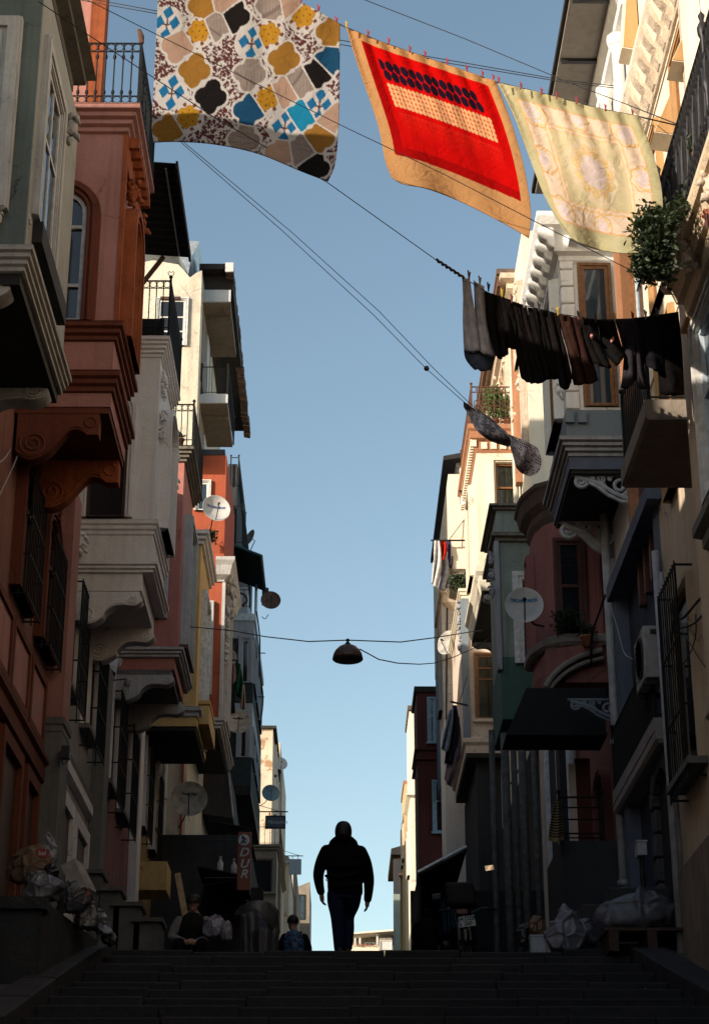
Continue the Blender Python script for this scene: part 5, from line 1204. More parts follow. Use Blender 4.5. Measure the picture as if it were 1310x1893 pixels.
# ---------- flat-roofed house closing the street
r12 = root('closing_house', 'distant flat roofed pale house closing the street beside the walker', 'house', (5, 222, ST)); Y0 = 220.0
xa, xb_ = QY(640, 1740, Y0)[0], QY(735, 1740, Y0)[0]
def yc_(py): return zy(690, py, Y0)
M().box(xa, xb_, Y0 + 2.5, Y0 + 12, 3, yc_(1727)).obj('back_wall', stoneB, r12)
M().box(xa, xb_, Y0, Y0 + 2.5, 3, yc_(1747)).obj('parapet', crC, r12)
M().prism([(xa - .5, yc_(1730)), (xb_, yc_(1722)), (xb_, yc_(1719)), (xa - .5, yc_(1727))], Y0 - .6, Y0 + 12).obj('roof', crC, r12)
for px in (656, 665, 697): M().box(QY(px, 1740, Y0)[0] - .1, QY(px, 1740, Y0)[0] + .1, Y0 + .1, Y0 + .3, yc_(1747), yc_(1726)).obj('terrace_post', MATS['white_paint'], r12)
M().box(QY(700, 1740, Y0)[0], QY(724, 1740, Y0)[0], Y0 - .3, Y0 + 2.4, 3, yc_(1735)).obj('side_block', stoneB, r12)
window(r12, (QY(713, 1740, Y0)[0], Y0 - .3, yc_(1757)), FRONT, 1.2, 1.0, 0, (.1, .1), MATS['white_paint'], MATS['white_paint'], MATS['dish_grey'])
window(r12, (QY(711, 1730, Y0)[0], Y0 + 2.5, yc_(1734)), FRONT, 1.4, .5, 0, (.1, .1), MATS['white_paint'], MATS['white_paint'], rows=(1, 1, 1))
window(r12, (QY(685, 1742, Y0)[0], Y0 + 2.5, yc_(1748)), FRONT, 1.1, .7, 0, (.12, .1), MATS['blue_white_frame'], MATS['blue_white_frame'], MATS['blue_glass'])
leaves(r12, [(QY(px, 1748, Y0)[0], Y0 - .1, yc_(1748)) for px in range(655, 698, 2)], .09, MATS['terracotta'], 'flower_box', 8, 5)
# dishes and awnings on the right
dish('large grey dish with a long blue word in front of the mauve pink house', P3(968, 1123, 30.0), (-.06, -1, .10), .64, P3(1004, 1158, 30.7), 'TECHNOBOX', plain('cyan_ink', (.03, .16, .42), .6), wpos=.34, wsize=.072)
dish('pale oval dish seen edge on at the sunlit ivory house corner', P3(867, 915, 47), (-1, -.45, .2), .62, P3(880, 935, 47.6), mat=MATS['white_paint'])
dish('pale beige dish on the white tiled wall, cut by the cables', P3(830, 1190, 56.3), (-.8, -.8, .1), .78, P3(842, 1215, 56.9), mat=MATS['dish_old'])
cn = root('canvas_canopy', 'large black box canopy over the doorway of the mauve pink house', 'awning', P3(1118, 1358, 27.8))
M().prism([QY(937, 1354, 29.5), QY(972, 1272, 29.5), QY(1119, 1272, 29.5), QY(1119, 1356, 29.5)], 29.5, 30.3).obj('cover', MATS['black_awning'], cn)
M().prism([QY(935, 1360, 29.5), QY(937, 1353, 29.5), QY(1121, 1355, 29.5), QY(1121, 1361, 29.5)], 29.44, 30.36).obj('hem', MATS['black_awning'], cn)
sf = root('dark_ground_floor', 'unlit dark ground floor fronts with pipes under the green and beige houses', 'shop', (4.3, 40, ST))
M().box(4.28, 4.75, 36.0, 57, 3, 13.0).obj('front', dk, sf); M().box(4.2, 4.3, 38.7, 38.9, 3, 13).obj('pilaster', beigeR, sf); M().box(4.2, 4.3, 42.7, 42.9, 3, 13).obj('pilaster', beigeR, sf)  # dark panel added over the pale walls to darken their ground floors
for k, (px, mt) in enumerate(((912, 'pale_pipe'), (936, 'old_white_paint'), (952, 'rust'), (968, 'old_white_paint'), (990, 'pale_pipe'))):
    x_, z_ = QY(px, 1500, 33.0 + k * .2); M().tube([(x_, 33 + k * .2, ST), (x_, 33 + k * .2, QY(px, 1350, 33)[1])], .055 + .02 * (k % 2), 8).obj('standpipe', plain('grimy_' + mt, (.10, .10, .095), .7, 0, .5), sf, True)
aw2 = root('shop_canopy', 'black sloping canopy above the parked motorcycle on the right', 'awning', P3(870, 1580, 36))
a, b = Vector(P3(862, 1572, 36)), Vector(P3(772, 1620, 36)); dY = Vector((0, 4.0, 0)); t = Vector((0, 0, .04))
M().hexa([b, a, a + dY, b + dY, b + t, a + t, a + dY + t, b + dY + t]).obj('sheet', MATS['black_awning'], aw2)
M().box(b.x, b.x + .05, 36, 40, b.z - .8, b.z).obj('valance', MATS['black_awning'], aw2)
M().box(b.x, 4.5, 39.9, 40, ST, a.z).obj('back_panel', MATS['black_awning'], aw2)
M().tube([a + t * 2, b + t * 2], .03, 6).obj('front_bar', MATS['galvanised'], aw2)
lr = root('dark_stair_porch', 'dark iron railed porch under the black canvas awning on the right', 'porch', (4.2, 28.8, ST))
railing(lr, [(QY(1035, 1540, 29)[0], 29), (QY(1115, 1540, 29)[0], 29)], QY(1075, 1556, 29)[1], QY(1075, 1474, 29)[1], 2.0, post=True)
m = M()
for py in (1493, 1515, 1541): m.tube([P3(1035, py, 29), P3(1115, py, 29)], .014, 5)
m.obj('cross_bar', MATS['black_iron'], lr)
M().box(QY(1035, 1560, 29)[0], 4.6, 28.9, 31, ST - 1, QY(1075, 1557, 29)[1]).obj('floor', dk, lr)
M().box(QY(1060, 1500, 30)[0], QY(1072, 1500, 30)[0], 30.4, 30.5, QY(1066, 1552, 30)[1], QY(1066, 1400, 30)[1]).obj('door_jamb', beigeR, lr)
M().box(QY(1072, 1500, 30)[0], QY(1100, 1500, 30)[0], 30.4, 30.5, QY(1066, 1552, 30)[1], QY(1066, 1390, 30)[1]).obj('red_door', redR, lr)
# ================================================================== STREET, STEPS AND PAVEMENTS
def cobble(name, col, var=.5):
    if name in MATS: return MATS[name]
    m, nt, N, L, B = _new(name); geo = N.new('ShaderNodeNewGeometry')
    n = N.new('ShaderNodeTexNoise'); n.inputs['Scale'].default_value = 3; n.inputs['Detail'].default_value = 8; n.inputs['Roughness'].default_value = .7
    L.new(geo.outputs['Position'], n.inputs['Vector'])
    oi = N.new('ShaderNodeObjectInfo'); r0 = _ramp(N, [(0, .65), (1, 1.25)]); L.new(oi.outputs['Random'], r0.inputs[0])
    r = _ramp(N, [(.3, mul(col, .5)), (.55, col), (.75, mul(col, 1.5))]); L.new(n.outputs[0], r.inputs[0])
    mx = N.new('ShaderNodeMix'); mx.data_type = 'RGBA'; mx.blend_type = 'MULTIPLY'; mx.inputs[0].default_value = 1
    L.new(r.outputs[0], mx.inputs[6]); L.new(r0.outputs[0], mx.inputs[7])
    rp_ = _ramp(N, [(.54, 0), (.66, 1)]); L.new(geo.outputs['Pointiness'], rp_.inputs[0])      # nosings worn pale, the light they catch added in colour
    ew = N.new('ShaderNodeMix'); ew.data_type = 'RGBA'; L.new(rp_.outputs[0], ew.inputs[0]); L.new(mx.outputs[2], ew.inputs[6]); ew.inputs[7].default_value = (*mul(col, 3.0), 1)
    L.new(ew.outputs[2], B.inputs['Base Color'])
    B.inputs['Roughness'].default_value = .8; B.inputs['Specular IOR Level'].default_value = .3
    n2 = N.new('ShaderNodeTexNoise'); n2.inputs['Scale'].default_value = 16; n2.inputs['Detail'].default_value = 6; L.new(geo.outputs['Position'], n2.inputs['Vector'])
    bp = N.new('ShaderNodeBump'); bp.inputs['Strength'].default_value = .6; bp.inputs['Distance'].default_value = .02
    L.new(n2.outputs[0], bp.inputs['Height']); L.new(bp.outputs[0], B.inputs['Normal']); MATS[name] = m; return m
basalt = cobble('worn_basalt', (.019, .018, .020)); pave = cobble('dirty_paving', (.028, .026, .026)); conc = plaster('sooty_concrete', (.045, .045, .047), (.018, .018, .018), .7, 2, bump=.8)
RI, RU, NST = .17, .50, 25
YT = 24.5
# ground far and wide, street sheet above the steps, approach below them
struct(M().box(-1500, 1500, -1500, 1500, -6.2, -6.0).obj('ground', pave))
m = M()
prof = [(YT + .42, ST - .004), (42, ST - .004), (90, 10.5), (300, 33), (600, 40)]
m.strip([[(-9, y, z), (9, y, z), (9, y, z - 1.5), (-9, y, z - 1.5)] for y, z in prof]); struct(m.obj('street', pave))
zl = ST - RI * NST; yl = YT - RU * NST
m = M(); m.strip([[(-9, y, z), (9, y, z), (9, y, z - 2), (-9, y, z - 2)] for y, z in ((-60, -5.0), (-4, -.05), (2, .15), (yl + .35, zl - .004))]); struct(m.obj('lower_street', pave))
stairs = bpy.data.objects.new('stairs', None); COL.objects.link(stairs); stairs.location = (0, YT, ST); stairs['kind'] = 'structure'; ORG['stairs'] = Vector((0, YT, ST))
rn = random.Random(3)
def edges(y):                                   # the flight widens towards the foot
    t = max(0, (YT - y)); return -2.88 - .115 * t, 3.58 + .13 * t
for k in range(NST + 1):
    y0 = YT - RU * k; z1 = ST - RI * k; xa, xb_ = edges(y0); x = xa
    while x < xb_ - .05:
        w = rn.uniform(.85, 1.55); x2 = min(x + w, xb_)
        if xb_ - x2 < .4: x2 = xb_
        dz, dy = rn.uniform(-.022, .014), rn.uniform(-.03, .02)
        o = M().hexa([(x + .006, y0 + dy, z1 - RI - .08), (x2 - .006, y0 + dy + rn.uniform(-.01, .01), z1 - RI - .08), (x2 - .006, y0 + RU + .06, z1 - RI - .08), (x + .006, y0 + RU + .06, z1 - RI - .08),
                      (x + .006, y0 + dy - .012, z1 + dz), (x2 - .006, y0 + dy - .012, z1 + dz + rn.uniform(-.008, .008)), (x2 - .006, y0 + RU + .06, z1 + dz), (x + .006, y0 + RU + .06, z1 + dz)]).obj('step_stone', basalt, stairs)
        bevel(o, .016, 2); x = x2
m = M(); m.prism([(YT + 1, ST - .3), (YT, ST - .32), (yl, zl - .32), (yl, zl - 2), (YT + 1, ST - 5)], -5.5, 6, 'x'); m.obj('stair_core', conc, stairs)
# sloping kerb stones either side, pavements behind them
for sd, nm in ((-1, 'kerb_left'), (1, 'kerb_right')):
    kb = bpy.data.objects.new(nm, None); COL.objects.link(kb); kb.location = (sd * 3.3, YT, ST); kb['kind'] = 'structure'; ORG[nm] = Vector((sd * 3.3, YT, ST))
    n = 15; y = YT + .3
    for k in range(n):
        L_ = 1.0; ya, yb = y - k * L_, y - (k + 1) * L_ + .012
        def pt(yy, inner):
            e = edges(min(yy, YT)); xx = e[0] if sd < 0 else e[1]
            return xx + sd * (0 if inner else .42), yy
        def zz(yy): return ST + .05 - (RI / RU) * max(0, YT - yy) + .10
        a, b, c, d = pt(ya, True), pt(yb, True), pt(yb, False), pt(ya, False); j = rn.uniform(-.01, .01)
        o = M().hexa([(*a, zz(ya) - .6), (*b, zz(yb) - .6), (*c, zz(yb) - .6), (*d, zz(ya) - .6), (*a, zz(ya) + j), (*b, zz(yb) + j), (*c, zz(yb) + j), (*d, zz(ya) + j)]).obj('kerb_stone', basalt, kb); bevel(o, .02, 2)
    m = M(); pr = []
    for yy in (YT + .9, YT, 20, 16, yl, 2):
        e = edges(min(yy, YT)); xx = (e[0] if sd < 0 else e[1]) + sd * .43
        z = ST + .06 - (RI / RU) * max(0, YT - max(yy, yl)); z = z if yy > 3 else .1
        pr.append([(xx, yy, z), (sd * 9, yy, z), (sd * 9, yy, z - 2), (xx, yy, z - 2)])
    m.strip(pr); struct(m.obj('pavement_left' if sd < 0 else 'pavement_right', pave))
# pavements beside the street above the steps
for sd in (-1, 1): struct(M().box(min(sd * 3.55, sd * 9), max(sd * 3.55, sd * 9), YT + .92, 60, ST - .3, ST + .11).obj('upper_pavement_left' if sd < 0 else 'upper_pavement_right', pave))
# concrete block with rubbish on top, left
blk = root('concrete_block', 'dark concrete planter block at the left edge with rubbish bags piled on it', 'block', (-4.0, 22.2, 4.7))
zt = QY(60, 1662, 22)[1]
M().hexa([(-5.4, 21.9, 3.2), (-3.42, 21.9, 3.2), (-3.0, 24.2, 3.6), (-5.4, 24.2, 3.6), (-5.4, 21.9, zt), (-3.42, 21.9, zt - .02), (-3.05, 24.2, zt - .1), (-5.4, 24.2, zt)]).obj('body', conc, blk)
M().hexa([(-5.4, 21.84, zt - .12), (-3.36, 21.84, zt - .14), (-3.36, 22.1, zt - .14), (-5.4, 22.1, zt - .12), (-5.4, 21.84, zt + .02), (-3.36, 21.84, zt), (-3.36, 22.1, zt), (-5.4, 22.1, zt + .02)]).obj('coping', conc, blk)
# stepped parapet of an entrance stair, left
sp = root('stepped_parapet', 'grey stepped stair parapet in front of the ochre house doors', 'parapet', (-3.2, 27.4, ST))
tops = [(164, 1608, 188), (184, 1640, 223), (211, 1668, 260), (248, 1697, 298)]
for k, (xa, yt, xb_) in enumerate(tops):
    a, b = QY(xa, yt, 27.4), QY(xb_, yt, 27.4)
    nx = QY(tops[k + 1][0] + 10, 1700, 27.4)[0] if k < 3 else b[0]
    M().box(a[0], b[0], 27.4, 28.0, ST - .5, a[1] - .06).obj('block', plaster('grey_cement', (.115, .112, .108), (.05, .05, .048), .6, 3), sp)
    M().hexa([(a[0] - .04, 27.34, a[1] - .058), (b[0] + .03, 27.34, a[1] - .058), (b[0] + .03, 28.06, a[1] - .058), (a[0] - .04, 28.06, a[1] - .058), (a[0] - .04, 27.34, a[1]), (b[0] + .03, 27.34, a[1]), (b[0] + .03, 28.06, a[1]), (a[0] - .04, 28.06, a[1])]).obj('coping', MATS['grey_cement'], sp)
# door steps on the right
ds = root('stone_steps', 'small dark stone entrance steps behind the white rubbish bag', 'steps', (3.9, 25.2, ST))
for k, (pa, pb, pt) in enumerate(((1073, 1122, 1671), (1122, 1178, 1640))):
    a, b = QY(pa, pt, 25.4 + .3 * k), QY(pb, pt, 25.4 + .3 * k); o = M().box(a[0], 4.6, 25.4 + .3 * k, 26.4, ST - .4, a[1]).obj('step', basalt, ds); bevel(o, .02, 1)
# ---------- buildings beside and behind the photographer, which shade the lower street
for nm, lb, x0, x1, y0, y1, zt_, mt in (('rear_house', 'plain rendered house behind the viewer on the left', -12, -4.6, -26, 1.9, 13, creamL),
                                        ('rear_house', 'plain rendered house behind the viewer on the right', 4.3, 12, -26, 1.9, 17, crR),
                                        ('rear_house', 'house across the lower end of the street behind the viewer', -14, 14, -46, -32, 17, stoneB)):
    rr = root(nm, lb, 'house', ((x0 + x1) / 2, y0, -5)); M().box(x0, x1, y0, y1, -6, zt_).obj('wall', mt, rr); M().box(x0 - .4, x1 + .4, y0 - .4, y1 + .05, zt_, zt_ + .25).obj('roof', MATS['roof_tile'], rr)
    if x0 * x1 > 0:
        for yy in range(-23, 1, 4):
            for zz_ in (2.5, 6, 9.5, 12.5): window(rr, (x1 if x0 < 0 else x0, yy, zz_), TOSTREET_L if x0 < 0 else TOSTREET_R, 1.1, 1.8, 0, (.12, .08), stoneG, MATS['white_paint'], cols=2)
# ================================================================== BEDDING, LAUNDRY AND WIRES
def resample(pl, n):
    d = [0]
    for a, b in zip(pl, pl[1:]): d.append(d[-1] + math.dist(a, b))
    out = []; j = 0
    for i in range(n + 1):
        t = d[-1] * i / n
        while j < len(d) - 2 and d[j + 1] < t: j += 1
        k = (t - d[j]) / max(d[j + 1] - d[j], 1e-9); out.append(tuple(a + (b - a) * k for a, b in zip(pl[j], pl[j + 1])))
    return out
def sheet(name, top, right, bottom, left, depth, nu, nv, colour=None, mat=None, parent=None, thick=.012, origin=None):
    """hung cloth: Coons patch of four pixel outlines, each point put at its own distance depth(u, v)"""
    T, B = resample(smooth_pts(top), nu), resample(smooth_pts(bottom), nu); Lf, Rt = resample(smooth_pts(left), nv), resample(smooth_pts(right), nv)
    pts = []; cols = []
    for j in range(nv + 1):
        v = j / nv
        for i in range(nu + 1):
            u = i / nu
            q = [(1 - v) * T[i][k] + v * B[i][k] + (1 - u) * Lf[j][k] + u * Rt[j][k]
                 - ((1 - u) * (1 - v) * T[0][k] + u * (1 - v) * T[-1][k] + (1 - u) * v * B[0][k] + u * v * B[-1][k]) for k in (0, 1)]
            pts.append(P3(q[0], q[1], depth(u, v)))
            if colour: cols.append((*(colour(u, v, *q) if colour.__name__ == 'bedspread' else colour(u, v)), 1))
    o0 = Vector(origin if origin is not None else pts[0])
    fs = [(j * (nu + 1) + i, j * (nu + 1) + i + 1, (j + 1) * (nu + 1) + i + 1, (j + 1) * (nu + 1) + i) for j in range(nv) for i in range(nu)]
    me = bpy.data.meshes.new(name); me.from_pydata([tuple(Vector(p) - o0) for p in pts], [], fs); me.update()
    if colour:
        ca = me.color_attributes.new('print', 'FLOAT_COLOR', 'POINT'); ca.data.foreach_set('color', [c for q in cols for c in q])
    for p in me.polygons: p.use_smooth = True
    me.materials.append(mat); o = bpy.data.objects.new(name, me); COL.objects.link(o); o.location = o0; ORG[o.name] = o0
    if parent: o.parent = parent; o.location = o0 - ORG[parent.name]
    s = o.modifiers.new('thickness', 'SOLIDIFY'); s.thickness = thick; s.offset = 0
    return o
def hsh(a, b): return (math.sin(a * 127.1 + b * 311.7) * 43758.5453) % 1.0
def seg(px_, py_, a, b):
    ax, ay = a; bx, by = b; dx, dy = bx - ax, by - ay; t = max(0, min(1, ((px_ - ax) * dx + (py_ - ay) * dy) / (dx * dx + dy * dy + 1e-9)))
    return math.hypot(px_ - ax - dx * t, py_ - ay - dy * t)
# ---- 1: ogee-tile bedspread
WHITE, BLK, GREYB, MUST, BLUE, BEIGE, TURQ = (.30, .28, .275), (.006, .005, .005), (.10, .075, .068), (.16, .078, .015), (.006, .038, .085), (.225, .145, .11), (.006, .11, .20)
TILES = [(x, y, t) for t, L_ in dict(m=((377, 12), (360, 131), (525, 110), (613, 60), (311, 241), (589, 256)), k=((433, 31), (390, 180), (586, 136), (580, 311)), g=((400, 46), (503, 12), (462, 137), (555, 153), (451, 260), (557, 278)),
    b=((461, 205), (609, 113)), t=((557, 214),), n=((329, 85), (525, 171), (612, 220), (519, 284), (412, 3), (537, 6)), f=((369, 58), (497, 64), (561, 30), (494, 183), (348, 217)), c=((308, 43), (317, 171), (464, 79), (589, 195), (525, 235))).items() for x, y in L_]
def flower(x, y, seed, s):
    """small dark sprig print, returns True on ink"""
    for k in range(15):
        a = hsh(seed + k, 1.3) * 6.28; r = .43 * s * math.sqrt(hsh(seed, k + 2.1)); cx, cy = r * math.cos(a), r * math.sin(a) * 1.15
        if math.hypot(x - cx, (y - cy) * 1.1) < s * (.045 + .065 * hsh(k, seed)): return True
        if seg(x, y, (cx, cy), (cx * .55, cy * .55 - .05)) < s * .016: return True
    return False
def bedspread(u, v, X, Y):
    two = sorted(((X - x) ** 2 + (Y - y) ** 2, x, y, t) for x, y, t in TILES)[:2]; best = two[0]
    if math.sqrt(two[1][0]) - math.sqrt(best[0]) < 2.6 and two[1][0] < 1500: return WHITE
    _, cx, cy, t = best; dx, dy = (X - cx) / 34, (Y - cy) / 36; x, y = dx + .22 * dy, dy - .12 * dx      # the cloth hangs askew
    q = min(math.hypot(x - .45, y), math.hypot(x + .45, y), math.hypot(x, y - .5), math.hypot(x, y + .5)) - .50; q = min(q, max(abs(x), abs(y)) - .55)
    seed = int(cx * 3 + cy * 7)
    if t in 'fc':
        if t == 'f':
            for kk in range(7):
                fx, fy = .38 * math.cos(kk * 1.05 + seed) * (kk > 0), .36 * math.sin(kk * 1.05 + seed) * (kk > 0); rq = math.hypot(x - fx, y - fy)
                if rq < .05: return (.10, .04, .01)
                if rq < .27: return (.24, .12, .011) if rq < .23 else (.22, .10, .01)
            for kk in range(8):
                a = kk * .8 + seed; fx, fy = .72 * math.cos(a), .68 * math.sin(a)
                if abs(x - fx) + abs(y - fy) < .13: return (.09, .03, .02)
        else:
            for fx, fy in ((.45, -.05), (-.4, .0), (.1, .6), (.0, -.55)):
                if abs(x - fx) + .8 * abs(y - fy) < .30: return (.008, .075, .17)
                if seg(x, y, (fx, fy), (.05, .1)) < .045: return (.06, .025, .025)
        if math.hypot(x, y) < .9: return WHITE
    elif q < 0:
        if q > -.06: return WHITE
        return {'k': BLK, 'g': GREYB if (X / 2.6) % 1 < .55 else (.20, .165, .15), 'm': MUST if ((X / 2.9) % 1 < .5) ^ ((Y / 2.9) % 1 < .5) else (.16, .075, .015), 'b': BLUE if (Y / 2.8) % 1 < .6 else (.006, .03, .07), 't': TURQ, 'n': BEIGE}[t]
    elif q < .07: return WHITE
    gx, gy = X / 21, Y / 21; sx, sy = math.floor(gx), math.floor(gy)
    return (.055, .018, .018) if flower(gx - sx - .5, gy - sy - .5, sx * 13 + sy * 5, 1.35) or flower((gx + .45) % 1 - .5, (gy + .55) % 1 - .5, math.floor(gx + .45) * 7 + math.floor(gy + .55) * 11 + 3, 1.3) else WHITE
mat_b = cloth('bedspread_cloth', None, .06, .12, 'print')
bed = sheet('bedspread', [(297, -125), (400, -75), (520, -15), (590, 22), (628, 45)], [(628, 45), (627, 150), (626, 230), (620, 300), (606, 335)],
            [(284, 263), (330, 262), (400, 267), (480, 285), (560, 318), (606, 335)], [(297, -125), (291, 30), (285, 150), (281, 230), (284, 263)],
            lambda u, v: 17.2 - .45 * u - .35 * v * v + .09 * math.sin(u * 9 + v * 2) * v + .05 * math.sin(u * 4.4 + 1) + .022 * math.sin(u * 34 + v * 3) * (1 - v) + .03 * math.sin(u * 17 - v * 6) * v, 260, 250, bedspread, mat_b)
tag(bed, 'white bedspread with mustard, black and blue ogee tile print hung on the line', 'bedspread')
# ---- 2: red blanket with dots
def redblank(u, v):
    if u < .085 or u > .935 or v < .055 or v > .80 + .02 * math.sin(3 * u): return (.40, .205, .085)
    R1, R2 = (.42, .0015, .0012), (.27, .001, .001)
    a, b = (u - .085) / .85, (v - .055) / .75
    if .11 < b < .31 and .1 < a < .9:
        for row, off in ((0, 0), (1, .5)):
            cy = .16 + row * .095; cw = .8 / 13.5; k = round((a - .115) / cw - off * .7); cx = .115 + (k + off * .7) * cw
            if 0 <= k < 13 and ((a - cx) / .028) ** 2 + ((b - cy) / .050) ** 2 < 1: return (.010, .004, .012)
    if .33 < b < .56 and .1 < a < .92:
        cw = .80 / 26; k = round((a - .12) / cw); cx = .12 + k * cw; r = round((b - .355) / .043); cy = .355 + r * .043
        if 0 <= k < 26 and 0 <= r < 5 and ((a - cx) / .0145) ** 2 + ((b - cy) / .0225) ** 2 < 1: return (.56, .31, .15)
        return (.36, .02, .008) if 0 <= r < 5 and 0 <= k < 26 and abs(a - cx) > .012 else R1
    if .60 < b < .90 and .12 < a < .92:
        return mixc(R1, (.5, .03, .012), .55 * max(0, 1 - (b - .6) / .2)) if (a * 60) % 1 < .55 and (b * 40) % 1 < .6 else R1
    if (b > .93) or a < .07: return R2
    return R1
mat_r = cloth('red_blanket_cloth', None, .22, .10, 'print')
rb = sheet('red_blanket', [(640, 50), (700, 76), (780, 104), (850, 128), (915, 150)], [(915, 150), (948, 238), (970, 320), (981, 395), (977, 440)],
           [(724, 328), (745, 340), (790, 349), (850, 372), (930, 412), (977, 440)], [(640, 50), (664, 128), (698, 230), (712, 298), (724, 328)],
           lambda u, v: 16.75 - .28 * u - .7 * v * (.5 + .5 * v) + .09 * math.sin(u * 7 + 1 + v * 3) * v + .025 * math.sin(u * 50) * (1 - v) ** 2 + .03 * math.sin(u * 15 - v * 5) * v, 250, 190, redblank, mat_r)
tag(rb, 'red blanket with rows of black and tan dots and a tan border', 'blanket')
# ---- 3: pale floral blanket
def paleblank(u, v):
    base = (.60, .48, .345); green = (.47, .42, .225); lil = (.58, .48, .56); brn = (.52, .24, .06); gold = (.66, .40, .10)
    n = .5 + .25 * math.sin(u * 11 + 3 * math.sin(v * 7)) * math.sin(v * 9 + 2 * math.sin(u * 5)) + .25 * math.sin(u * 23 + v * 17) * math.sin(v * 19 - u * 9)
    g2 = .5 + .5 * math.sin(u * 71 + 9 * math.sin(v * 23)) * math.sin(v * 83 + 7 * math.sin(u * 31)); n = .75 * n + .25 * g2
    if u < .085 or u > .93 or v < .085 or v > .88: return mixc((.36, .32, .17), (.48, .43, .27), n)
    u += .0025 * math.sin(v * 60 + 3 * math.sin(u * 50)); v += .0025 * math.sin(u * 64 + 2)
    # frame lines, stepped panels
    def on(val, at, w=.007): return abs(val - at) < w
    fu, fv = min(u - .085, .93 - u) , min(v - .085, .88 - v)
    if fu < .012 or fv < .012: return mixc(brn, base, .35)
    A, Bv = (u - .085) / .845, (v - .085) / .795
    step = .155 + .055 * (abs(A - .5) < .24) * (Bv < .5) ; e = min(A, 1 - A, Bv, 1 - Bv)
    for cx, cy, r in ((.10, .10, .13), (.90, .10, .13), (.10, .90, .13), (.90, .90, .13), (.5, .06, .10), (.06, .5, .12), (.94, .5, .12), (.5, .94, .10)):
        d = math.hypot(A - cx, (Bv - cy)); a = math.atan2(Bv - cy, A - cx)
        if d < r:
            w = d / r
            if abs(w - .92 - .06 * math.sin(7 * a)) < .05: return mixc(brn, base, .25)
            if abs((w * 2.6 + a / 6.283 * 2) % 1 - .5) < .11 and w > .4: return mixc(gold, base, .35)
            return mixc(lil, base, .45 + .4 * math.sin(9 * a + 14 * w)) if w < .65 else base
    if abs(e - .17) < .009 or abs(e - .205) < .006: return mixc(mixc(brn, gold, .6), base, .45)
    d = math.hypot((A - .5) * 1.25, Bv - .5); a = math.atan2(Bv - .5, (A - .5) * 1.25)
    if d < .26:
        if d < .13: return mixc(lil, base, .5 + .4 * math.sin(11 * a + 45 * d) * math.sin(5 * a - 20 * d))
        for kk in range(11):
            ck = kk * 6.283 / 11; cx, cy = .18 * math.cos(ck), .18 * math.sin(ck); dx, dy = (A - .5) * 1.25 - cx, Bv - .5 - cy; rr = math.hypot(dx, dy); aa = math.atan2(dy, dx)
            if rr < .045 and abs((rr * 42 + aa / 6.283) % 1 - .5) < .2: return gold
        if abs(d - .15 - .03 * math.sin(9 * a + 1)) < .006 and math.sin(a * 4) > -.2: return mixc(brn, base, .3)
        return mixc(base, green, .25 * n)
    if e > .2: return mixc(base, green, .35 + .75 * max(0, n - .3))
    return mixc(base, (.66, .50, .40), .6)
mat_p = cloth('pale_blanket_cloth', None, .25, .12, 'print')
pb_ = sheet('pale_blanket', [(920, 153), (1000, 172), (1090, 197), (1178, 215)], [(1178, 215), (1204, 280), (1222, 350), (1222, 420), (1200, 465)],
            [(1040, 422), (1062, 444), (1100, 460), (1150, 468), (1200, 465)], [(920, 153), (950, 215), (984, 308), (1010, 372), (1040, 422)],
            lambda u, v: 16.45 - .22 * u - .55 * v * (.4 + .6 * v) + .09 * math.sin(u * 8 + v * 4) * v + .025 * math.sin(u * 44) * (1 - v) ** 2 + .03 * math.sin(u * 16 - v * 6) * v, 230, 190, paleblank, mat_p)
tag(pb_, 'pale green blanket with orange scroll and lilac flower print, nearest the iron balcony', 'blanket')
# clothes line and pegs
cable('thin clothes line carrying the bedspread and the two blankets', [P3(-60, -330, 17.6), P3(140, -205, 17.4), P3(297, -122, 17.2), P3(460, -44, 17.0), P3(590, 24, 16.85), P3(634, 48, 16.76), P3(700, 76, 16.7), P3(780, 104, 16.65), P3(915, 151, 16.48), P3(1000, 172, 16.4), P3(1090, 197, 16.35), P3(1178, 215, 16.25), P3(1252, 232, 16.15)], .008, name='clothes_line')
def peg(px, py, Y, mat, label, grp, s=1.0):
    p = Vector(P3(px, py, Y - .02)); rt = root('clothes_peg', label, 'clothes peg', tuple(p), grp)
    for k in (-1, 1): M().hexa([p + Vector(q) * s for q in ((-.008, k * .004, -.045), (.008, k * .004, -.045), (.008, k * .014, -.045), (-.008, k * .014, -.045), (-.004 + .012 * k, k * .012, .05), (.012 + .012 * k, k * .012, .05), (.012 + .012 * k, k * .022, .05), (-.004 + .012 * k, k * .022, .05))]).obj('jaw', mat, rt)
rp, yp, wp = plain('red_plastic', (.26, .03, .04), .5), plain('yellow_plastic', (.5, .33, .05), .5), plain('grey_plastic', (.35, .32, .33), .5)
for px, py in ((556, 3), (588, 20), (621, 42)): peg(px, py - 4, 16.8, rp, 'red clothes peg gripping the top hem of the tile print bedspread', 'pegs on the bedspread', .9)
for i, (px, py) in enumerate(((640, 50), (680, 66), (718, 80), (757, 95), (785, 104), (826, 118), (862, 131), (891, 141), (911, 148))): peg(px, py - 4, 16.6, rp if i else yp, 'small clothes peg gripping the top hem of the red blanket', 'pegs on the red blanket', .8)
for px, py in ((921, 152), (962, 163), (1000, 173), (1028, 181), (1065, 190), (1118, 203), (1168, 213)): peg(px, py - 4, 16.3, rp, 'small red clothes peg gripping the top hem of the pale blanket', 'pegs on the pale blanket', .8)
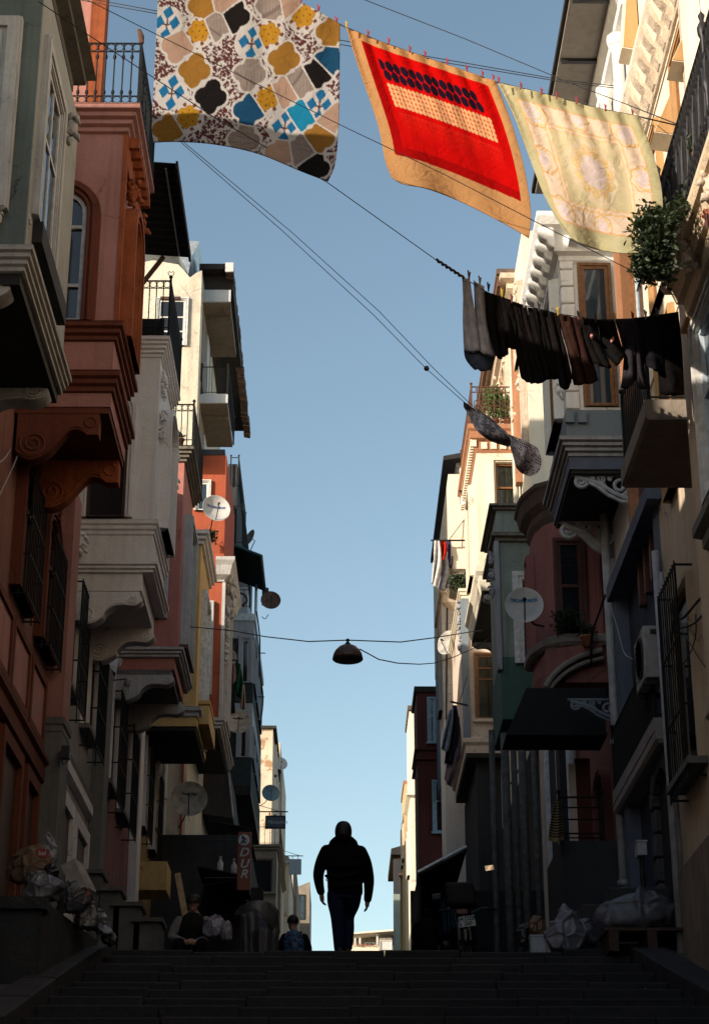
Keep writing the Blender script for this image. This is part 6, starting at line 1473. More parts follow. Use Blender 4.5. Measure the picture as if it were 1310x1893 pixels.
# ---- trousers and shirts on the second line
def gar(label, cat, parts, Y, col, name='trousers', col2=None, grp='dark laundry on the second line', fold=.035):
    """garment made of strips between two pixel outlines, hung from its top edge"""
    o0 = P3(*parts[0][0][0], Y); rt = root(name, label, cat, o0, grp); mt = cloth('cloth_' + ''.join('%02x' % int(c * 255) for c in col), col, 0, .45, None, 90)
    for k, pr in enumerate(parts):
        le, re = pr[0], pr[1]; mm = pr[2] if len(pr) > 2 else mt; nm = pr[3] if len(pr) > 3 else 'leg'
        ph = hsh(le[0][0], re[0][1]) * 6; bul = pr[4] if len(pr) > 4 else 1.0
        sheet(nm, [le[0], ((le[0][0] + re[0][0]) / 2, (le[0][1] + re[0][1]) / 2 + 1.5), re[0]], re, [le[-1], ((le[-1][0] + re[-1][0]) / 2, (le[-1][1] + re[-1][1]) / 2 + 2), re[-1]], le,
              lambda u, v: Y + .03 * k - fold * (.6 * math.sin(u * 5 + ph + v * 1.7) + .4 * math.sin(u * 11 + 2 * ph - v * 5)) * (.2 + v) - .07 * bul * math.sin(math.pi * u) * (.25 + .75 * v), 14, 26, None, mm, rt, .03)
    return rt
jean = cloth('washed_jeans', (.42, .40, .44), 0, .4); jeand = cloth('dark_denim', (.06, .075, .11), 0, .5); lining = cloth('mauve_lining', (.34, .27, .29), 0, .2)
YL = 17.6
BK, BK2, BR, CH = (.008, .007, .007), (.012, .009, .009), (.040, .018, .014), (.030, .026, .032)
gar('washed grey blue jeans hung by the hems, leftmost on the trouser line', 'trousers', [
    ([(854, 512), (856, 570), (859, 648)], [(867, 516), (876, 570), (886, 648)], jean), ([(875, 518), (880, 580), (884, 648)], [(893, 530), (899, 590), (914, 660)], jean),
    ([(858, 640), (861, 662), (878, 682)], [(914, 655), (911, 668), (905, 684)], jeand, 'waist', 2.5), ([(859, 616), (859, 640), (868, 650)], [(864, 615), (882, 634), (883, 650)], lining, 'pocket', 2.2)], YL, BK)
gar('black trousers hung next to the grey blue jeans', 'trousers', [([(895, 538), (902, 600), (918, 656)], [(910, 544), (916, 600), (926, 664)]), ([(908, 543), (914, 600), (924, 660)], [(925, 549), (934, 610), (937, 655)])], YL + .03, BK2)
gar('short black trousers, third garment on the trouser line', 'trousers', [([(922, 546), (930, 595), (935, 640)], [(945, 556), (953, 600), (953, 645)])], YL + .05, BK, 'shorts')
gar('long black trousers bulging at the waist, fourth on the trouser line', 'trousers', [([(944, 557), (952, 630), (964, 698)], [(958, 561), (972, 630), (984, 709)]), ([(956, 561), (970, 630), (982, 708)], [(972, 566), (990, 640), (1006, 705)])], YL + .08, BK2)
gar('long black trousers, fifth on the trouser line', 'trousers', [([(974, 567), (988, 640), (1000, 700)], [(990, 571), (1002, 640), (1016, 700)]), ([(992, 571), (1003, 640), (1014, 700)], [(1006, 573), (1018, 640), (1033, 698)])], YL + .11, BK)
gar('narrow black trousers left of the brown pair', 'trousers', [([(1008, 574), (1020, 640), (1036, 714)], [(1018, 577), (1032, 640), (1048, 720)]), ([(1019, 577), (1034, 640), (1048, 718)], [(1030, 580), (1042, 640), (1055, 700)])], YL + .14, BK2)
gar('dark brown trousers in the middle of the trouser line', 'trousers', [([(1031, 580), (1047, 645), (1062, 712)], [(1053, 585), (1068, 650), (1082, 708)]), ([(1053, 585), (1068, 650), (1084, 710)], [(1073, 588), (1088, 650), (1103, 704)], None or cloth('cloth_brown_b', (.03, .013, .011), 0, .4))], YL + .17, BR)
emb = cloth('pink_patch', (.5, .22, .2), 0, .2)
gar('black shirt with a small pink mark, right of the brown trousers', 'shirt', [([(1073, 588), (1082, 630), (1092, 668)], [(1104, 592), (1110, 640), (1128, 680)], None or cloth('cloth_bk_c', BK, 0, .4), 'body'), ([(1091, 617), (1092, 620), (1093, 622)], [(1094, 618), (1094, 620), (1094, 622)], emb, 'patch', 2.2)], YL + .19, BK, 'shirt')
gar('black shirt with a red and pink emblem, near the iron balcony end', 'shirt', [([(1104, 592), (1114, 640), (1140, 676)], [(1134, 592), (1146, 640), (1154, 656)], None or cloth('cloth_bk_c', BK, 0, .4), 'body'), ([(1127, 618), (1128, 624), (1129, 630)], [(1132, 617), (1133, 624), (1132, 630)], emb, 'emblem', 2.2)], YL + .22, BK, 'shirt')
gar('charcoal trousers with split legs near the box balcony', 'trousers', [([(1135, 590), (1150, 640), (1152, 690), (1148, 718)], [(1160, 590), (1172, 640), (1172, 690), (1166, 712)]), ([(1158, 590), (1172, 640), (1174, 690), (1180, 716)], [(1172, 588), (1186, 640), (1190, 690), (1196, 718)])], YL + .25, CH)
gar('black jacket hanging beside the charcoal trousers', 'jacket', [([(1172, 588), (1180, 630), (1188, 672)], [(1208, 583), (1222, 640), (1226, 690)], cloth('cloth_bk_d', (.010, .009, .012), 0, .4), 'body')], YL + .29, BK, 'jacket')
gar('wide black cloth at the wall end of the trouser line', 'cloth', [([(1206, 583), (1212, 650), (1220, 728)], [(1252, 577), (1258, 650), (1262, 730)], cloth('cloth_bk_e', (.006, .005, .005), 0, .4), 'body')], YL + .34, BK, 'hanging_cloth')
rope = [P3(72, 3, 14.2), P3(160, 62, 14.8), P3(250, 121, 15.4), P3(390, 213, 16.2), P3(606, 338, 17.1), P3(805, 480, 17.5), P3(855, 513, 17.58), P3(900, 540, 17.6), P3(960, 562, 17.68), P3(1031, 580, 17.75), P3(1104, 591, 17.82), P3(1170, 589, 17.88), P3(1252, 577, 18.0)]
cable('clothes rope stretched across the street carrying dark trousers and shirts', rope, .005, name='clothes_rope')
m = M().tube([Vector(P3(806 + 49 * t, 481 + 32 * t, 17.5)) + Vector((.01 * math.sin(t * 40), 0, .012 * math.cos(t * 40))) for t in (i / 30 for i in range(31))], .016, 6)
tag(m.obj('rope_end', plain('brown_rope', (.06, .03, .02), .9), None, True, origin=P3(806, 481, 17.5)), 'thick brown knotted rope end left of the jeans', 'rope')
for i, (px, py) in enumerate(((866, 510), (886, 520), (902, 532), (927, 543), (945, 554), (968, 562), (995, 569), (1030, 577), (1068, 585), (1072, 586), (1100, 589), (1135, 588), (1168, 586), (1192, 583), (1213, 579))):
    peg(px, py - 1, YL - .05 + .02 * i, (plain('brown_peg', (.16, .06, .05), .5), wp, plain('dark_plastic', (.03, .03, .05), .5), yp)[i % 4], 'small clothes peg on the dark trouser line', 'pegs on the trouser line', 1.0)
# ---- wind-blown cloths further up the street
gcl = cloth('grey_print_cloth', (.145, .125, .13), .1, .55)
def speckle(u, v): return (.10, .03, .03) if hsh(math.floor(u * 16), math.floor(v * 13)) > .52 and math.hypot((u * 16) % 1 - .5, (v * 13) % 1 - .5) < .38 else (.74, .62, .60)
def greypat(u, v):
    k = math.sin(u * 31 + 4 * math.sin(v * 13)) * math.sin(v * 37 + 3 * math.sin(u * 11)); return (.10, .085, .095) if k > .1 else (.46, .41, .42)
o = sheet('grey_cloth', [(856, 742), (880, 758), (905, 772), (936, 800)], [(936, 800), (944, 815), (940, 826)], [(862, 760), (880, 795), (905, 815), (940, 827)], [(856, 742), (857, 752), (862, 760)],
          lambda u, v: 30.5 + .12 * math.sin(u * 11) + .25 * math.sin(v * 3.1 + u * 4), 90, 40, greypat, cloth('grey_print', None, .1, .3, 'print'), None, .012)
tag(o, 'grey patterned cloth twisted by the wind on the long wires', 'cloth')
o = sheet('spotted_cloth', [(936, 802), (952, 808), (975, 818), (993, 828)], [(993, 828), (1000, 850), (995, 872), (978, 880)], [(950, 850), (955, 866), (966, 876), (978, 880)], [(936, 802), (940, 818), (946, 836), (950, 850)],
          lambda u, v: 30.6 + .10 * math.sin(u * 9 + 2 * v) - .25 * math.sin(math.pi * v) * math.sin(math.pi * u), 90, 80, speckle, cloth('pink_spotted', None, .15, .25, 'print'), None, .012)
tag(o, 'pale pink cloth with dark spots billowing on the long wires', 'cloth')
# ---- wires
def wire(label, pts, r=.009, grp='wires across the street'): cable(label, [P3(*p) for p in pts], r, name='wire', group=grp)
wire('upper of the two long wires running down to the wind blown cloths', [(274, 205, 27.5), (346, 268, 28.2), (540, 430, 29), (700, 575, 29.8), (800, 680, 30.2), (866, 744, 30.5), (936, 801, 30.5), (1000, 850, 30.6)], .0065)
wire('lower of the two long wires, with a small pulley, above the wind blown cloths', [(272, 190, 27.5), (338, 266, 28.2), (520, 425, 29), (690, 582, 29.8), (788, 682, 30.2), (856, 742, 30.4)], .0065)
wire('wire crossing in front of the bedspread and the red blanket', [(150, -6, 14.6), (250, 44, 14.8), (450, 143, 15.1), (650, 241, 15.2), (820, 322, 15.3), (980, 405, 15.4), (1160, 497, 15.8), (1250, 548, 17.0)], .0042)
wire('upper wire of the pair behind the blankets at the top', [(160, -4, 26), (300, 22, 26), (640, 76, 26), (800, 106, 25.8), (1040, 148, 25.5), (1165, 162, 25)], .008)
wire('lower wire of the pair behind the blankets at the top', [(150, 0, 26), (300, 27, 26), (640, 84, 26), (800, 112, 25.8), (1044, 152, 25.5), (1165, 166, 25)], .008)
wire('single wire slanting down from the top edge to the white eave', [(640, -14, 24), (675, 0, 24), (860, 72, 24), (1045, 150, 23.5), (1150, 190, 22.5), (1252, 230, 17)], .007)
pl = M().ball(P3(788, 681, 30.15), .05, n=10, m=6); tag(pl.obj('pulley', MATS['dark_metal'], None, True, origin=P3(788, 681, 30.15)), 'small dark pulley on the long wires', 'pulley')
# ---- hanging street lamp
YLp = 33.0
lm = root('hanging_lamp', 'dark dome street lamp hanging on a cable over the middle of the street', 'street lamp', P3(643, 1200, YLp))
c = Vector(P3(642.5, 1219, YLp)); Rl = .5 * 58 / 3500 * 33.9
prof = [(Rl, 0), (Rl * .99, .03), (Rl * .93, .10), (Rl * .80, .17), (Rl * .58, .235), (Rl * .34, .27), (Rl * .12, .285), (.03, .29)]
plain('lamp_brown', (.10, .055, .045), .5, .2)
M().lathe(prof + [(.03, .27)] + [(max(r - .015, .02), h - .015) for r, h in reversed(prof[:-1])], c, 32).obj('shade', MATS['lamp_brown'], lm, True)
M().lathe([(.03, .285), (.05, .29), (.05, .31), (.025, .33), (.02, .36), (.05, .365), (.015, .40)], c, 12).obj('cap', MATS['black_iron'], lm, True)
M().lathe([(.01, 0), (.06, .02), (.075, .08), (.06, .14), (.035, .2), (.035, .25)], c + Vector((0, 0, -.0)), 14).obj('bulb', plain('frosted_bulb', (.10, .10, .10), .3), lm, True)
top = c + Vector((0, 0, .37))
cable('cable carrying the dome lamp from the left house fronts to the right', [P3(345, 1158, 40), P3(430, 1166, 38), P3(490, 1177, 36), P3(570, 1186, 34.5), tuple(top), P3(740, 1187, 34.5), P3(802, 1179, 37), P3(870, 1168, 42), P3(890, 1165, 43.5)], .012, name='lamp_cable')
cable('slack supply cable sagging from the dome lamp to the right', [tuple(c + Vector((.22, 0, .2))), P3(680, 1208, 33.2), P3(700, 1219, 34), P3(735, 1226, 36), P3(775, 1228, 39), P3(802, 1226, 42), P3(840, 1214, 46), P3(880, 1196, 47), P3(922, 1168, 43)], .012, name='lamp_cable')
# ---- small laundry racks
def rack(label, px0, py0, px1, py1, Y, clothes, grp):
    rt = root('drying_pole', label, 'drying pole', P3(px1, py1, Y)); M().tube([P3(px0, py0, Y), P3(px1, py1, Y + .1)], .03, 6).obj('pole', MATS['dark_metal'], rt)
    M().tube([P3((px0 + px1) / 2, (py0 + py1) / 2, Y), tuple(Vector(P3(px1, py1, Y + .4)) + Zup * .8)], .012, 5).obj('stay', MATS['dark_metal'], rt)
    for i, (lb, L_, R_, c) in enumerate(clothes):
        mt = cloth('laundry_%02x%02x%02x' % tuple(int(v * 255) for v in c), c, .1, .35)
        o0 = P3(*L_[0], Y)
        o = sheet('hanging_garment', [L_[0], R_[0]], R_, [L_[-1], ((L_[-1][0] + R_[-1][0]) / 2, (L_[-1][1] + R_[-1][1]) / 2 + 3), R_[-1]], L_, lambda u, v: Y + .12 * i - .12 * math.sin(u * 8 + i + v * 3) * (.3 + v), 12, 18, None, mt, None, .04)
        tag(o, lb, 'laundry', grp)
rack('thin drying pole on the terrace of the white tiled house', 796, 999, 862, 999, 55.4, [
    ('white shirt drying on the terrace pole, outermost', [(803, 1000), (801, 1040), (798, 1078)], [(812, 1000), (815, 1040), (808, 1085)], (.62, .62, .64)),
    ('bright red top drying on the terrace pole', [(813, 1000), (815, 1015), (814, 1034)], [(823, 1000), (825, 1015), (822, 1032)], (.55, .03, .02)),
    ('white and navy garment drying below the red top', [(812, 1034), (812, 1060), (809, 1088)], [(825, 1030), (833, 1050), (828, 1086)], (.40, .40, .46)),
    ('navy cloth drying beside the terrace wall', [(826, 1000), (828, 1030), (830, 1046)], [(832, 1000), (836, 1030), (834, 1050)], (.05, .05, .12)),
    ('small red and dark cloth at the bottom of the terrace laundry', [(814, 1054), (813, 1062), (816, 1072)], [(826, 1052), (828, 1062), (824, 1072)], (.34, .03, .03))], 'laundry on the terrace')
rack('pale drying pole below the white tiles beside the beige house', 832, 1297, 864, 1304, 48.6, [
    ('blue and white checked shirt drying below the white tiles', [(830, 1315), (822, 1350), (816, 1384)], [(838, 1308), (834, 1350), (830, 1388)], (.22, .26, .33)),
    ('dark navy garment drying below the white tiles', [(836, 1304), (830, 1350), (822, 1412)], [(842, 1304), (848, 1345), (842, 1400)], (.02, .02, .035)),
    ('long mauve trousers drying below the white tiles', [(832, 1372), (826, 1410), (822, 1440)], [(846, 1385), (845, 1420), (834, 1455)], (.23, .165, .19)),
    ('grey purple sleeve drying nearest the beige bay', [(842, 1330), (842, 1370), (843, 1410)], [(848, 1325), (851, 1370), (850, 1400)], (.16, .14, .18))], 'laundry below the tiles')
rack('thin drying pole on the red house front with red and green laundry', 403, 1219, 441, 1221, 57.0, [
    ('dark red garment drying on the red house front', [(413, 1225), (410, 1255), (409, 1285)], [(417, 1225), (420, 1258), (417, 1292)], (.15, .01, .01)),
    ('black garment drying on the red house front', [(421, 1232), (417, 1262), (416, 1315)], [(426, 1232), (432, 1265), (434, 1318)], (.012, .012, .015)),
    ('dusty pink garment drying on the red house front', [(429, 1228), (425, 1246), (428, 1262)], [(433, 1228), (437, 1248), (434, 1260)], (.26, .15, .14)),
    ('dark green garment drying on the red house front', [(439, 1225), (434, 1255), (436, 1280)], [(444, 1228), (448, 1258), (446, 1292)], (.01, .075, .04)),
    ('cream rag hanging low on the red house front', [(446, 1270), (445, 1290), (445, 1308)], [(451, 1265), (453, 1292), (453, 1310)], (.35, .26, .2))], 'laundry on the red house')
o = sheet('striped_towel', [(1026, 1480), (1034, 1478)], [(1034, 1478), (1040, 1520), (1041, 1552)], [(1013, 1553), (1026, 1557), (1041, 1552)], [(1026, 1480), (1017, 1520), (1013, 1553)], lambda u, v: 28.6 + .05 * math.sin(u * 8), 20, 90,
          lambda u, v: (.02, .018, .018) if (v * 15) % 1 < .45 and v < .93 else (.30, .22, .12), cloth('striped_cloth', None, 0, .3, 'print'))
tag(o, 'black and tan striped towel hanging by the dark porch rail', 'towel')
o = sheet('blue_curtain', [(815, 1662), (840, 1660)], [(840, 1660), (839, 1690), (842, 1712)], [(818, 1724), (830, 1722), (842, 1712)], [(815, 1662), (816, 1690), (818, 1724)], lambda u, v: 37.0 + .12 * math.sin(u * 22), 44, 20,
          None, cloth('blue_plastic_cloth', (.12, .26, .36), .5, .4))
tag(o, 'blue plastic strip curtain hanging behind the parked motorcycle', 'curtain')
# ================================================================== PEOPLE
def limb(m, pts, rs, n=12, squash=1.0):
    """tapered limb with rounded ends; pts local"""
    P = smooth_pts([tuple(p) + (r,) for p, r in zip(pts, rs)], 6)
    P = [(Vector(q[:3]), q[3]) for q in P]
    d0 = (P[0][0] - P[1][0]).normalized(); d1 = (P[-1][0] - P[-2][0]).normalized()
    P = [(P[0][0] + d0 * P[0][1] * .8, P[0][1] * .3), (P[0][0] + d0 * P[0][1] * .5, P[0][1] * .75)] + P + [(P[-1][0] + d1 * P[-1][1] * .5, P[-1][1] * .75), (P[-1][0] + d1 * P[-1][1] * .8, P[-1][1] * .3)]
    m.tube([p for p, r in P], [r for p, r in P], n)
def torso(m, secs, n=20):
    """elliptic sections (x, y, z, rx, ry)"""
    S = smooth_pts(secs, 5)
    S = [(*S[0][:2], S[0][2] - .02, S[0][3] * .6, S[0][4] * .6)] + S + [(*S[-1][:2], S[-1][2] + .015, S[-1][3] * .6, S[-1][4] * .6)]
    m.strip([[(x + rx * math.cos(a), y + ry * math.sin(a), z) for a in (2 * math.pi * k / n for k in range(n))] for x, y, z, rx, ry in S])
def hand(m, wrist, d, palm, th_side, s=1.0, curl=.6):
    """palm, four unequal bent fingers and a thumb; d = direction of the hand, palm = direction the palm faces, th_side = side of the thumb"""
    w = Vector(wrist); d = Vector(d).normalized(); p = Vector(palm); p = (p - d * p.dot(d)).normalized(); t = Vector(th_side); t = (t - d * t.dot(d) - p * t.dot(p)).normalized()
    limb(m, [w - d * .01, w + d * .045 * s, w + d * .085 * s], [.026 * s, .030 * s, .026 * s]); limb(m, [w + d * .04 * s + t * .018 * s, w + d * .085 * s + t * .022 * s], [.020 * s, .017 * s]); limb(m, [w + d * .04 * s - t * .018 * s, w + d * .08 * s - t * .022 * s], [.020 * s, .016 * s])
    for k, (off, L) in enumerate(((.030, .072), (.010, .080), (-.010, .075), (-.029, .058))):
        a = w + d * .088 * s + t * off * s; b = a + (d * math.cos(curl * .4) + p * math.sin(curl * .4)) * L * .45 * s; c = b + (d * math.cos(curl * 1.2) + p * math.sin(curl * 1.2)) * L * .33 * s; e = c + (d * math.cos(curl * 1.9) + p * math.sin(curl * 1.9)) * L * .25 * s
        m.tube([a, b, c, e], [.0100 * s, .0095 * s, .0088 * s, .006 * s], 8)
    a = w + d * .025 * s + t * .028 * s; m.tube([a, a + (d * .6 + t * .7 + p * .2) * .035 * s, a + (d * 1.3 + t * .8 + p * .5) * .04 * s, a + (d * 1.9 + t * .7 + p * .7) * .042 * s], [.0125 * s, .0115 * s, .010 * s, .007 * s], 8)
def head(m, c, s=1.0, face=(0, 1, 0), tilt=0):
    """skull, jaw, nose, ears, brow; face = direction looked in"""
    c = Vector(c); f = Vector(face).normalized(); r = f.cross(Zup).normalized(); u = r.cross(f)
    def pt(a, b, h): return c + r * a * s + f * b * s + u * h * s
    def ell(cc, ra, rb, rh, n=16, mm=10): m.strip([[pt(cc[0] + ra * math.sin(t) * math.cos(a), cc[1] + rb * math.sin(t) * math.sin(a), cc[2] - rh * math.cos(t)) for a in (2 * math.pi * k / n for k in range(n))] for t in (math.pi * (i + .03) / (mm + .06) for i in range(mm + 1))])
    ell((0, -.005, .025), .076, .096, .10); ell((0, .022, -.05), .056, .068, .065); ell((0, .075, -.082), .026, .022, .02)
    m.tube([pt(0, .085, .02), pt(0, .108, -.012), pt(0, .112, -.022)], [.008 * s, .013 * s, .012 * s], 8)
    for k in (-1, 1):
        ell((k * .078, -.008, -.008), .010, .022, .032, 8, 6); m.tube([pt(k * .012, .088, .03), pt(k * .05, .08, .03)], .009 * s, 6)
        ell((k * .014, .092, -.06), .016, .009, .006, 8, 5)
    limb(m, [pt(0, -.012, -.06), pt(0, -.02, -.14)], [.056 * s, .060 * s])
def remesh(o, v, it=6):
    r = o.modifiers.new('fuse', 'REMESH'); r.mode = 'VOXEL'; r.voxel_size = v; r.use_smooth_shade = True
    s = o.modifiers.new('smooth', 'SMOOTH'); s.factor = .5; s.iterations = it; return o
def placed(base, rotz=0, s=1.0):
    c, n = math.cos(rotz), math.sin(rotz); b = Vector(base)
    return lambda x, y, z: tuple(b + Vector((x * c - y * n, x * n + y * c, z)) * s)
skin = plain('skin', (.30, .17, .12), .55, 0, .15, 20); hair = plain('black_hair', (.008, .007, .007), .6, 0, .3, 40); jk = cloth('black_jacket', (.006, .006, .008), 0, .4); nav = cloth('navy_denim', (.012, .018, .045), 0, .4); shoe = plain('dark_leather', (.010, .009, .009), .45)

# ---- the man walking away up the steps
mx, mz = QY(634, 1757, 25.0)
man = root('person', 'man in a black jacket and navy jeans walking away at the top of the steps', 'person', (mx, 25.0, ST))
mp = placed((mx, 25.0, ST), 0, 1.06)
m = M(mp)
head(m, (0, .055, 1.535), 1.10, (0, 1, -.55))
torso(m, [(0, 0, .78, .15, .11), (0, 0, .95, .165, .115), (.01, .01, 1.15, .17, .12), (.01, .02, 1.30, .17, .11), (.0, .025, 1.38, .11, .08), (0, .03, 1.46, .06, .06)])
limb(m, [(-.16, .02, 1.30), (-.28, -.01, 1.04), (-.275, .06, .80)], [.06, .045, .034]); limb(m, [(.17, .02, 1.29), (.305, .04, 1.02), (.305, .10, .74)], [.06, .045, .034])
hand(m, (-.272, .065, .79), (.12, .12, -1), (1, .2, 0), (.1, 1, 0), 1.05, .75); hand(m, (.303, .105, .73), (-.06, .08, -1), (-1, .2, 0), (0, 1, 0), 1.05, .55)
limb(m, [(-.075, 0, .82), (-.065, -.03, .48), (-.045, -.06, .09)], [.09, .062, .045]); limb(m, [(.085, 0, .82), (.06, .17, .52), (.025, .16, .14)], [.09, .062, .045])
remesh(m.obj('body', skin, man), .009)
m = M(mp)                                              # jacket: back, sleeves, stand-up collar, hem
torso(m, [(.025, 0, .755, .212, .145), (.025, 0, .80, .220, .148), (.02, .005, .95, .222, .145), (.015, .01, 1.10, .230, .145), (.005, .015, 1.24, .240, .145), (0, .02, 1.325, .235, .13), (0, .03, 1.395, .19, .11), (0, .02, 1.455, .120, .11), (0, .01, 1.495, .098, .11), (0, .01, 1.51, .092, .105)])
limb(m, [(-.205, .015, 1.325), (-.268, -.005, 1.18), (-.308, -.015, 1.02), (-.300, .03, .90), (-.276, .06, .80)], [.080, .078, .070, .060, .050]); limb(m, [(.21, .015, 1.315), (.275, .015, 1.17), (.316, .03, .98), (.318, .07, .84), (.305, .10, .715)], [.080, .078, .070, .060, .050])
limb(m, [(-.13, .03, 1.40), (-.08, .02, 1.45), (0, -.02, 1.475), (.08, .02, 1.45), (.13, .03, 1.40)], [.06, .055, .055, .055, .06])
limb(m, [(-.05, -.06, 1.43), (0, -.08, 1.45), (.05, -.06, 1.43)], [.06, .068, .06])
for k, (za, dx) in enumerate(((.86, .03), (.97, -.02), (1.1, .02))): limb(m, [(-.20 + dx, -.12, za), (0, -.155, za - .02), (.2 + dx, -.12, za + .02)], [.02, .03, .02])
o = m.obj('jacket', jk, man); remesh(o, .011, 3)
m = M(mp); m.tube([(-.198, -.02, .98), (-.212, -.02, .945), (-.206, -.02, .925)], .007, 5); m.obj('jacket_drawcord', jk, man)
m = M(mp)
torso(m, [(0, 0, .70, .165, .125), (0, 0, .80, .17, .13), (.0, 0, .86, .165, .125)])
limb(m, [(-.085, 0, .78), (-.088, -.005, .66), (-.075, -.02, .50), (-.060, -.03, .34), (-.045, -.05, .08)], [.118, .110, .086, .080, .068]); limb(m, [(.115, .0, .78), (.100, .08, .66), (.060, .165, .52), (.062, .15, .36), (.050, .10, .12)], [.120, .110, .084, .078, .066])
remesh(m.obj('jeans', nav, man), .010, 4)
for sx, sy, sz in ((-.045, -.03, 0), (.055, .15, .03)):
    m = M(mp); limb(m, [(sx, sy - .09, sz + .045), (sx, sy + .02, sz + .045), (sx - .005, sy + .14, sz + .032)], [.043, .047, .036]); m.box(sx - .045, sx + .045, sy - .12, sy + .17, sz, sz + .022); remesh(m.obj('shoe', shoe, man), .008, 3)
m = M(mp)                                              # cropped hair down to the collar, face left free
m.strip([[(.108 * math.sin(t) ** .7 * math.cos(a), -.022 + .104 * math.sin(t) ** .7 * math.sin(a), 1.545 - .138 * math.cos(t)) for a in (2 * math.pi * k / 22 for k in range(22))] for t in (math.pi * (i + .05) / 14.1 for i in range(15))]); remesh(m.obj('hair', hair, man), .009, 2)

# ---- vendor sitting on a crate, facing the camera
sx, sz = QY(357, 1700, 27.2)
sit = root('person', 'person in a dark vest and pale sleeves sitting by the drainpipe, hands clasped', 'person', (sx, 27.2, ST + .1))
dz = QY(357, 1654, 27.2)[1] - (ST + .1) - 1.22
sp_ = placed((sx, 27.2, ST + .1 + dz), math.pi)
m = M(sp_)
head(m, (0, .05, 1.08), 1.0, (0, 1, -.25))
torso(m, [(0, -.05, .40, .17, .12), (0, -.03, .58, .165, .12), (0, 0, .78, .18, .12), (0, .0, .92, .12, .09), (0, .01, .99, .06, .06)])
for k in (-1, 1):
    limb(m, [(k * .17, 0, .86), (k * .27, .06, .60), (k * .06, .30, .50)], [.055, .043, .032]); hand(m, (k * .065, .30, .50), (-k * 1, .25, -.1), (0, -1, -.3), (0, .2, 1), .95, .8)
    limb(m, [(k * .09, .0, .44), (k * .16, .38, .46), (k * .14, .40, .07)], [.085, .06, .042]); limb(m, [(k * .14, .38, .05), (k * .15, .55, .035)], [.045, .035])
remesh(m.obj('body', skin, sit), .010)
m = M(sp_); torso(m, [(0, -.05, .38, .20, .15), (0, -.03, .56, .185, .14), (0, 0, .74, .20, .14), (0, 0, .88, .17, .115), (0, .01, .95, .09, .085)]); remesh(m.obj('vest', cloth('charcoal_vest', (.018, .016, .016), 0, .4), sit), .012, 3)
m = M(sp_)
for k in (-1, 1): limb(m, [(k * .185, 0, .85), (k * .255, .02, .72), (k * .285, .06, .60), (k * .19, .20, .55), (k * .10, .28, .51)], [.078, .073, .062, .055, .045])
remesh(m.obj('sleeves', cloth('pale_shirt', (.20, .19, .19), 0, .3), sit), .010, 3)
m = M(sp_)
for k in (-1, 1): limb(m, [(k * .09, -.02, .44), (k * .165, .36, .47), (k * .15, .40, .30), (k * .14, .40, .10)], [.10, .078, .07, .058])
remesh(m.obj('trousers', cloth('black_trousers', (.010, .009, .009), 0, .4), sit), .012, 3)
m = M(sp_); m.lathe([(.0, .16), (.07, .15), (.10, .11), (.108, .06), (.106, .04)], (0, .04, 1.06), 20); m.hexa([(-.07, .12, 1.10), (.07, .12, 1.10), (.06, .19, 1.09), (-.06, .19, 1.09), (-.07, .12, 1.115), (.07, .12, 1.115), (.06, .19, 1.10), (-.06, .19, 1.10)]); m.obj('cap', hair, sit)
st_ = root('stool', 'low crate the seated vendor sits on', 'stool', (sx, 27.25, ST + .11))
M().box(sx - .2, sx + .2, 27.1, 27.5, ST + .11, ST + .11 + max(.1, .36 + dz)).obj('crate', MATS['dark_wood'], st_)

# ---- child with a blue backpack, from behind
kx, kz = QY(545, 1690, 29.0)
kh = kz - (ST)
kid = root('person', 'child in dark clothes with a blue patterned backpack, seen from behind', 'person', (kx, 29.0, ST))
kp = placed((kx, 29.0, ST), .12, kh / 1.32)
m = M(kp); head(m, (-.03, .02, 1.19), .98, (-.5, 1, -.1))
torso(m, [(0, 0, .60, .12, .09), (0, 0, .75, .125, .09), (0, 0, .92, .135, .09), (0, 0, 1.02, .09, .07), (-.01, .01, 1.08, .045, .045)])
for k in (-1, 1):
    limb(m, [(k * .13, 0, .98), (k * .19, .0, .78), (k * .18, .06, .60)], [.045, .036, .028]); hand(m, (k * .18, .06, .60), (0, .15, -1), (-k, 0, 0), (0, 1, 0), .75, .6); limb(m, [(k * .06, 0, .62), (k * .07, 0, .34), (k * .07, -.02, .06)], [.07, .05, .038]); limb(m, [(k * .07, -.04, .035), (k * .08, .10, .03)], [.034, .028])
remesh(m.obj('body', skin, kid), .009)
m = M(kp); torso(m, [(0, 0, .58, .16, .12), (0, 0, .75, .155, .115), (0, 0, .93, .165, .11), (0, 0, 1.02, .11, .085)])
for k in (-1, 1): limb(m, [(k * .145, 0, .97), (k * .215, .0, .79), (k * .195, .05, .62)], [.066, .060, .048])
remesh(m.obj('hoodie', cloth('black_hoodie', (.010, .010, .013), 0, .4), kid), .011, 3)
m = M(kp)
for k in (-1, 1): limb(m, [(k * .065, 0, .62), (k * .075, 0, .36), (k * .075, -.02, .08)], [.085, .066, .056])
remesh(m.obj('trousers', nav, kid), .011, 3)
m = M(kp); m.strip([[(-.03 + .092 * math.sin(t) * math.cos(a), .005 + .105 * math.sin(t) * math.sin(a), 1.215 + .10 * math.cos(t)) for a in (2 * math.pi * k / 20 for k in range(20))] for t in (math.pi * (i + .05) / 13 for i in range(9))]); remesh(m.obj('hair', hair, kid), .009, 2)
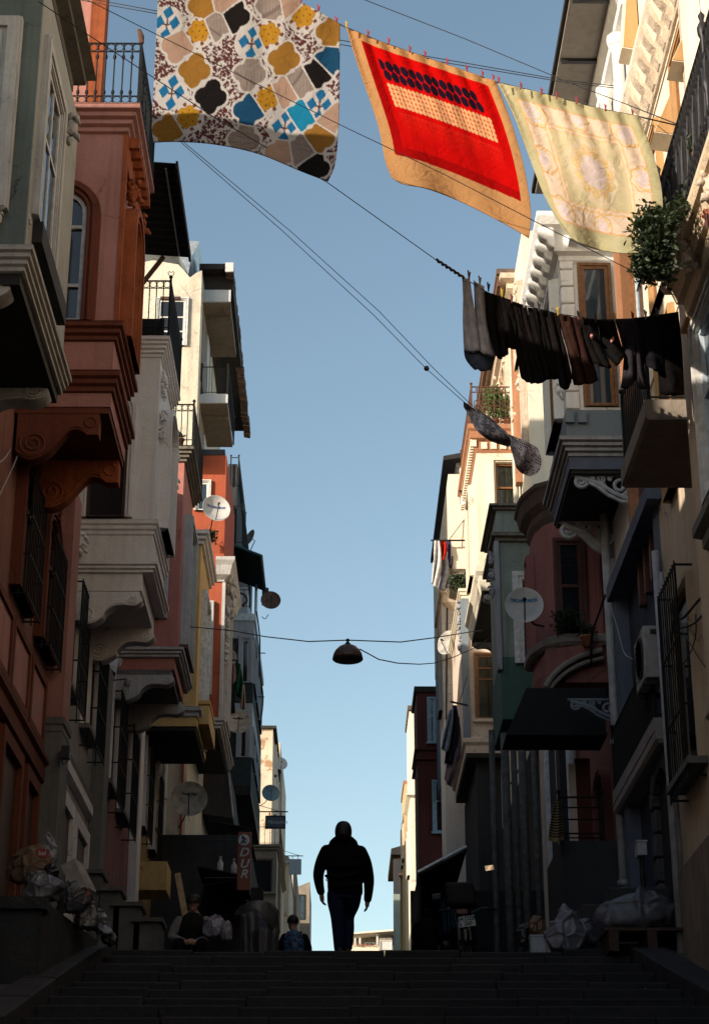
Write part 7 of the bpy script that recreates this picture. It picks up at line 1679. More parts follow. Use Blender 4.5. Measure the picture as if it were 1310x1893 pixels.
def camo_mat():
    m, nt, N, L, B = _new('blue_pattern_canvas'); geo = N.new('ShaderNodeNewGeometry'); v = N.new('ShaderNodeTexNoise'); v.inputs['Scale'].default_value = 16; L.new(geo.outputs['Position'], v.inputs['Vector'])
    r = _ramp(N, [(.40, (.01, .018, .04)), (.47, (.02, .06, .15)), (.58, (.08, .14, .24))]); r.color_ramp.interpolation = 'CONSTANT'; L.new(v.outputs[0], r.inputs[0]); L.new(r.outputs[0], B.inputs['Base Color']); B.inputs['Roughness'].default_value = .8; return m
bp_ = root('backpack', 'blue patterned school backpack worn by the child', 'backpack', kp(-.03, -.18, .66))
m = M(kp); torso(m, [(-.03, -.17, .66, .15, .085), (-.03, -.18, .76, .16, .10), (-.03, -.18, .90, .155, .10), (-.03, -.16, 1.00, .12, .085), (-.03, -.14, 1.04, .06, .06)]); remesh(m.obj('bag', camo_mat(), bp_), .011, 3)
m = M(kp)
for k in (-1, 1): m.tube([(-.03 + k * .09, -.10, 1.0), (k * .10, 0, 1.05), (k * .11, .10, .95), (k * .12, .10, .80)], .016, 6)
m.obj('strap', nav, bp_)
# ---- bystander in dark clothes beside the motorcycle
qx, qz = QY(787, 1672, 27.0); hh = qz - ST
by = root('person', 'person in a dark hooded jacket standing behind the parked motorcycle, turned away', 'person', (qx, 27.0, ST))
qp = placed((qx, 27.0, ST), -.3, 1.0); zo = qz - ST - 1.62
qp = placed((qx, 27.0, ST), -.3, max(.6, hh / 1.62))
m = M(qp); head(m, (0, .10, 1.42), 1.0, (.5, 1, -.4))
torso(m, [(0, 0, .80, .15, .11), (0, .0, 1.0, .16, .12), (0, .04, 1.2, .18, .12), (0, .07, 1.30, .11, .09)])
for k in (-1, 1):
    limb(m, [(k * .18, .05, 1.22), (k * .25, .02, .96), (k * .22, .18, .78)], [.055, .043, .033]); hand(m, (k * .22, .18, .78), (0, .4, -1), (-k, 0, 0), (0, 1, .3), 1, .7); limb(m, [(k * .08, 0, .82), (k * .09, .03, .46), (k * .1, 0, .08)], [.09, .06, .045]); limb(m, [(k * .1, -.04, .045), (k * .11, .14, .035)], [.045, .035])
remesh(m.obj('body', skin, by), .010)
m = M(qp); torso(m, [(0, 0, .72, .22, .16), (0, 0, .85, .22, .16), (0, .01, 1.05, .22, .15), (0, .05, 1.22, .22, .14), (0, .08, 1.33, .12, .10)])
for k in (-1, 1): limb(m, [(k * .20, .05, 1.20), (k * .275, .02, .98), (k * .24, .15, .80)], [.085, .075, .055])
m.strip([[(.0 + .105 * math.sin(t) * math.cos(a), .08 + .12 * math.sin(t) * math.sin(a), 1.43 + .13 * math.cos(t)) for a in (2 * math.pi * k / 20 for k in range(20))] for t in (math.pi * (i + .05) / 12 for i in range(11))])
remesh(m.obj('hooded_jacket', jk, by), .012, 4)
m = M(qp)
for k in (-1, 1): limb(m, [(k * .085, 0, .80), (k * .095, .03, .46), (k * .10, 0, .10)], [.105, .078, .062])
remesh(m.obj('trousers', cloth('black_trousers', (.010, .009, .009), 0, .4), by), .012, 3)
# ================================================================== STREET CLUTTER
def blob(label, cat, c, rx, ry, rz, mat, name, seed, peak=0, n=26, mm=18, crump=.16, grp=None, print_=None, sit=True):
    """crumpled bag: displaced ellipsoid with a flattened foot, creases and an optional gathered peak"""
    rn = random.Random(seed); ws = [(Vector((rn.gauss(0, 1), rn.gauss(0, 1), rn.gauss(0, 1))) * rn.choice((2, 3.5, 6, 9)), rn.uniform(0, 6.28), rn.uniform(.3, 1)) for _ in range(12)]
    rings = []
    for i in range(mm + 1):
        t = math.pi * (i + .03) / (mm + .06); r = []
        for k in range(n):
            a = 2 * math.pi * k / n; d = Vector((math.sin(t) * math.cos(a), math.sin(t) * math.sin(a), -math.cos(t)))
            f = sum(w * (1 - 2 * abs(math.sin(d.dot(v) * .5 + ph))) / max(1, v.length * .45) for v, ph, w in ws) * crump
            q = 1 + f; z = d.z
            if z < -.45: z = -.45 - (z + .45) * -.12
            if peak and d.z > .35: q *= 1 - .45 * min(1, (d.z - .35) / .65); z *= 1 + peak * ((d.z - .35) / .65)
            r.append((c[0] + rx * d.x * q, c[1] + ry * d.y * q, c[2] + rz * (.45 + z * (1 + f * .5)) * .7))
        rings.append(r)
    rt = root(name, label, cat, tuple(c), grp); o = M().strip(rings).obj('bag_body', mat, rt, True)
    s = o.modifiers.new('sub', 'SUBSURF'); s.levels = 2; s.render_levels = 2
    for k, (sc, st) in enumerate(((.5, .032), (.2, .018))):
        tx = bpy.data.textures.new('crumple', 'CLOUDS'); tx.noise_basis = 'VORONOI_CRACKLE'; tx.noise_scale = sc * max(.5, rx / .3); tx.noise_depth = 0
        d = o.modifiers.new('crumple', 'DISPLACE'); d.texture = tx; d.strength = -st * min(1.6, rx / .25); d.mid_level = .85; d.texture_coords = 'LOCAL'
    return rt
def film(name, col, rough=.3, tr=.25):
    if name in MATS: return MATS[name]
    m, nt, N, L, B = _new(name); geo = N.new('ShaderNodeNewGeometry'); n = N.new('ShaderNodeTexNoise'); n.inputs['Scale'].default_value = 9; n.inputs['Detail'].default_value = 6
    L.new(geo.outputs['Position'], n.inputs['Vector']); r = _ramp(N, [(.35, mul(col, .55)), (.65, col)]); L.new(n.outputs[0], r.inputs[0]); L.new(r.outputs[0], B.inputs['Base Color'])
    B.inputs['Roughness'].default_value = rough; bp = N.new('ShaderNodeBump'); bp.inputs['Strength'].default_value = .7; bp.inputs['Distance'].default_value = .03; L.new(n.outputs[0], bp.inputs['Height']); L.new(bp.outputs[0], B.inputs['Normal'])
    MATS[name] = m; return m
wf, gf, bf, of, cf, tf = film('white_film', (.21, .21, .25)), film('grey_film', (.09, .09, .10)), film('black_film', (.012, .012, .014)), film('orange_film', (.45, .10, .02)), film('clear_film', (.12, .12, .13)), film('tan_sackcloth', (.17, .105, .06), .8)
zt = QY(60, 1662, 22)[1]
G = 'rubbish heap on the left'
def at(px, py, Y): return P3(px, py, Y)
def bag(label, px, py_base, Y, wpx, hpx, mat, seed, peak=0, name='rubbish_bag', cr=.16, cat='bag', grp=G, dy=.8):
    k = Y * 1.02 / F; c = Vector(P3(px, py_base, Y)); return blob(label, cat, c, wpx * k / 2, wpx * k / 2 * dy, hpx * k / .99, mat, name, seed, peak, crump=cr, grp=grp)
bag('tan sackcloth bundle on top of the left rubbish heap', 55, 1632, 23.2, 82, 68, tf, 1, cr=.22, name='sack_bundle')
wb = bag('white printed plastic bag with a red mark on the left rubbish heap', 86, 1606, 23.4, 44, 46, wf, 2, .8)
c = Vector(P3(79, 1580, 23.1)); M().box(c.x - .07, c.x + .09, c.y - .08, c.y - .07, c.z - .05, c.z + .05).obj('red_print', MATS['red_plastic'], wb); text_mesh('baf', .08, MATS['emblem_white'], 'lettering', wb, (c.x + .01, c.y - .085, c.z), (1, 0, 0), (0, 0, 1))
bag('clear grey plastic bag lying on the front of the concrete block', 78, 1665, 22.5, 84, 48, cf, 3, cr=.2)
bag('black rubbish bag between the tan sack and the folded carton', 92, 1648, 23.0, 40, 50, bf, 4)
bag('grey plastic bag with a blue strip sliding down the heap', 132, 1690, 22.9, 66, 62, gf, 5, cr=.22)
bag('crumpled grey bag in the lower middle of the left heap', 155, 1714, 23.2, 54, 50, gf, 6, cr=.24)
bag('small orange snack packet on the left heap', 156, 1662, 22.85, 28, 20, of, 7, cr=.25, name='snack_packet')
bag('pale crumpled bag low on the left heap near the kerb', 180, 1722, 23.4, 50, 44, cf, 8, cr=.25)
bag('dark bag at the foot of the left heap by the steps', 202, 1748, 23.6, 46, 34, bf, 9, cr=.25)
bag('pale wrapper with a red corner at the foot of the left heap', 196, 1728, 23.2, 26, 18, wf, 10, cr=.3, name='wrapper')
ct = root('folded_carton', 'torn pale carton leaning among the bags on the left heap', 'carton', P3(128, 1610, 22.9), G)
a, b = Vector(P3(112, 1600, 22.9)), Vector(P3(138, 1640, 22.7))
M().hexa([a, a + Vector((.16, 0, .08)), b + Vector((.14, .05, .02)), b + Vector((-.02, .05, -.03)), a + Vector((0, .05, .0)), a + Vector((.16, .05, .08)), b + Vector((.14, .1, .02)), b + Vector((-.02, .1, -.03))]).obj('panel', plain('grey_card', (.24, .22, .20), .9), ct)
M().hexa([a + Vector((.16, 0, .08)), a + Vector((.26, .1, .02)), b + Vector((.24, .15, -.03)), b + Vector((.14, .05, .02)), a + Vector((.16, .04, .1)), a + Vector((.26, .14, .04)), b + Vector((.24, .19, -.01)), b + Vector((.14, .09, .04))]).obj('flap', MATS['grey_card'], ct)
# right-hand bags
bag('white rubbish bag with a tall gathered peak at the top right of the steps', 1046, 1757, 24.75, 84, 58, wf, 21, .7, grp='bags on the right', cr=.18)
bag('white plastic bag with an orange mark lying beside the peaked bag', 1082, 1745, 25.0, 56, 48, wf, 22, 0, grp='bags on the right', cr=.2)
bag('yellow brown sack behind the pale box on the right', 994, 1730, 25.2, 34, 40, film('mustard_film', (.14, .065, .02)), 23, grp='bags on the right')
pbx = root('pale_box', 'small pale box at the top of the steps left of the peaked bag', 'box', P3(995, 1755, 24.9)); c = Vector(P3(995, 1755, 24.9)); M().box(c.x - .1, c.x + .1, c.y, c.y + .2, ST - .05, c.z + .17).obj('body', MATS['bracket_grey'], pbx); M().box(c.x - .11, c.x + .11, c.y - .01, c.y + .21, c.z + .171, c.z + .19).obj('lid', MATS['bracket_grey'], pbx)
bag('dark grey bag at the foot of the right-hand pipes', 975, 1752, 25.4, 50, 44, bf, 24, grp='bags on the right')
bb_ = bag('large bundle wrapped in dusty plastic sheet on a pallet, right of the steps', 1190, 1722, 24.3, 168, 74, film('dusty_sheet', (.11, .11, .13), .4), 25, 0, grp='bags on the right', cr=.11, dy=.55, name='wrapped_bundle')
plt = root('pallet', 'dark timber pallet under the large wrapped bundle', 'pallet', P3(1190, 1735, 24.0)); c = Vector(P3(1190, 1722, 24.2))
for k in range(5): M().box(c.x - .55, c.x + .6, c.y - .35 + k * .17, c.y - .23 + k * .17, c.z - .05, c.z - .01).obj('board', MATS['dark_wood'], plt)
for k in range(3): M().box(c.x - .5 + k * .48, c.x - .38 + k * .48, c.y - .35, c.y + .45, c.z - .3, c.z - .052).obj('bearer', MATS['dark_wood'], plt)
bag('small bundle of pink ribbon at the right wall', 1286, 1692, 23.6, 22, 26, film('pink_film', (.30, .04, .09)), 26, grp='bags on the right', cr=.3, name='pink_bundle')
bag('plump white sack on the ground right of the seated vendor', 398, 1732, 27.0, 50, 40, film('sack_white', (.24, .23, .28)), 27, 0, grp='goods by the vendor', cr=.12, name='white_sack')
bag('long white sack leaning right of the plump sack', 420, 1738, 26.8, 26, 34, film('sack_white', (.24, .23, .28)), 28, 0, grp='goods by the vendor', cr=.12, name='white_sack')
for k, (px, py, lb) in enumerate(((1245, 1806, 'crumpled white paper on the right kerb'), (1190, 1829, 'small grey litter on the right steps'), (166, 1838, 'white speck of litter on the left steps'), (262, 1860, 'white cigarette end low on the left steps'), (425, 1790, 'tiny white litter on the upper left steps'))):
    # find the step this pixel lands on
    best = None
    for s_ in range(NST):
        x_, z_ = QY(px, py, YT - RU * s_ - .012)
        if ST - RI * (s_ + 1) < z_ <= ST - RI * s_ + .02: best = (x_, YT - RU * s_ - .06, ST - RI * (s_ + 1) + .0); break
    if best: blob(lb, 'litter', Vector(best), .05 if k < 2 else .018, .04 if k < 2 else .015, .06 if k < 2 else .03, wf if k != 1 else gf, 'litter', 40 + k, n=12, mm=8, crump=.3, grp='litter on the steps')
# tarpaulin-covered stall
YS = 27.2
stl = root('covered_stall', 'street stall covered with a grey folded tarpaulin, left of the child', 'stall', P3(478, 1750, YS))
def stall(u, v): return YS - .10 * math.sin(u * 13) * v - .35 * math.sin(math.pi * u) * min(1, v * 2) + .06 * math.sin(u * 31 + 2) * v
tarp = film('grey_tarpaulin', (.085, .085, .090), .55)
sheet('tarpaulin', [(436, 1690), (445, 1676), (470, 1666), (495, 1668), (513, 1682)], [(513, 1682), (516, 1720), (512, 1775)], [(446, 1775), (470, 1778), (490, 1777), (512, 1775)], [(436, 1690), (446, 1705), (446, 1775)], stall, 60, 50, None, tarp, stl, .01)
sheet('tarpaulin_fold', [(434, 1688), (446, 1674), (472, 1665), (500, 1669), (515, 1684)], [(515, 1684), (514, 1696), (505, 1722)], [(436, 1692), (460, 1686), (478, 1684), (505, 1722)], [(434, 1688), (434, 1690), (436, 1692)], lambda u, v: YS - .45 * math.sin(math.pi * u) - .04 - .05 * v, 30, 14, None, film('pale_tarpaulin', (.13, .13, .135), .5), stl, .01)
a, b = QY(446, 1690, YS + .35), QY(508, 1690, YS + .35); M().box(a[0], b[0], YS + .15, YS + .9, ST, QY(470, 1680, YS + .3)[1]).obj('cart', MATS['dark_wood'], stl)
a, b = QY(463, 1690, YS + .5), QY(485, 1690, YS + .5); M().box(a[0], b[0], YS + .4, YS + .8, QY(470, 1672, YS + .5)[1], QY(470, 1643, YS + .5)[1]).obj('top_box', MATS['black_awning'], stl)
# plank leaning by the drainpipe
pk = root('plank', 'pale timber plank leaning behind the seated vendor', 'plank', P3(347, 1668, 29)); m = M(); a, b = Vector(P3(328, 1614, 29.4)), Vector(P3(346, 1670, 29)); d = Vector((.045, 0, .01)); t = Vector((0, .05, 0)); e = Vector((b.x + (b.x - a.x) * 1.2, b.y - .2, ST + .12))
m.hexa([e - d, e + d, e + d + t, e - d + t, a - d, a + d, a + d + t, a - d + t]); m.obj('board', plain('raw_timber', (.34, .25, .14), .8), pk)

# ---- motorcycle from behind, leaning on its stand
YM = 26.4; mxx, mzz = QY(868, 1757, YM)
mc = root('motorcycle', 'black motorcycle with a white licence plate parked right of the walker', 'motorcycle', (mxx, YM, ST + .0))
bt = placed((mxx, YM, ST), -.15)
lean = lambda x, y, z: bt(x - .10 * z, y, z)
blk_p, rub = plain('black_gloss', (.008, .008, .009), .25), plain('rubber', (.012, .012, .012), .85)
def wheel(yc):
    rt_ = [(.30 + .055 * math.cos(a), .055 * math.sin(a)) for a in (2 * math.pi * k / 12 for k in range(13))]
    m = M(lean); m.strip([[(w_, yc + r_ * math.cos(t), .355 + r_ * math.sin(t)) for r_, w_ in rt_[:-1]] for t in (2 * math.pi * k / 28 for k in range(29))], False); wo = m.obj('wheel', rub, mc, True)
    m = M(lean); m.strip([[(w_, yc + r_ * math.cos(t), .355 + r_ * math.sin(t)) for r_, w_ in ((.25, -.03), (.26, 0), (.25, .03), (.23, 0))] for t in (2 * math.pi * k / 24 for k in range(25))], False)
    for k in range(6): m.tube([(0, yc, .355), (0, yc + .24 * math.cos(k * 1.047), .355 + .24 * math.sin(k * 1.047))], .012, 5)
    m.obj('rim', MATS['galvanised'], wo)
wheel(.15); wheel(1.42)
m = M(lean); torso(m, [(0, .55, .45, .16, .38), (0, .6, .62, .15, .42), (0, .62, .78, .13, .40), (0, .65, .90, .10, .32)]); m.obj('engine_body', blk_p, mc, True)
m = M(lean); limb(m, [(0, .05, .86), (0, .35, .82), (0, .65, .84)], [.11, .13, .12]); m.obj('seat', rub, mc, True)
m = M(lean); m.strip([[(x * w_, y, z) for x, z in ((-1, .70), (1, .70), (1.05, .86), (.6, .92), (-.6, .92), (-1.05, .86))] for y, w_ in ((-.10, .07), (.1, .12), (.5, .14))]) if False else torso(m, [(0, .05, .70, .10, .16), (0, .05, .80, .12, .18), (0, .08, .88, .11, .18)]); m.obj('tail', blk_p, mc, True)
m = M(lean); m.box(-.20, .20, -.16, .22, .92, 1.24); o = m.obj('top_case', MATS['black_awning'], mc); bevel(o, .05, 3)
m = M(lean); limb(m, [(0, -.12, .58), (0, -.22, .40)], [.07, .05]); m.box(-.09, .09, -.17, -.13, .44, .66); m.obj('mudguard', blk_p, mc)
m = M(lean); m.box(-.07, .07, -.145, -.12, .80, .86); m.obj('tail_lamp', plain('red_lens', (.10, .004, .004), .2), mc)
m = M(lean); m.tube([(-.42, 1.0, 1.06), (-.22, 1.10, 1.10), (0, 1.14, 1.02), (.22, 1.10, 1.10), (.42, 1.0, 1.06)], .016, 6); m.tube([(0, 1.14, 1.02), (0, 1.42, .36)], .03, 6); m.obj('handlebar', MATS['dark_metal'], mc)
for k in (-1, 1): m = M(lean); m.tube([(k * .42, 1.0, 1.06), (k * .31, 1.05, 1.08)], .022, 8); m.obj('grip', rub, mc)
m = M(lean); m.tube([(-.25, .3, .30), (-.27, -.1, .32), (-.27, -.3, .36)], [.04, .05, .055], 10); m.obj('exhaust', MATS['dark_metal'], mc, True)
m = M(lean); m.tube([(.10, .55, .30), (.22, .5, .01)], .014, 6); m.obj('side_stand', MATS['dark_metal'], mc)
pc = Vector(P3(862.5, 1703, YM - .20)); ux = Vector((math.cos(R(8)), 0, math.sin(R(8)))); uz = Vector((-math.sin(R(8)), 0, math.cos(R(8)))); pw, ph_ = .115, .072
pl_ = M().hexa([pc + ux * a_ * pw + uz * b_ * ph_ + Vector((0, y_, 0)) for y_ in (0, .006) for a_, b_ in ((-1, -1), (1, -1), (1, 1), (-1, 1))]).obj('licence_plate', plain('plate_white', (.46, .48, .46), .45, 0, .1), mc)
for tx, dz_, sx_ in (('34 DZB', .032, 0), ('260', -.034, .012)): text_mesh(tx, .075, MATS['black_ink'], 'plate_lettering', pl_, pc + uz * dz_ + ux * sx_ - Vector((0, .006, 0)), ux, uz, bold=.002)
M().hexa([pc - ux * (pw - .012) * 1 + uz * b_ + ux * a_ + Vector((0, y_, 0)) for y_ in (-.004, -.002) for a_, b_ in ((0, -.065), (.022, -.065), (.022, -.01), (0, -.01))]).obj('blue_band', MATS['blue_ink'], pl_)
M().tube([pc + Vector((0, .02, .0)), Vector(lean(0, -.1, .60))], .014, 5).obj('plate_bracket', MATS['dark_metal'], mc)
mr = Vector(P3(904, 1605, YM + .9))
m = M().hexa([mr + ux * a_ * .075 + uz * b_ * .045 + Vector((0, y_, 0)) for y_ in (-.02, .02) for a_, b_ in ((-1, -1), (1, -1), (1, 1), (-1, 1))]); o = m.obj('mirror', MATS['dark_metal'], mc); bevel(o, .02, 2)
M().hexa([mr + ux * a_ * .062 + uz * b_ * .036 + Vector((0, y_, 0)) for y_ in (-.024, -.021) for a_, b_ in ((-1, -1), (1, -1), (1, 1), (-1, 1))]).obj('mirror_glass', plain('mirror_silver', (.8, .8, .8), .03, 1, 0, 1, 0), o)
M().tube([mr - uz * .05, Vector(lean(.30, 1.05, 1.08))], .010, 5).obj('mirror_stalk', MATS['dark_metal'], mc)
ml = Vector(lean(-.42, .98, 1.26)); o = M().hexa([ml + ux * a_ * .07 + uz * b_ * .045 + Vector((0, y_, 0)) for y_ in (-.02, .02) for a_, b_ in ((-1, -1), (1, -1), (1, 1), (-1, 1))]).obj('mirror', MATS['dark_metal'], mc); bevel(o, .02, 2); M().tube([ml - uz * .05, Vector(lean(-.30, 1.05, 1.08))], .010, 5).obj('mirror_stalk', MATS['dark_metal'], mc)

# ---- air conditioner, lanterns, meter boxes, wall cables
ac = root('air_conditioner', 'white outdoor air conditioner unit on the navy wall at the right', 'air conditioner', (4.2, 24.4, 9.3))
x0_, x1_ = QY(1189, 1200, 24.3)[0], QY(1226, 1200, 24.3)[0]; z0_, z1_ = QY(1205, 1252, 24.3)[1], QY(1205, 1156, 24.3)[1]
acm = plain('ac_white', (.34, .34, .34), .5, 0, .2); o = M().box(x0_, x1_, 24.3, 25.1, z0_, z1_).obj('casing', acm, ac); bevel(o, .02, 2)
M().lathe([(.29, 0), (.29, .02), (.26, .02), (.26, 0)], (x0_ - .002, 24.65, (z0_ + z1_) / 2), 24, (-1, 0, 0)).obj('fan_ring', MATS['dark_metal'], ac)
m = M()
for k in range(9): m.tube([(x0_ - .02, 24.65 - .27, z0_ + .1 + k * .07), (x0_ - .02, 24.65 + .27, z0_ + .1 + k * .07)], .006, 4)
m.obj('fan_grille', MATS['dark_metal'], ac)
M().box(x0_ + .10, x0_ + .20, 24.28, 24.298, z1_ - .12, z1_ - .06).obj('label_plate', MATS['dark_metal'], ac); M().box(x0_ + .22, x0_ + .27, 24.28, 24.298, z1_ - .22, z1_ - .1).obj('side_louvre', MATS['dark_metal'], ac)
for yb_ in (24.35, 25.0): M().box(x0_, 4.5, yb_, yb_ + .05, z0_ - .08, z0_ - .002).obj('bracket', MATS['dark_metal'], ac)
def lantern(label, X, Y, Z, s=1.0):
    rt = root('wall_lantern', label, 'wall lantern', (W, Y, Z), 'wall lanterns on the left')
    c = Vector((X, Y, Z)); M().tube([(W, Y, Z + .35 * s), (X - .1, Y, Z + .55 * s), (X, Y, Z + .42 * s)], .018, 6).obj('arm', MATS['black_iron'], rt)
    M().lathe([(.02 * s, .42 * s), (.06 * s, .36 * s), (.16 * s, .28 * s), (.17 * s, .26 * s)], c, 6).obj('hood', MATS['black_iron'], rt)
    M().lathe([(.14 * s, .26 * s), (.08 * s, -.06 * s)], c, 6).obj('glass', MATS['dark_glass'], rt); M().lathe([(.085 * s, -.06 * s), (.05 * s, -.1 * s), (.02 * s, -.16 * s), (.0, -.2 * s)], c, 6).obj('finial', MATS['black_iron'], rt)
    m = M()
    for k in range(6): a = R(60 * k + 0); m.tube([(X + .145 * s * math.cos(a), Y + .145 * s * math.sin(a), Z + .26 * s), (X + .082 * s * math.cos(a), Y + .082 * s * math.sin(a), Z - .06 * s)], .008, 4)
    m.obj('cage', MATS['black_iron'], rt)
x_, z_ = QY(197, 1272, 37.6); lantern('dark wall lantern under the corbels of the off-white house', x_, 37.6, z_, 1.15)
x_, z_ = QY(221, 1336, 40.2); lantern('dark wall lantern further on, under the dusty pink house', x_, 40.2, z_, 1.0)
fl = root('security_light', 'small round security light below the dusty pink corbel', 'light fitting', P3(236, 1268, 37.8)); c = Vector(P3(236, 1262, 37.8)); M().lathe([(.05, .1), (.07, .08), (.075, -.06), (.06, -.08), (.055, -.05)], c, 14, (.3, -.3, 1)).obj('housing', MATS['pale_pipe'], fl, True); M().tube([c + Vector((0, 0, .08)), (W, 38.0, c.z + .1)], .015, 5).obj('arm', MATS['dark_metal'], fl)
eb = root('meter_cabinet', 'small pale meter cabinet by the stone archway', 'cabinet', P3(1186, 1590, 24.8)); a, b = QY(1178, 1580, 24.4), QY(1194, 1556, 24.4); M().box(a[0], b[0], 24.4, 24.65, a[1], b[1]).obj('box', MATS['bracket_grey'], eb); M().box(a[0] - .01, b[0] + .01, 24.38, 24.66, b[1], b[1] + .02).obj('lid', MATS['bracket_grey'], eb); M().tube([((a[0] + b[0]) / 2, 24.52, a[1]), ((a[0] + b[0]) / 2, 24.52, ST)], .03, 6).obj('post', MATS['dark_metal'], eb)
sb = root('junction_box', 'dark junction box on the pilaster between rose and off-white houses', 'junction box', P3(120, 1390, 30.1)); a = Vector(P3(113, 1400, 30.0)); M().box(a.x, a.x + .13, 30.0, 30.18, a.z, a.z + .2).obj('box', MATS['dark_metal'], sb); M().tube([a, a + Vector((.05, 0, -.12)), a + Vector((.12, .02, -.05))], .012, 5).obj('cable', MATS['black_cable'], sb)
GW = 'loose cables on the facades'
def loose(label, pts, r=.012, mat=None): cable(label, smooth_pts([P3(*p) for p in pts], 5), r, mat, 'loose_cable', GW)
loose('thick black cable drooping to the barred window on the cream house', [(1310, 1090, 20.5), (1290, 1110, 21), (1262, 1142, 22.4), (1245, 1146, 23.0), (1240, 1200, 23.2)], .018)
loose('second black cable looping beside the thick drooping one', [(1310, 1120, 20.6), (1285, 1150, 21.4), (1262, 1160, 22.6), (1248, 1162, 23.0)], .014)
loose('thin cable hanging from the barred window down the cream wall', [(1285, 1135, 21.4), (1284, 1180, 21.6), (1268, 1220, 22), (1250, 1235, 22.9)], .008)
loose('thin cable slanting across the cream wall at the right edge', [(1262, 1170, 22.0), (1290, 1215, 21.4), (1312, 1245, 20.8)], .008)
loose('black cable bunch running across the mauve house front', [(1118, 1100, 28.0), (1104, 1140, 28.6), (1093, 1175, 29.6), (1092, 1230, 30.0)], .02)
loose('pale cord drooping to the air conditioner', [(1128, 1120, 27.6), (1140, 1160, 26.4), (1152, 1205, 25.2), (1168, 1218, 24.4)], .008, MATS['pale_pipe'])
loose('black cable crossing the pipes under the green house', [(975, 1372, 36), (968, 1395, 36.5), (955, 1430, 37), (938, 1455, 37.5)], .016)
loose('thin black cable curling down the right-hand pipes', [(965, 1440, 34), (972, 1500, 34), (958, 1540, 34.4), (945, 1560, 35)], .01)
loose('pale cable drooping at the left edge below the grey house', [(-5, 858, 20), (10, 846, 21), (20, 830, 25.4)], .008, MATS['pale_pipe'])
loose('long pale cable sagging past the barred windows at the left edge', [(-5, 925, 22), (12, 890, 24), (30, 850, 25.5), (33, 838, 26)], .008, MATS['pale_pipe'])
loose('tangled black cable between the two barred windows', [(45, 850, 26), (60, 880, 27), (72, 905, 28), (80, 950, 28.6), (92, 1060, 30)], .014)
loose('black cable running along the arches of the off-white house', [(86, 1000, 29.6), (108, 1060, 31), (132, 1105, 32), (138, 1120, 33), (128, 1150, 33)], .012)
loose('dusty cable bundle falling down the ochre house', [(245, 1300, 43.5), (252, 1360, 44.6), (262, 1430, 45.8), (270, 1480, 46.6), (300, 1560, 50)], .02)
loose('cable trailing from the rusty dish of the dark apartment house', [(484, 1140, 69.6), (490, 1144, 69.6), (496, 1136, 69.8)], .015)
loose('black cable tangle on the pole bracket of the dark apartment house', [(440, 1095, 64), (452, 1100, 64), (456, 1112, 64), (446, 1120, 64)], .04)
loose('black cable running down the street edge of the dark apartment house', [(474, 1130, 66), (480, 1180, 66), (480, 1240, 66), (486, 1290, 66), (481, 1340, 66)], .03)
for k, (px, py) in enumerate(((484, 1207), (482, 1288))):
    p = Vector(P3(px - 6, py, 66)); o = M().tube([p, p + Vector((.25, 0, -.01))], .02, 5).obj('spike', MATS['dark_metal'], h7)

# ---- plants
lf, lf2 = foliage_mat('ivy_leaf', (.009, .019, .006), (.028, .048, .014)), foliage_mat('fresh_leaf', (.06, .12, .03), (.12, .19, .06))
iv = root('hanging_ivy', 'dark trailing ivy bush hanging below the iron balcony corner', 'plant', (3.2, 15.9, 11.4)); rn = random.Random(5); pts = []
for k in range(430):
    px = rn.gauss(1209, 15); py = rn.gauss(436, 30)
    if 1168 < px < 1256 and 382 < py < 500: pts.append(P3(px, py, 15.75 + rn.uniform(-.2, .3)))
for st in range(12):
    px = rn.uniform(1180, 1240); py = 460
    for k in range(12): py += 4.5; px += rn.uniform(-1.8, 1.2); pts.append(P3(px, py, 15.75 + rn.uniform(-.1, .2))) if py < 535 - abs(px - 1208) * .8 else None
for k in range(70): t = rn.random(); pts.append(P3(1225 + 35 * t + rn.gauss(0, 4), 440 - 70 * t + rn.gauss(0, 8), 15.8 + rn.uniform(-.2, .2)))
leaves(iv, pts, .034, lf, 'foliage', 8, 6); m = M()
for k in range(8): m.tube([P3(1244, 396, 16.0), P3(1225 - 5 * k, 425 + 5 * k, 15.8), P3(1215 - 5 * k, 455 + 6 * k, 15.75)], .008, 4)
m.obj('stems', MATS['dark_wood'], iv)
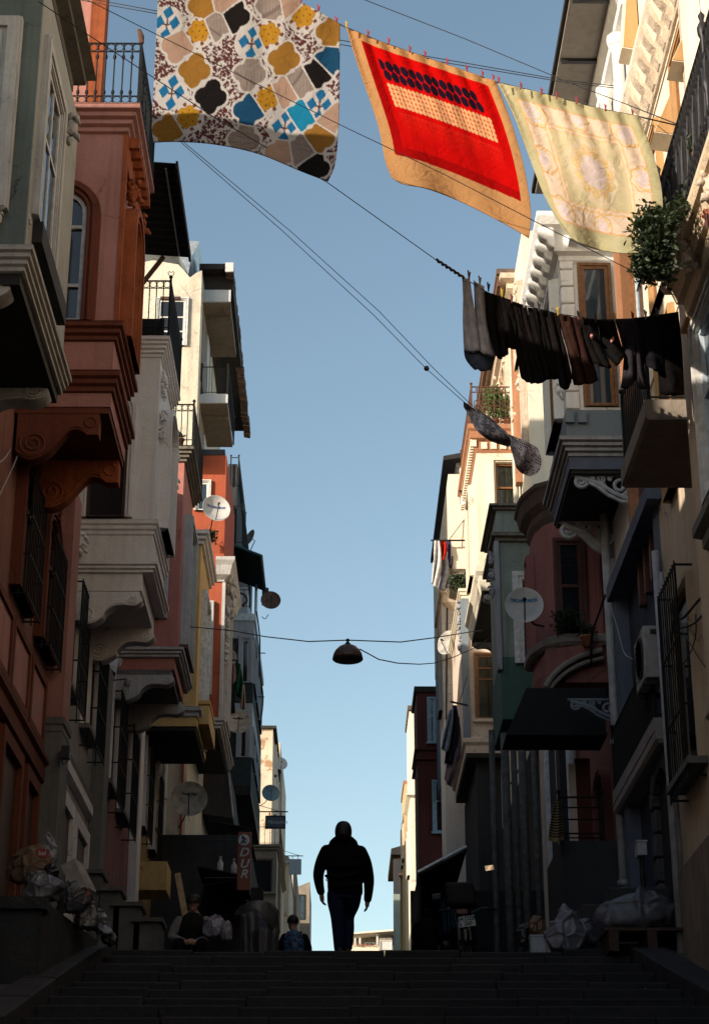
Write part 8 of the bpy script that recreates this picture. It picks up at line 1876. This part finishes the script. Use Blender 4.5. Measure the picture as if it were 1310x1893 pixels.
def potted(label, px, py, Y, wpx, hpx, seed, mat=None, pot=True, n=70, size=.035, potm=None):
    p = Vector(P3(px, py, Y)); k = Y / F; rt = root('potted_plant', label, 'plant', tuple(p), 'plants on balconies and sills'); rn = random.Random(seed); ps = []
    if pot: M().lathe([(.07, 0), (.10, .16), (.115, .165), (.115, .19), (.09, .19), (.085, .15)], p, 14).obj('pot', potm or MATS['terracotta'], rt, True)
    m = M()
    for j in range(n): ps.append(p + Vector((rn.gauss(0, wpx * k * .24), rn.gauss(0, wpx * k * .2), .2 + rn.random() ** .8 * hpx * k)))
    for j in range(6): m.tube([p + Vector((0, 0, .1)), p + Vector((rn.gauss(0, .05), rn.gauss(0, .05), .2 + hpx * k * .5)), ps[j]], .006, 4)
    m.obj('stems', MATS['dark_wood'], rt); leaves(rt, ps, size, mat or lf2, 'foliage', 6, seed)
potted('small leafy plant growing on the lintel at the right edge', 1277, 548, 17.6, 20, 44, 61, pot=False, n=50, size=.03)
potted('green plant spilling over the iron balcony at the right edge', 1302, 312, 15.6, 34, 36, 62, lf, size=.04)
potted('tall leafy plant behind the terracotta balcony rail', 915, 790, 44.2, 34, 70, 63, n=150, size=.06)
potted('leafy plant beside the tall one on the terracotta balcony', 938, 790, 44.0, 26, 46, 64, n=90, size=.06)
potted('wild green tuft growing on the mossy cornice of the white tiled house', 850, 1100, 54.6, 30, 24, 65, lf, False, 90, .07)
potted('dark plant on the balcony ledge of the mauve pink house', 1050, 1180, 30.3, 50, 26, 66, lf, False, 120, .035)
potted('terracotta pot with trailing plant on the mauve balcony', 1085, 1196, 30.2, 20, 14, 67, lf, True, 40, .035)
potted('terracotta pot on the crumbling balcony of the dusty pink house', 332, 826, 38.85, 10, 8, 68, lf, True, 25, .04)
potted('weeds hanging from the broken cornice above the ochre house', 388, 1012, 50.8, 16, 16, 69, lf, False, 60, .06)
potted('red potted flowers at the right edge under the iron balcony', 1308, 440, 15.4, 18, 14, 70, foliage_mat('red_petals', (.30, .04, .03), (.4, .08, .05)), False, 12, .025)
